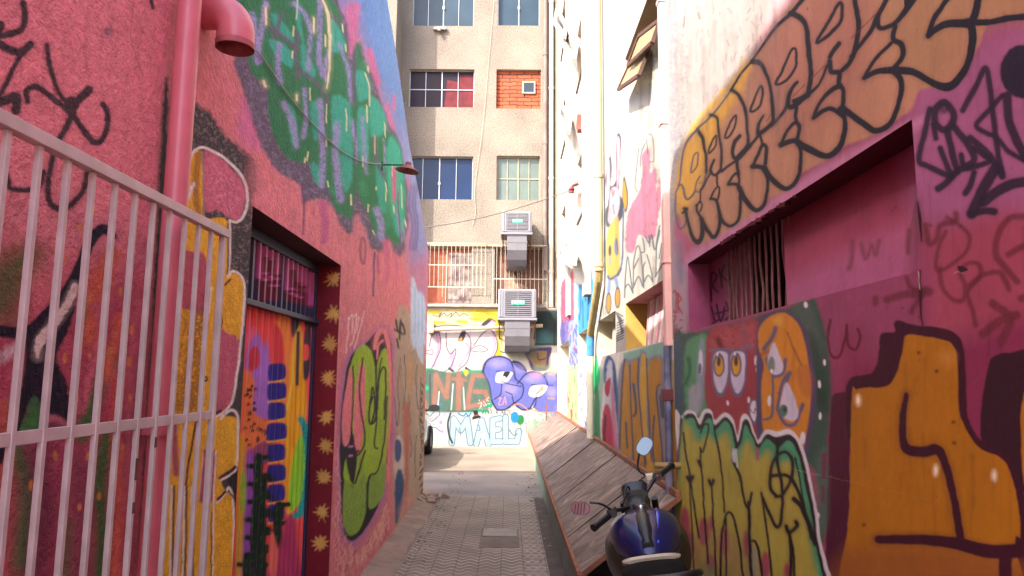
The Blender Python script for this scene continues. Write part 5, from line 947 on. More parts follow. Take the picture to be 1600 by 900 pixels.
# ground storey: orange shutters and rubble-brick infill, both behind iron grilles
shut = plain('orange slatted shutter', '8c4630', .8, var=.2, scale=6, bs_=((8, 2, .3),)); blockm = plain('mauve grey blocks', '583840', .9, var=.4, scale=5, tint=lin('807a74')); woodm = plain('brown boarded panel', '5c3a30', .8, var=.3, scale=4)
a, b_, c, d = WINS[6][:4]; wg = win(a, b_, c, d, 2, 1, rev, shut, .14, .02, False, 'orange shuttered window behind a white iron grille')
mb = MB(); mb.box((-1.58, BY + .08, c), (b_, BY + .125, d - .12)); obj('block_infill', mb, blockm, wg)
a2, b2, c2, d2 = WINS[7][:4]; wh = win(a2, b2, c2, d2, 2, 1, rev, woodm, .14, .02, False, 'boarded brown window behind a white iron grille')
mb = MB()
mb.prism([(-.1, 3.56), (.55, 3.56), (.45, 4.0), (.25, 4.1), (.05, 4.45), (-.1, 4.5)], lambda u, v: (u, BY + .08, v), lambda u, v: (u, BY + .12, v)); obj('rubble_infill', mb, plain('pale rubble', '7c6656', .95, var=.45, scale=6), wh)
gril = plain('white painted iron', 'a09888', .5)
for (x0, x1, z0, z1) in ((-2.25, -.62, 3.95, 5.08), (-.44, .95, 3.3, 5.04)):
    w_ = thing('window_grille', 'white iron grille over the %s ground storey window' % ('orange shuttered' if x0 < -1 else 'boarded brown'), 'grille', ((x0 + x1) / 2, BY - .2, z0), 'window grilles on the beige facade')
    y = BY - .16
    for z in (z0, (z0 + z1) / 2, z1): mb = MB(); mb.bar((x0, y, z), (x1, y, z), .012, .02); obj('rail', mb, gril, w_)
    k = int((x1 - x0) / .105)
    for i in range(k + 1): x = x0 + (x1 - x0) * i / k; mb = MB(); mb.tube([(x, y, z0 - (0 if i % 5 else .25)), (x, y, z1)], .0062, 6); obj('bar', mb, gril, w_)
    for x in (x0, x1): mb = MB(); mb.bar((x, y, z1), (x, BY, z1), .015, .015); obj('stay', mb, gril, w_)
# string course and facade pipes
mb = MB(); mb.box((-2.92, BY - .05, 5.03), (.95, BY - .001, 5.08)); obj('string_course', mb, plain('stained plaster ledge', '9c8468', .9, var=.3, scale=3), apt)
def pipe(name, lab, x, z0, z1, r, mat_, y=BY - .08):
    t = thing(name, lab, 'pipe', (x, y, z0)); mb = MB(); mb.tube([(x, y, z0), (x, y, z1)], r, 14); obj('pipe', mb, mat_, t, smooth=True)
    for z in np.arange(z0 + .9, z1, 2.45): mb = MB(); mb.tube([(x, y, z), (x, y, z + .07)], r * 1.22, 14); mb.box((x - .02, y, z), (x + .02, BY, z + .05)); obj('clip', mb, mat_, t, smooth=True)
    return t
pipe('facade_pipe', 'white drain pipe down the right side of the beige facade', 1.06, 3.45, 15.5, .06, plain('white pvc', 'a8a298', .5, var=.08)); pipe('facade_pipe', 'stained grey pipe beside the white drain pipe', .90, 4.4, 15.5, .055, plain('stained pipe', '8c7c78', .8, var=.4, scale=3, tint=lin('5c4c48'))); pipe('facade_pipe', 'brown shaded conduit close to the white building', 1.2, 3.45, 15.5, .035, plain('brown pipe', '6e5440', .8, var=.2))
mb = MB(); mb.lathe([(.001, -.06), (.09, -.05), (.1, 0), (.07, .05), (.001, .06)], Matrix.Translation((1.06, BY - .1, 3.4)) @ Matrix.Rotation(math.radians(90), 4, 'X'), 16); o = obj('pipe_end_cap', mb, plain('orange plug', '9c3c18', .6), smooth=True); tag(o, 'round orange plug at the foot of the white drain pipe', 'plug')
lc = MB(); P = [atY(772, 0, BY - .03), atY(764, 90, BY - .03), atY(754, 200, BY - .03), atY(742, 290, BY - .03), atY(743, 330, BY - .03), atY(738, 352, BY - .03)]; lc.tube([tuple(q_) for q_ in curve(P, False, 6)], .0045, 6); o = obj('loose_cable', lc, M['cable'], smooth=True); tag(o, 'loose thin cable hanging down the middle of the beige facade', 'cable')
mb = MB(); mb.box((-2.1, BY - .10, 10.9), (-1.75, BY - .001, 10.98)); mb.box((-1.98, BY - .16, 10.84), (-1.9, BY - .101, 10.93)); o = obj('window_bracket', mb, plain('grey metal', '6c6864', .6)); tag(o, 'small grey fixture under the top left window of the facade', 'bracket')
# =====================================================================
#  painted wall at the foot of the block
# =====================================================================
MY = 17.6; MT = 3.42
s3 = Sheet(); s3.grid(steps(-3.1, 1.2, 560), steps(0, MT, 440), lambda U, W: (U, np.full(U.shape, MY), W))
p = Paint(s3.verts(), 'e6dcd0', .36); L, Q = p.line, p.poly; p.wu = p.u + (p.wu - p.u) * .3; p.wv = p.v + (p.wv - p.v) * .3
Q('f2ce4c', [(655, 484), (780, 482), (783, 560), (655, 520)], 2, False)
Q('efe2c8', [(670, 490), (700, 486), (735, 490), (740, 500), (770, 505), (760, 510), (690, 506), (660, 500)], 3, a=.8, rough=3)
for x, y in ((672, 488), (745, 486), (760, 490), (715, 502), (680, 503), (735, 498)): L('e8b828', [(x, y), (x + 14, y + 1)], 4, .8, rough=1)
Q('d8c030', [(774, 500), (784, 505), (784, 560), (768, 562), (772, 540)], 1.5); L('e8dcc0', [(778, 520), (784, 550)], 2, 1)
# throw-up with pink shading
Q('e8d8da', [(655, 520), (680, 508), (720, 510), (750, 510), (762, 505), (772, 510), (777, 540), (770, 560), (756, 580), (740, 585), (730, 578), (715, 582), (700, 575), (690, 582), (672, 578), (655, 572)], 1.2)
PI = 'e8a8d4'; DK = '4c4450'
for q, ww in (([(683, 520), (685, 545), (678, 572)], 4), ([(703, 560), (708, 550), (706, 576)], 4), ([(728, 536), (734, 545), (726, 560), (718, 572)], 4), ([(770, 520), (774, 540), (768, 556)], 3), ([(756, 510), (766, 502), (773, 505)], 4), ([(668, 520), (680, 514)], 4)): L(PI, q, ww, 1)
for q, ww in (([(671, 541), (675, 524), (686, 520), (688, 545), (680, 565), (673, 578)], 1.4), ([(666, 548), (676, 547), (675, 554), (665, 552)], 1.2), ([(697, 520), (698, 542), (704, 553), (712, 545), (710, 560), (703, 575), (690, 582), (682, 578)], 1.5), ([(717, 532), (728, 520), (736, 535), (732, 560), (726, 570), (716, 578)], 1.5), ([(736, 545), (750, 540), (762, 546), (752, 550), (736, 548)], 1.2), ([(740, 540), (755, 520), (768, 516), (776, 530), (777, 545), (770, 560)], 1.5), ([(744, 512), (755, 508), (764, 498), (774, 502)], 2), ([(683, 510), (700, 508), (722, 510)], 1.6), ([(728, 575), (735, 580)], 4), ([(702, 576), (708, 580)], 4)): L(DK, q, ww, .7)
Q(DK, [(721, 518), (728, 518), (724, 532), (716, 531)], .8); Q(DK, [(752, 507), (760, 500), (768, 500), (758, 509)], .8); Q('d8a828', [(717, 531), (721, 526), (722, 532)], .8)
for q in ([(676, 492), (684, 494), (690, 488), (686, 496), (694, 489), (698, 494), (706, 489), (704, 496), (712, 488), (718, 494), (724, 490), (732, 493)],): L('3c3830', q, 1.3, .6)
# brown NIG letters on green
Q('2aa47c', [(655, 578), (700, 582), (728, 578), (768, 580), (772, 600), (768, 640), (742, 646), (700, 644), (655, 640)], 1.5, rough=1.5); Q('5c6c68', [(664, 582), (705, 583), (735, 584), (766, 582), (768, 606), (762, 628), (740, 640), (670, 642)], 1.5, a=.85)
BN = 'a87868'; 
NIG = (([(678, 640), (681, 586)], 7), ([(681, 587), (696, 618)], 7), ([(698, 620), (701, 586)], 7), ([(717, 584), (716, 640)], 8), ([(708, 592), (727, 594)], 5), ([(722, 598), (724, 604)], 3), ([(764, 588), (740, 586), (735, 606), (730, 636), (750, 632), (762, 624), (758, 612), (742, 612)], 7), ([(658, 600), (666, 640)], 6))
for q, ww in NIG: L(BN, q, ww, .7, False)
for q in ([(684, 640), (686, 612)], [(705, 640), (708, 600)], [(724, 606), (726, 640)]): L('e8f0ec', q, 1.6, .7); 
for q in ([(672, 586), (672, 642)], [(692, 644), (745, 642)]): L('4c5254', q, 2, .8)
p.ell('30b48c', 667, 606, 3.5, 4, 1); Q('e8c038', [(724, 578), (732, 580), (728, 588)], .8); L('2c8cc0', [(686, 640), (688, 632), (692, 632)], 1.4, .6)
# violet-blue bubble letters with eyes
VB = '7076cc'
for q in ([(754, 578), (762, 562), (780, 557), (796, 562), (803, 575), (806, 590), (818, 600), (816, 620), (800, 632), (790, 640), (776, 640), (768, 625), (764, 600)], [(800, 566), (812, 567), (822, 578), (822, 592), (806, 596)], [(812, 596), (824, 583), (840, 582), (852, 590), (855, 604), (846, 618), (836, 624), (828, 638), (816, 640), (804, 630), (818, 612)], [(850, 584), (864, 582), (872, 592), (872, 645), (850, 645), (834, 636), (838, 620), (856, 604)]):
    Q('2c2458', [(x + (x - 812) * .012, y + (y - 600) * .02) for x, y in q], 1.6); Q(VB, [(x * .97 + 812 * .03, y * .97 + 602 * .03) for x, y in q], 1)
for q in ([(754, 582), (762, 563), (780, 557), (796, 562), (803, 577), (806, 592), (817, 602), (815, 620), (800, 632), (788, 640), (776, 639), (768, 625)], [(800, 566), (812, 567), (822, 580)], [(808, 600), (824, 583), (840, 582), (852, 590), (855, 604), (846, 618), (836, 624), (828, 638), (816, 640), (804, 630)], [(850, 585), (864, 582), (873, 592)]): L('2c2458', q, 2, .7)
for cx, cy, rx, ry in ((778, 568, 15, 7), (797, 608, 12, 10), (834, 592, 14, 7), (812, 576, 8, 6), (862, 590, 8, 6), (862, 612, 8, 8)): p.ell('a49ae0', cx, cy, rx, ry, 4, .8)
p.ell('d8a0c8', 838, 586, 10, 4, 3, .7); p.ell('d8b0b8', 862, 584, 6, 3, 2, .7)
for q in ([(776, 580), (802, 581)], [(830, 601), (864, 602)]): L('241c48', q, 1.2, .6)
Q('ece8f0', [(778, 582), (800, 581), (798, 590), (790, 598), (778, 598), (774, 594)], .8); Q('2c2830', [(788, 581), (797, 581), (792, 590), (786, 590)], .8); p.ell('ece8f0', 788, 590, 2, 2, .7)
Q('ece8f0', [(832, 603), (854, 602), (852, 612), (842, 620), (830, 620), (826, 614)], .8); L('4c4448', [(848, 604), (842, 612), (838, 616)], 1.6, .7); p.ell('c8b090', 846, 608, 3, 4, 1)
for q in ([(784, 596), (796, 600), (814, 604)], [(784, 600), (782, 616), (772, 624)], [(800, 618), (802, 632), (794, 638)], [(790, 612), (800, 616)], [(838, 620), (836, 634), (828, 640)]): L('241c48', q, 1.5, .7)
for q in ([(779, 623), (783, 622), (779, 632), (784, 632)], [(786, 632), (789, 620), (791, 632)], [(786, 628), (791, 628)]): L('e8a098', q, 1.2, .6)
for q in ([(800, 635), (812, 631), (826, 642)], [(830, 640), (846, 644), (866, 644)], [(856, 622), (866, 623)]): L('d89870', q, 1.6, .7)
# small letter tag right
Q('5c4c84', [(822, 548), (858, 542), (862, 548), (858, 560), (856, 575), (846, 580), (832, 578), (826, 565)], 1.2); Q('b08c5c', [(827, 552), (852, 548), (854, 556), (852, 572), (840, 574), (832, 568)], .9); L('5c4c84', [(840, 552), (842, 562), (852, 560)], 2, .7)
Q('486058', [(836, 486), (875, 484), (875, 540), (836, 540)], 2, False); Q('2c3a40', [(840, 488), (872, 488), (872, 520), (844, 516)], 6, a=.8); Q('5c8c98', [(842, 518), (856, 520), (862, 535), (840, 540)], 6, a=.8); L('1c2024', [(836, 538), (872, 538)], 1.4, .7); L('1c2024', [(866, 506), (866, 540)], 1.2, .7); Q('7c8c7c', [(790, 544), (836, 540), (836, 560), (800, 560)], 4, a=.6); Q('b8c8ac', [(836, 570), (874, 574), (874, 584), (840, 582)], 3, a=.6)
for q in ([(782, 549), (788, 551), (796, 548)],): L('2c4c5c', q, 1.6, .6)
# pale blue MAEL letters, hat and balloons
Q('cfdcdc', [(655, 644), (872, 646), (872, 700), (655, 700)], 2, False, a=.8)
LB = 'b4d0dc'; DL = '4c6c8c'
for ww, c in ((10.5, DL), (8, LB)):
    for q in ([(706, 692), (709, 654), (720, 672), (730, 655), (735, 692)], [(744, 694), (753, 657), (763, 694)], [(747, 681), (760, 681)], [(781, 654), (770, 656), (770, 690), (783, 690)], [(770, 672), (779, 671)], [(790, 652), (790, 690), (808, 690), (811, 674)]): L(c, q, ww, .7, False, halo=False)
L('26303c', [(704, 646), (700, 662), (702, 680), (707, 692)], 3, .8); L(DL, [(718, 668), (720, 680)], 1.2, .6); L(DL, [(748, 664), (750, 672), (746, 672)], 1.2, .6); L(DL, [(796, 672), (802, 680), (808, 678)], 1.6, .7); L('e8f4f8', [(756, 672), (754, 690)], 3, 1)
Q('2c2428', [(739, 642), (746, 641), (748, 649), (752, 650), (750, 653), (738, 656), (738, 652), (741, 650)], .6, False); L('a85c60', [(740, 650), (748, 648)], 1.6, .6)
L('1c74c0', [(716, 646), (724, 650), (728, 646), (732, 650), (736, 646)], 2.2, .7)
for cx, cy, c in ((814, 658, 'e0e0dc'), (805, 655, '2c8c4c'), (804 - 0, 652, '1c8cc8')): pass
p.ell('dcd8d4', 822, 654, 5, 8, .8); p.ring('8c8c88', 822, 654, 5, 8, .8, .6); p.ell('2a8c4a', 813, 656, 6, 8, .8); p.ell('1e90cc', 804, 652, 6.5, 9, .8)
for x in (804, 813, 822): L('5c6c6c', [(x, 662), (x + 1, 676)], .8, .5)
def word(t, x, y, w_, h, c, lw):
    G_ = {'V': [[(0, 0), (.5, 1), (1, 0)]], 'I': [[(.5, 0), (.5, 1)]], 'A': [[(0, 1), (.5, 0), (1, 1)], [(.2, .6), (.8, .6)]], 'R': [[(0, 1), (0, 0), (.8, .1), (.8, .4), (0, .5), (1, 1)]], 'T': [[(0, 0), (1, 0)], [(.5, 0), (.5, 1)]], 'E': [[(1, 0), (0, 0), (0, 1), (1, 1)], [(0, .5), (.8, .5)]], ' ': []}
    for ch in t:
        for s_ in G_[ch]: L(c, [(x + a * w_, y + b_ * h) for a, b_ in s_], lw, .5, False)
        x += w_ * 1.45
word('VIVA A ARTE', 753, 641, 3.0, 6, '4a5a54', 1)
for q, ww in (([(668, 655), (680, 642), (687, 644), (684, 652), (668, 662)], 1.6), ([(666, 667), (680, 668), (688, 674)], 1.4)): L('5c4c84', q, ww, .7)
for x, y, r in ((689, 660, 3), (684, 651, 1.6), (695, 648, 1.8), (678, 663, 1.6), (691, 674, 2.5)): p.ell('b89ccc', x, y, r, r * 1.1, .8)
for q in ([(672, 656), (676, 652), (678, 656), (682, 650)],): L('d88ca0', q, 1.2, .6)
for i in range(60): x = 834 + rng.rand() * 32; y = 644 + rng.rand() * 22; L('5c8c68', [(x, y), (x + rng.randn() * 3, y + rng.randn() * 2)], .9, .5, a=.7)
for i in range(26): x = 745 + rng.rand() * 24; y = 624 + rng.rand() * 16; L('e8dcd8' if i % 3 else 'a85c6c', [(x, y), (x + rng.randn() * 3, y + rng.randn() * 3)], 1.2, .6)
Q('9cb494', [(826, 660), (850, 660), (850, 700), (826, 700)], 4, a=.6); Q('8c84c8', [(868, 632), (880, 630), (880, 660), (866, 655)], 2, a=.8)
for y in (536, 571): L('8c8480', [(655, y), (775, y + 1)], .8, .5, a=.6)
for x in (735,): L('8c8480', [(x, 484), (x, 580)], .8, .5, a=.5)
mural = thing('mural_wall', 'low painted wall with bubble letters below the beige facade', 'wall', (-1, 17.7, 0))
s3.build('painted_face', M['farpaint'], p.out(), mural)
mb = MB(); mb.box((-3.1, MY + .004, 0), (1.2, BY - .004, MT - .004)); obj('wall_body', mb, whitem, mural)
mb = MB(); mb.box((-3.1, MY - .10, MT), (.92, BY - .002, MT + .07)); obj('coping', mb, plain('broken concrete coping', '7c766e', .95, var=.25, scale=5, bs_=((14, 5, .8),)), mural, bevel=.02)
hp = thing('horizontal_pipe', 'cream horizontal pipe running across the painted wall behind the cooler ducts', 'pipe', (-1, MY - .12, 2.9))
a = atY(676, 515, MY - .12); b_ = atY(848, 509, MY - .12); mb = MB(); mb.tube([tuple(a), tuple(b_)], .045, 14); obj('pipe', mb, plain('cream pipe wall', 'a09078', .5), hp, smooth=True)
mb = MB(); mb.box((a[0] - .12, MY - .2, a[2] - .09), (a[0] + .04, MY, a[2] + .17)); obj('elbow', mb, plain('cream pipe wall', 'a09078', .5), hp, bevel=.04)
# =====================================================================
#  evaporative coolers
# =====================================================================
acm = plain('pale grey plastic', '67676f', .5, var=.05); acl = plain('louvre grey', '40393b', .6, var=.08); duct = plain('galvanised duct', '5c5a60', .45, metal=.25, var=.12, scale=3); teal = plain('teal sticker', '2ca48c', .5); wht = plain('white lettering', 'e8f0ec', .5)
def text_mesh(name, body, size, loc, mat_, parent):
    cu = bpy.data.curves.new(name, 'FONT'); cu.body = body; cu.size = size; cu.extrude = .002; cu.align_x = 'CENTER'; cu.align_y = 'CENTER'
    t = bpy.data.objects.new(name + '_tmp', cu); COL.objects.link(t); dg = bpy.context.evaluated_depsgraph_get(); me = bpy.data.meshes.new_from_object(t.evaluated_get(dg)); bpy.data.objects.remove(t)
    me.transform(Matrix.Translation(loc) @ Matrix.Rotation(math.radians(90), 4, 'X')); me.materials.append(mat_); o = bpy.data.objects.new(name, me); link(o, parent); return o
def cooler(px, w_, z0, h, lab, dep=.78):
    x0 = px; y1 = BY - .12; y0 = y1 - dep; t = thing('air_cooler', lab, 'air cooler', (x0 + w_ / 2, BY, z0), 'air coolers hung on the beige facade')
    mb = MB(); mb.box((x0, y0 + .03, z0 + .06), (x0 + w_, y1, z0 + h)); obj('casing', mb, acm, t, bevel=.025)
    mb = MB(); mb.box((x0 - .02, y0, z0), (x0 + w_ + .02, y1, z0 + .055)); obj('drip_tray', mb, acm, t, bevel=.01)
    g0, g1 = x0 + w_ * .18, x0 + w_ * .86
    mb = MB(); mb.box((g0, y0 + .026, z0 + .12), (g1, y0 + .04, z0 + h - .05)); obj('intake_grille', mb, acl, t)
    k = 12
    for i in range(k): z = z0 + .14 + (h - .22) * i / (k - 1); mb = MB(); mb.box((g0, y0 + .008, z - .008), (g1, y0 + .026, z + .008)); obj('slat', mb, acm, t)
    mb = MB(); mb.box(((g0 + g1) / 2 - .008, y0 + .004, z0 + .12), ((g0 + g1) / 2 + .008, y0 + .024, z0 + h - .05)); obj('mullion', mb, acm, t)
    for x in (x0 + .03, x0 + .085, x0 + w_ - .07): mb = MB(); mb.box((x, y0 + .018, z0 + .08), (x + .03, y0 + .031, z0 + h - .03)); obj('corner_rib', mb, acm, t, bevel=.004)
    st = MB(); cx = (g0 + g1) / 2; st.box((cx - w_ * .17, y0 - .002, z0 + h * .50), (cx + w_ * .17, y0 + .006, z0 + h * .64)); s_ = obj('sticker', st, teal, t); text_mesh('lettering', 'NIMM', h * .15, (cx, y0 - .004, z0 + h * .57), wht, s_)
    # duct: drops out of the tray and bends into the wall
    d0, d1 = x0 + w_ * .18, x0 + w_ * .84; yd = y0 + .04; H_ = .62
    prof = [(yd, z0 - .0), (yd, z0 - H_ * .62), (yd + .10, z0 - H_ * .98), (yd + .26, z0 - H_ * 1.18), (BY + .05, z0 - H_ * 1.28), (BY + .05, z0 - H_ * .4), (yd + .52, z0 - H_ * .3), (yd + .5, z0)]
    mb = MB(); mb.prism(prof, lambda a, b: (d0, a, b), lambda a, b: (d1, a, b)); du = obj('duct', mb, duct, t, bevel=.008)
    mb = MB(); mb.box((d0 - .012, yd - .008, z0 - .2), (d1 + .012, yd + .5, z0 - .18)); mb2 = MB(); mb2.box(((d0 + d1) / 2 - .006, yd - .006, z0 - H_ * .62), ((d0 + d1) / 2 + .006, yd + .01, z0 - .2)); obj('duct_seam', mb, duct, du); obj('duct_seam', mb2, duct, du)
    for x in (x0 + .03, x0 + w_ - .02):
        mb = MB(); mb.bar((x, y0 + .1, z0 - .01), (x, BY, z0 - .62), .03, .03, (1, 0, 0)); obj('bracket_arm', mb, M['rust'], t); mb = MB(); mb.bar((x, y1 + .06, z0 - .02), (x, y1 + .06, z0 - .75), .03, .03, (1, 0, 0)); obj('bracket_post', mb, M['rust'], t)
pu = atY(784, 366, BY - .9); pu2 = atY(831, 366, BY - .9); pu3 = atY(784, 329, BY - .9)
cooler(pu[0], pu2[0] - pu[0], pu[2], pu3[2] - pu[2], 'upper grey air cooler with a teal sticker hung between two windows')
pu = atY(778, 500, BY - .9); pu2 = atY(838, 500, BY - .9); pu3 = atY(778, 451, BY - .9)
cooler(pu[0], pu2[0] - pu[0], pu[2], pu3[2] - pu[2], 'lower, larger grey air cooler hung above the painted wall')
# =====================================================================
#  parked car half hidden at the end of the left wall
# =====================================================================
carp = plain('white car paint', 'a0a4a8', .25, var=.03, coat=.8); carg = plain('car glass', '10161c', .05); rub = plain('tyre rubber', '141414', .85); rim = plain('alloy', '8c8c8e', .35, metal=.8)
car = thing('parked_car', 'white car parked beyond the end of the pink building, only its flank showing', 'car', (-2.58, 14.3, 0))
def carsec(y, w0, w1, z0, z1, ztop, wtop):
    # outline from bottom centre to roof, one side
    return [(-w0, z0), (-w1, z0 + .18), (-w1, z1), (-wtop, ztop), (wtop, ztop), (w1, z1), (w1, z0 + .18), (w0, z0)]
secs = [(0.0, .70, .72, .30, .62, .66, .55), (.12, .78, .80, .22, .72, .78, .62), (.9, .82, .85, .20, .86, .93, .66), (1.25, .82, .86, .20, .90, 1.02, .66), (1.85, .82, .86, .20, .93, 1.42, .54), (2.7, .82, .86, .20, .93, 1.47, .53), (3.5, .82, .85, .20, .93, 1.38, .52), (3.95, .80, .82, .24, .92, 1.05, .58), (4.1, .74, .76, .32, .80, .90, .56)]
mb = MB(); vs = []; fs = []
for k, s_ in enumerate(secs):
    for (x, z) in carsec(*s_): vs.append((-2.58 + x, 16.6 - s_[0], z))
n_ = 8
for i in range(len(secs) - 1):
    for k in range(n_): k2 = (k + 1) % n_; fs.append((i * n_ + k, i * n_ + k2, (i + 1) * n_ + k2, (i + 1) * n_ + k))
fs += [tuple(range(n_)), tuple((len(secs) - 1) * n_ + k for k in range(n_))]
mb.add(vs, fs); obj('body', mb, carp, car, smooth=True, bevel=.03)
for sx in (-1, 1):
    gx = -2.58 + sx
    mb = MB()
    P4 = [(1.35, .98), (1.95, 1.34), (3.3, 1.32), (3.8, 1.0)]
    def side(yy, zz, off): t = (zz - .93) / .49; return (-2.58 + sx * (.86 - .32 * t + off), 16.6 - yy, zz)
    mb.prism(P4, lambda a, b: side(a, b, .012), lambda a, b: side(a, b, -.02)); obj('side_window', mb, carg, car)
    for yy in (.80, 3.25):
        mb = MB(); Mt = Matrix.Translation((-2.58 + sx * .80, 16.6 - yy, .31)) @ Matrix.Rotation(math.radians(90), 4, 'Y'); mb.lathe([(.18, -.09), (.29, -.095), (.31, -.06), (.31, .06), (.29, .095), (.18, .09)], Mt, 28, True); wq = obj('wheel', mb, rub, car, smooth=True)
        mb = MB(); mb.lathe([(.001, -.05), (.17, -.06), (.185, -.085), (.185, .085), (.17, .06), (.001, .05)], Mt, 24); obj('rim', mb, rim, wq, smooth=True)
    mb = MB(); mb.loft([((-2.58 + sx * 1.0, 15.2, 1.02), .12, .07, 2.6), ((-2.58 + sx * .99, 15.28, 1.02), .11, .075, 2.6), ((-2.58 + sx * .98, 15.34, 1.01), .05, .04, 2.4)], 16); mb.bar((-2.58 + sx * .80, 15.26, .96), (-2.58 + sx * .93, 15.26, 1.0), .05, .04); obj('wing_mirror', mb, M['black'], car, smooth=True)
    mb = MB(); mb.loft([((-2.58 + sx * .62, 16.6 - .02, .62), .13, .07, 2.4), ((-2.58 + sx * .62, 16.6 + .02, .62), .10, .05, 2.4)], 14); obj('headlight', mb, plain('lamp glass', 'b8c0c8', .1), car, smooth=True)
    mb = MB(); mb.box((-2.58 + sx * .62 - .12, 12.48, .68), (-2.58 + sx * .62 + .12, 12.54, .82)); obj('tail_light', mb, plain('red lens', '6c0c10', .2), car, bevel=.01)
# =====================================================================
#  sloping boarded cover along the right wall
# =====================================================================
cov = thing('sloping_cover', 'long low sloping cover of scuffed brown boards along the right wall', 'cellar cover', (.85, 11, 0))
X0, Z0, X1c, Z1 = .50, .335, 1.19, .86
m, n, b = newmat('scuffed brown paint'); g = N(n, 'ShaderNodeNewGeometry'); mp = N(n, 'ShaderNodeMapping'); mp.inputs['Scale'].default_value = (1.0, 1.7, 1.0); n.links.new(g.outputs['Position'], mp.inputs[0])
nz = N(n, 'ShaderNodeTexNoise'); nz.inputs['Scale'].default_value = 3.2; nz.inputs['Detail'].default_value = 9; nz.inputs['Roughness'].default_value = .72; nz.inputs['Distortion'].default_value = 1.2; n.links.new(mp.outputs[0], nz.inputs['Vector'])
r = N(n, 'ShaderNodeValToRGB'); e = r.color_ramp.elements; e[0].position = .40; e[0].color = lin('40342f') + [1]; e[1].position = .49; e[1].color = lin('645249') + [1]
for ps, cc in ((.57, '7c685c'), (.64, '947e70'), (.71, 'b4a490')): r.color_ramp.elements.new(ps).color = lin(cc) + [1]
n.links.new(nz.outputs[0], r.inputs[0]); n.links.new(r.outputs[0], b.inputs['Base Color']); b.inputs['Roughness'].default_value = .55; bump(n, b, mp.outputs[0], [(6, 6, .35), (30, 4, .2)], .01); scuff = m
rustwood = plain('rust brown timber', '7c4c34', .75, var=.35, scale=8, bs_=((20, 5, .4),)); basem = plain('painted plinth', '6c7470', .85, var=.3, scale=3, bs_=((16, 5, .4),)); greenm = plain('pale green plinth', '76886f', .85, var=.25, scale=4, bs_=((16, 5, .4),))
ysm = [5.02, 5.98, 7.55, 12.2, 14.6, 17.5]
ysm = [5.02, 6.1, 7.75, 9.6, 12.2, 17.45]
for a, b_ in zip(ysm, ysm[1:]):
    mb = MB(); sag = .006 * rng.rand()
    q0 = (X0, a + .006, Z0 + sag); q1 = (X0, b_ - .006, Z0 + sag); q2 = (X1c, b_ - .006, Z1 + sag); q3 = (X1c, a + .006, Z1 + sag); dn = Vector((.018, 0, -.028))
    mb.add([q0, q1, q2, q3] + [tuple(Vector(q_) + dn) for q_ in (q0, q1, q2, q3)], [(0, 1, 2, 3), (7, 6, 5, 4), (0, 4, 5, 1), (1, 5, 6, 2), (2, 6, 7, 3), (3, 7, 4, 0)]); obj('board_panel', mb, scuff, cov, bevel=.003)
for a in ysm[1:-1]: mb = MB(); mb.bar((X0, a, Z0 - .004), (X1c, a, Z1 + .002), .022, .016); obj('joint', mb, M['darkwall'], cov)
mb = MB(); mb.bar((X0 - .012, 5.0, Z0 - .005), (X0 - .012, 17.5, Z0 - .005), .028, .045); obj('lower_batten', mb, rustwood, cov, bevel=.003)
mb = MB(); mb.bar((X1c - .015, 5.0, Z1 + .012), (X1c - .015, 17.5, Z1 + .012), .035, .04); obj('upper_batten', mb, rustwood, cov, bevel=.003)
mb = MB(); mb.bar((X0, 5.0, Z0 - .012), (X1c, 5.0, Z1 - .012), .025, .035); obj('end_batten', mb, rustwood, cov, bevel=.003)
mb = MB(); mb.bar((X0 - .008, 4.98, .20), (X0 - .008, 4.98, Z0 + .01), .05, .03, (1, 0, 0)); mb.bar((X0 - .03, 4.98, .03), (1.19, 4.98, .03), .04, .05); obj('end_frame', mb, rustwood, cov, bevel=.003)
mb = MB(); mb.box((X0 + .03, 5.12, 0), (X0 + .06, 9.5, Z0 - .035)); mb.box((X0 + .0, 5.03, 0), (X0 + .029, 9.5, Z0 - .03)); obj('plinth', mb, basem, cov)
mb = MB(); mb.box((X0, 9.504, 0), (X0 + .06, 17.5, Z0 - .03)); obj('plinth', mb, greenm, cov, label='pale green sunlit plinth')
mb = MB(); mb.box((X0 + .064, 5.3, .0), (1.195, 5.32, .28)); mb.box((X0 + .064, 5.30, .281), (1.195, 5.32, .33)); obj('dark_void_sheet', mb, M['darkwall'], cov)  # dark sheet stands for the shaded void at the open end
st = MB(); st.bar((.88, 16.6, .70), (.88, 16.6, 1.12), .03, .03, (1, 0, 0)); st.bar((.88, 16.55, 1.0), (1.05, 16.55, 1.0), .02, .02); o = obj('iron_post', st, M['rust']); tag(o, 'little rusty iron post standing at the far end of the sloping cover', 'post')
mb = MB(); mb.tube([(1.02, 5.02, 1.06), (1.2, 5.02, 1.06)], .022, 14); o = obj('pipe_stub', mb, plain('tan pipe stub', '84683c', .5), smooth=True); tag(o, 'short tan pipe stub poking out of the wall above the near end of the cover', 'pipe')
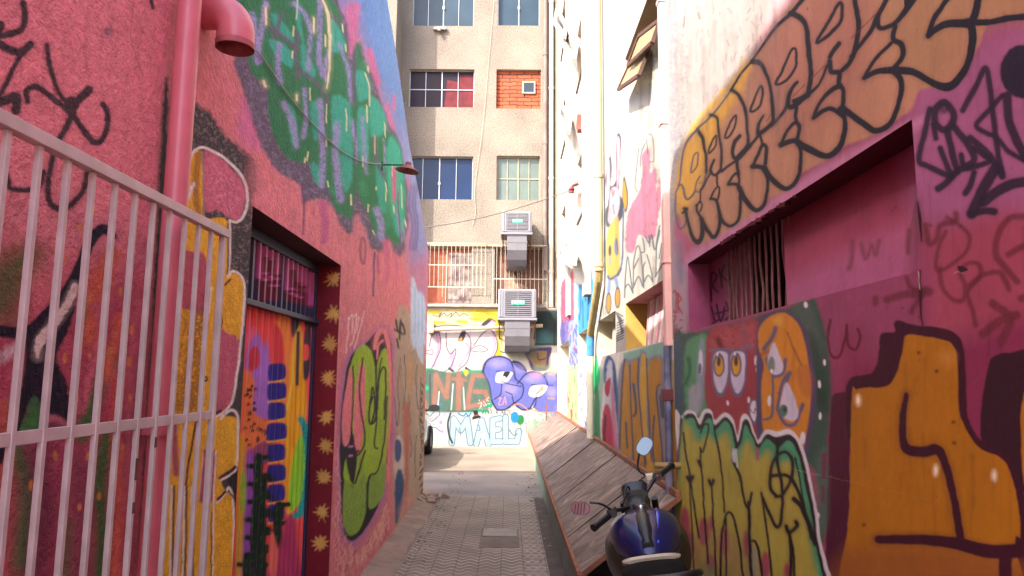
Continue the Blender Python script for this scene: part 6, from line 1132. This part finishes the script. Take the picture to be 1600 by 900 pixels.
# =====================================================================
#  motorcycle: local x right, y forward, z up; leaning on its side stand
# =====================================================================
moto = thing('motorcycle', 'blue and black motorcycle parked on its stand beside the right wall', 'motorcycle', (.79, 3.08, 0))
MM = Matrix.Translation((.755, 3.08, -.01)) @ Matrix.Rotation(math.radians(-8), 4, 'Z') @ Matrix.Rotation(math.radians(-9), 4, 'Y')
bluep = plain('metallic blue paint', '050c44', .32, metal=.2, var=.15, coat=.35); darkp = plain('gunmetal panel', '101216', .4, metal=.2, coat=.2); blackp = plain('satin black plastic', '0e0e10', .4); seatm = plain('black vinyl seat', '0a0909', .85, spec=.1, bs_=((90, 3, .15),)); chrome = plain('brushed steel', '8c8c90', .25, metal=1); mirm = plain('mirror glass', '444a52', .03, metal=1, var=.01); redm = plain('dark red reflector', '6a1828', .3); silv = plain('silver and seat sheen', 'a89e8e', .35, metal=.4)
def mo(name, mb, mat_, par=moto, **k): return obj(name, mb.xform(MM), mat_, par, **k)
for y, nm, r_, w_ in ((0, 'rear_wheel', .30, .065), (1.33, 'front_wheel', .30, .05)):
    Mt = Matrix.Translation((0, y, r_)) @ Matrix.Rotation(math.radians(90), 4, 'Y'); mb = MB(); mb.lathe([(r_ - .07, -w_ * .7), (r_ - .03, -w_), (r_ - .005, -w_ * .5), (r_, 0), (r_ - .005, w_ * .5), (r_ - .03, w_), (r_ - .07, w_ * .7)], Mt, 40, True); wq = mo('wheel', mb, rub, smooth=True)
    mb = MB(); mb.lathe([(r_ - .085, -.03), (r_ - .06, -.04), (r_ - .06, .04), (r_ - .085, .03)], Mt, 40, True)
    for k in range(5): a = 2 * math.pi * k / 5; mb.bar((0, y, r_), (0, y + (r_ - .07) * math.cos(a), r_ + (r_ - .07) * math.sin(a)), .03, .03, (1, 0, 0))
    mb.tube([(-.06, y, r_), (.06, y, r_)], .04, 14); mo('rim', mb, blackp, wq, smooth=True)
    mb = MB(); mb.lathe([(.06, .0), (.12, .0), (.12, .005), (.06, .005)], Mt @ Matrix.Translation((0, 0, .055)), 30, True); mo('brake_disc', mb, chrome, wq, smooth=True)
for sx in (-1, 1):
    mb = MB(); mb.tube([(sx * .09, 1.33, .30), (sx * .09, 1.22, .62)], .026, 12); mb.tube([(sx * .09, 1.22, .60), (sx * .09, 1.06, .99)], .019, 12); mo('fork_leg', mb, blackp, smooth=True)
    mb = MB(); mb.bar((sx * .07, 0, .30), (sx * .07, .42, .34), .03, .05); mo('swingarm', mb, blackp)
mb = MB(); mb.loft([((0, 1.0, .50), .05, .02, 2.5), ((0, 1.15, .60), .065, .03, 2.5), ((0, 1.33, .635), .065, .03, 2.5), ((0, 1.5, .60), .055, .025, 2.5)], 14); mo('front_mudguard', mb, blackp, smooth=True)
mb = MB(); mb.loft([((0, .30, .42), .13, .14, 3.5), ((0, .45, .42), .16, .19, 3.5), ((0, .70, .43), .16, .20, 3.5), ((0, .88, .45), .11, .15, 3.5)], 20); mo('engine', mb, plain('engine grey', '3a3a3c', .5, metal=.5), smooth=True)
mb = MB(); mb.bar((0, .2, .72), (0, 1.02, .84), .05, .06); mb.bar((0, .25, .35), (0, .25, .75), .05, .06, (1, 0, 0)); mb.bar((0, 1.02, .84), (0, .85, .4), .045, .05, (1, 0, 0)); mo('frame', mb, blackp)
# tank with its scooped shoulders
mb = MB(); mb.loft([((0, .36, .79), .07, .05, 2.0), ((0, .44, .83), .10, .085, 2.0), ((0, .54, .855), .155, .10, 2.2), ((0, .66, .875), .18, .115, 2.3), ((0, .76, .88), .185, .115, 2.3), ((0, .86, .87), .165, .095, 2.3), ((0, .93, .85), .11, .06, 2.1)], 36); mo('tank', mb, bluep, smooth=True)
mb = MB(); mb.loft([((0, .40, .86), .03, .04, 2.2), ((0, .50, .90), .045, .055, 2.2), ((0, .64, .935), .055, .06, 2.2), ((0, .78, .945), .055, .055, 2.2), ((0, .90, .91), .04, .04, 2.2)], 22); mo('tank_ridge', mb, darkp, smooth=True)
mb = MB(); mb.tube([(.05, .42, .885), (.066, .54, .938), (.078, .66, .972), (.080, .76, .978), (.07, .87, .950)], [.005, .009, .013, .012, .006], 10); mo('tank_stripe', mb, plain('bright blue stripe', '1c3cd0', .2, coat=1, metal=.2), smooth=True)
mb = MB(); mb.lathe([(.001, .012), (.03, .012), (.035, .006), (.036, -.01)], Matrix.Translation((0, .80, 1.0)), 20); mo('fuel_cap', mb, chrome, smooth=True)
for sx in (-1, 1):
    mb = MB(); mb.loft([((sx * .11, .45, .74), .03, .05, 2.2), ((sx * .15, .62, .77), .055, .10, 2.2), ((sx * .17, .80, .77), .055, .12, 2.2), ((sx * .13, .98, .77), .03, .07, 2.2)], 18); mo('side_shroud', mb, blackp, smooth=True)
    mb = MB(); mb.loft([((sx * .11, -.05, .66), .03, .05, 2.4), ((sx * .14, .15, .66), .04, .09, 2.4), ((sx * .13, .35, .66), .03, .08, 2.4)], 16); mo('side_panel', mb, darkp, smooth=True)
# seat, pale front strip, tail, grab rail
mb = MB(); mb.loft([((0, -.30, .90), .10, .03, 2.6), ((0, -.18, .895), .125, .04, 3), ((0, .0, .87), .135, .045, 3), ((0, .10, .845), .13, .045, 3)], 26); mo('pillion_seat', mb, seatm, smooth=True)
mb = MB(); mb.loft([((0, .08, .80), .135, .05, 3), ((0, .2, .79), .14, .045, 3), ((0, .32, .80), .115, .045, 3), ((0, .42, .82), .08, .04, 2.6)], 26); mo('rider_seat', mb, seatm, smooth=True)
mb = MB(); mb.loft([((0, .09, .895), .122, .010, 2.4), ((0, .125, .893), .13, .016, 2.4), ((0, .16, .872), .128, .012, 2.4)], 22); mo('seat_sheen', mb, silv, smooth=True)  # pale strip puts the beige reflection on the seat edge into colour
mb = MB(); mb.loft([((0, -.50, .86), .05, .02, 2.4), ((0, -.40, .855), .10, .045, 2.6), ((0, -.2, .82), .13, .055, 2.6), ((0, .1, .76), .13, .06, 2.6)], 24); mo('tail_cowl', mb, blackp, smooth=True)
mb = MB(); mb.tube([tuple(q_) for q_ in curve([(-.14, .0, .84), (-.165, -.16, .885), (-.16, -.28, .92), (-.08, -.34, .93), (.08, -.34, .93), (.16, -.28, .92), (.165, -.16, .885), (.14, .0, .84)], False, 5)], .014, 10); mo('grab_rail', mb, blackp, smooth=True)
mb = MB(); mb.loft([((0, -.56, .83), .04, .02, 2.6), ((0, -.49, .835), .06, .03, 2.6)], 14); mo('tail_light', mb, plain('tail lens', '5c0a10', .2), smooth=True)
for sx in (-1, 1): mb = MB(); mb.loft([((sx * .17, -.44, .80), .025, .018, 2.2), ((sx * .19, -.40, .80), .035, .022, 2.2)], 12); mb.tube([(sx * .06, -.40, .80), (sx * .16, -.41, .80)], .009, 8); mo('indicator', mb, plain('indicator lens', 'c8c4c0', .15) if sx < 0 else blackp, smooth=True)
mb = MB(); mb.bar((0, -.30, .78), (0, -.52, .52), .14, .02, (0, 0, 1)); mo('rear_mudguard', mb, blackp)
mb = MB(); mb.tube([(.12, .55, .28), (.15, .25, .30), (.15, -.25, .42)], [.03, .04, .05], 16); mo('exhaust', mb, plain('dark steel exhaust', '2c2c2e', .35, metal=.8), smooth=True)
mb = MB(); mb.tube([(-.10, .45, .28), (-.2, .42, .03)], .011, 8); mo('side_stand', mb, blackp, smooth=True)
# handlebar assembly, steering turned to the left
ST = Matrix.Translation((0, 1.0, .99)) @ Matrix.Rotation(math.radians(0), 4, 'Z')
WI = MM.inverted()
def W2(x, y, z): return WI @ Vector((x, y, z))
gr, gl = W2(.955, 4.22, 1.152), W2(.448, 3.74, .90); cc = (gr + gl) / 2; axis = (gr - gl).normalized()
mb = MB(); hb = [gl, gl + axis * .17, gl + axis * .24 + Vector((0, -.0, -.02)), cc + Vector((0, .03, -.055)), gr - axis * .24 + Vector((0, 0, -.02)), gr - axis * .17, gr]
mb.tube([tuple(q_) for q_ in curve(hb, False, 5)], .011, 12); mo('handlebar', mb, blackp, smooth=True)
for g_, s_ in ((gl, 1), (gr, -1)):
    mb = MB(); mb.tube([tuple(g_ - axis * s_ * .01), tuple(g_ + axis * s_ * .12)], .018, 14); mb.tube([tuple(g_ - axis * s_ * .012), tuple(g_ + axis * s_ * .006)], .021, 14); mo('grip', mb, blackp, smooth=True)
    f_ = Vector((0, .045, -.01)); mb = MB(); mb.tube([tuple(g_ + axis * s_ * .16 + f_ * .6), tuple(g_ + axis * s_ * .12 + f_ * 1.3), tuple(g_ + axis * s_ * .0 + f_ * 1.6)], [.009, .008, .006], 10); mo('lever', mb, blackp, smooth=True)
    mb = MB(); c0 = g_ + axis * s_ * .15; mb.loft([((c0.x, c0.y - .03, c0.z + .005), .026, .024, 3), ((c0.x, c0.y + .03, c0.z + .005), .03, .026, 3)], 14); sw = mo('switch_cluster', mb, blackp, smooth=True)
    if s_ < 0: mb = MB(); mb.lathe([(.001, .012), (.009, .01), (.011, 0)], Matrix.Translation(c0 + Vector((0, -.034, .008))) @ Matrix.Rotation(math.radians(90), 4, 'X'), 12); mo('kill_switch', mb, redm, sw, smooth=True)
mb = MB(); c0 = gr - axis * .19; mb.box((c0.x - .04, c0.y + .02, c0.z - .005), (c0.x + .02, c0.y + .06, c0.z + .035)); mo('brake_reservoir', mb, silv, bevel=.006)
# triple clamp, meters and headlamp
mb = MB(); mb.loft([((cc.x, cc.y - .05, cc.z - .07), .06, .03, 3), ((cc.x, cc.y + .03, cc.z - .05), .075, .04, 3), ((cc.x, cc.y + .09, cc.z - .05), .05, .03, 3)], 18); mo('top_clamp', mb, blackp, smooth=True)
mb = MB(); mb.loft([((cc.x, cc.y + .06, cc.z - .02), .07, .035, 2.6), ((cc.x, cc.y + .11, cc.z + .01), .075, .045, 2.6), ((cc.x, cc.y + .15, cc.z - .01), .06, .04, 2.6)], 18); mo('meter_cluster', mb, blackp, smooth=True)
mb = MB(); mb.loft([((cc.x, cc.y + .13, cc.z - .12), .07, .08, 2.4), ((cc.x, cc.y + .20, cc.z - .12), .08, .09, 2.2), ((cc.x, cc.y + .25, cc.z - .12), .065, .075, 2.2)], 20); mo('headlamp', mb, darkp, smooth=True)
for k in range(4): mb = MB(); mb.tube([tuple(q_) for q_ in curve([cc + axis * (.12 if k % 2 else -.12) + Vector((0, .03, .0)), cc + axis * (.05 if k % 2 else -.05) + Vector((0, .10, .05 - .02 * k)), cc + Vector((0, .08, -.15)), Vector((0, 1.0, .65))], False, 5)], .005, 8); mo('control_cable', mb, blackp, smooth=True)
# mirrors
rm = W2(*atY(1007, 697, 4.2)); rb = gr - axis * .17
mb = MB(); mb.tube([tuple(q_) for q_ in curve([rb, W2(*atY(998, 735, 4.18)), W2(*atY(999, 708, 4.2))], False, 5)], .006, 8); ms = mo('mirror_stem', mb, blackp, smooth=True)
def mirror(c, ang, front, back, a=.052, b_=.038, par=None):
    pts = [(a * math.copysign(abs(math.cos(t)) ** .75, math.cos(t)), b_ * math.copysign(abs(math.sin(t)) ** .75, math.sin(t))) for t in np.linspace(0, 2 * math.pi, 24, endpoint=False)]
    Mr = Matrix.Translation(c) @ Matrix.Rotation(math.radians(-14), 4, 'X') @ Matrix.Rotation(ang, 4, 'Y')
    mb = MB(); mb.prism(pts, lambda u, v: Mr @ Vector((u * 1.09, .0, v * 1.1)), lambda u, v: Mr @ Vector((u * .85, .022, v * .85))); h = mo('mirror_housing', mb, back, par, smooth=True)
    mb = MB(); mb.add([Mr @ Vector((u, -.0025, v)) for u, v in pts], [tuple(range(24))]); mo('mirror_glass', mb, front, h)
mirror(rm, math.radians(-50), mirm, blackp, par=moto)
lm = W2(*atY(907, 794, 3.75)); lb = gl + axis * .17
mb = MB(); mb.tube([tuple(q_) for q_ in curve([lb, W2(*atY(940, 788, 3.75)), W2(*atY(921, 785, 3.75))], False, 5)], .006, 8); mo('mirror_stem', mb, blackp, smooth=True)
mirror(lm, math.radians(12), redm, blackp, .046, .030, par=moto)
for k in range(4): mb = MB(); x = lm.x - .036 + k * .016; mb.bar((x, lm.y - .006, lm.z - .026), (x + .016, lm.y - .006, lm.z + .028), .007, .004, (1, 0, 0)); mo('mirror_rib', mb, blackp)
# =====================================================================
#  ground
# =====================================================================
m, n, b = newmat('yard concrete'); g = N(n, 'ShaderNodeNewGeometry')
c1 = noise_col(n, g.outputs['Position'], lin('74685c'), .22, 1.3, 9)
n.links.new(c1, b.inputs['Base Color']); b.inputs['Roughness'].default_value = .92; bump(n, b, g.outputs['Position'], [(5, 7, .25), (60, 5, .3)], .01); conc = m
m, n, b = newmat('apron concrete'); g = N(n, 'ShaderNodeNewGeometry'); c1 = noise_col(n, g.outputs['Position'], lin('7c7068'), .3, 1.1, 9)
n.links.new(c1, b.inputs['Base Color']); b.inputs['Roughness'].default_value = .9; bump(n, b, g.outputs['Position'], [(4, 7, .3), (50, 5, .3)], .01); apron = m
mb = MB(); mb.quad((-120, -60, 0), (120, -60, 0), (120, 160, 0), (-120, 160, 0)); struct('ground', mb, conc)
mb = MB(); mb.prism([(-1.2, 10.1), (-.5, 10.02), (.3, 10.15), (X0 + .0, 10.1), (X0, 12.75), (-.4, 12.8), (-1.3, 12.72), (-3, 12.8), (-3, 10.4), (-1.2, 10.4)], lambda a, b: (a, b, .0), lambda a, b: (a, b, .006)); struct('concrete_apron', mb, apron)
# wave-pattern paving: real relief lines computed from position
m, n, b = newmat('wave pattern paving'); g = N(n, 'ShaderNodeNewGeometry'); s_ = N(n, 'ShaderNodeSeparateXYZ'); n.links.new(g.outputs['Position'], s_.inputs[0])
def MN(op, a, b_=None, c=None):
    x = N(n, 'ShaderNodeMath', operation=op)
    for i, v in enumerate((a, b_, c)):
        if v is None: continue
        if isinstance(v, (int, float)): x.inputs[i].default_value = v
        else: n.links.new(v, x.inputs[i])
    return x.outputs[0]
X_, Y_ = s_.outputs[0], s_.outputs[1]
row = MN('DIVIDE', Y_, .105); rowi = MN('FLOOR', row)
sn = MN('SINE', MN('MULTIPLY', X_, 2 * math.pi / .15))
flip = MN('SUBTRACT', 1.0, MN('MULTIPLY', MN('GREATER_THAN', X_, .145), MN('MULTIPLY', MN('MODULO', rowi, 2.0), 2.0)))
ph = MN('ADD', row, MN('MULTIPLY', sn, .33))
tri = MN('ABSOLUTE', MN('SUBTRACT', MN('FRACT', ph), .5))
oval_ph = MN('ABSOLUTE', MN('SUBTRACT', MN('FRACT', MN('DIVIDE', Y_, .21)), .5))
ov_ = MN('ABSOLUTE', MN('SUBTRACT', MN('ADD', MN('MULTIPLY', oval_ph, 2.0), MN('MULTIPLY', MN('ABSOLUTE', sn), .55)), .75))
isov = MN('GREATER_THAN', X_, .145)
d_ = MN('ADD', MN('MULTIPLY', tri, MN('SUBTRACT', 1.0, isov)), MN('MULTIPLY', ov_, isov))
mr = N(n, 'ShaderNodeMapRange'); mr.interpolation_type = 'SMOOTHSTEP'; n.links.new(d_, mr.inputs[0]); mr.inputs[1].default_value = .06; mr.inputs[2].default_value = .22; mr.inputs[3].default_value = 1; mr.inputs[4].default_value = 0
jx = MN('ABSOLUTE', MN('SUBTRACT', MN('FRACT', MN('ADD', MN('DIVIDE', X_, .2), .275)), .5)); jy = MN('ABSOLUTE', MN('SUBTRACT', MN('FRACT', MN('DIVIDE', Y_, .2)), .5))
jm = MN('MAXIMUM', MN('GREATER_THAN', jx, .482), MN('MULTIPLY', MN('GREATER_THAN', jy, .485), .5))
nz = N(n, 'ShaderNodeTexNoise'); nz.inputs['Scale'].default_value = 1.4; nz.inputs['Detail'].default_value = 9; nz.inputs['Roughness'].default_value = .65; n.links.new(g.outputs['Position'], nz.inputs['Vector'])
worn = N(n, 'ShaderNodeMapRange'); n.links.new(nz.outputs[0], worn.inputs[0]); worn.inputs[1].default_value = .35; worn.inputs[2].default_value = .6; worn.inputs[3].default_value = .25; worn.inputs[4].default_value = 1
relief = MN('MULTIPLY', mr.outputs[0], worn.outputs[0])
base_ = noise_col(n, g.outputs['Position'], lin('7a6c60'), .3, 2.2, 9)
mx = N(n, 'ShaderNodeMixRGB'); n.links.new(MN('MULTIPLY', relief, .9), mx.inputs[0]); n.links.new(base_, mx.inputs[1]); mx.inputs[2].default_value = lin('b4a898') + [1]
mx2 = N(n, 'ShaderNodeMixRGB'); n.links.new(MN('MULTIPLY', jm, .6), mx2.inputs[0]); n.links.new(mx.outputs[0], mx2.inputs[1]); mx2.inputs[2].default_value = lin('4a3f38') + [1]
n.links.new(mx2.outputs[0], b.inputs['Base Color']); b.inputs['Roughness'].default_value = .85
bp = N(n, 'ShaderNodeBump'); bp.inputs['Strength'].default_value = 1; bp.inputs['Distance'].default_value = .012; n.links.new(MN('SUBTRACT', relief, jm), bp.inputs['Height'])
nz2 = N(n, 'ShaderNodeTexNoise'); nz2.inputs['Scale'].default_value = 45; nz2.inputs['Detail'].default_value = 5; n.links.new(g.outputs['Position'], nz2.inputs['Vector']); b2 = N(n, 'ShaderNodeBump'); b2.inputs['Strength'].default_value = .3; b2.inputs['Distance'].default_value = .006; n.links.new(nz2.outputs[0], b2.inputs['Height']); n.links.new(bp.outputs[0], b2.inputs['Normal']); n.links.new(b2.outputs[0], b.inputs['Normal'])
pave = m
mb = MB(); mb.prism([(-.99, -5), (.36, -5), (.36, 10.25), (-.2, 10.2), (-.92, 10.32)], lambda a, b: (a, b, 0), lambda a, b: (a, b, .012)); struct('pavement', mb, pave)
# dusty kerb strip along the pink wall, and the gutter on the right
kerbm = plain('dusty render', '8a7466', .95, var=.25, scale=4, bs_=((9, 7, .6), (60, 5, .4)), dist=.02)
s4 = MB(); ys_ = np.linspace(-5.9, 10.5, 120); vs = []; fs = []
for i, y in enumerate(ys_):
    wv = .02 * math.sin(y * 3.1) + .015 * math.sin(y * 7.7)
    for k, (dx, z) in enumerate(((0, .055), (.04, .05), (.11, .035), (.18 + wv, .022), (.25 + wv, .001))): vs.append((XL - .01 + dx, y, z + .006 * rng.randn() * (k < 4)))
for i in range(len(ys_) - 1):
    for k in range(4): fs.append((i * 5 + k, i * 5 + k + 1, (i + 1) * 5 + k + 1, (i + 1) * 5 + k))
s4.add(vs, fs); struct('kerb', s4, kerbm)
mb = MB(); mb.prism([(.36, -6), (.52, -6), (.52, 10.2), (.36, 10.25)], lambda a, b: (a, b, 0), lambda a, b: (a, b, .004)); struct('gutter', mb, plain('dark damp gutter', '4c423a', .9, var=.3, scale=5, bs_=((30, 5, .5),)))
mb = MB()
mb.box((-.28, 7.15, .012), (.12, 8.0, .0165)); mb2 = MB(); mb2.box((-.26, 7.62, .017), (.10, 7.98, .026))
dc = thing('inspection_cover', 'square patched cement slab set into the wave patterned paving', 'drain cover', (-.08, 7.6, .012))
obj('slab', mb, plain('plain patch cement', '6c5f54', .95, var=.25, scale=5, bs_=((12, 6, .6),)), dc, bevel=.002); obj('lid', mb2, plain('pale lid cement', '8e8478', .9, var=.15, scale=8, bs_=((20, 5, .4),)), dc, bevel=.003)
mb = MB()
for i in range(26):
    x, y, r = -1.08 + .14 * rng.randn() * .8, 10.0 + .22 * rng.randn(), .02 + .05 * rng.rand()
    Mt = Matrix.Translation((x, y, r * .4)) @ Matrix.Rotation(rng.rand() * 3, 4, 'Z') @ Matrix.Rotation(rng.rand() * .6, 4, 'X'); mb.box((-r, -r * .7, -r * .4), (r, r * .8, r * .5), Mt)
o = obj('rubble', mb, kerbm, bevel=.006); tag(o, 'small heap of rubble at the far foot of the pink building', 'rubble', kind='stuff')
mb = MB()
for i in range(220):
    side_ = rng.rand() < .5; x = (-.92 + abs(.12 * rng.randn())) if side_ else (.44 - abs(.1 * rng.randn())); y = 4.6 + rng.rand() * 8; r = .004 + .011 * rng.rand() ** 2
    Mt = Matrix.Translation((x, y, .014 + r * .4)) @ Matrix.Rotation(rng.rand() * 3, 4, 'Z'); mb.box((-r, -r * .6, -r * .3), (r, r * .6, r * .4), Mt)
o = obj('grit', mb, kerbm); tag(o, 'scattered grit and crumbs of plaster on the paving', 'grit', kind='stuff')
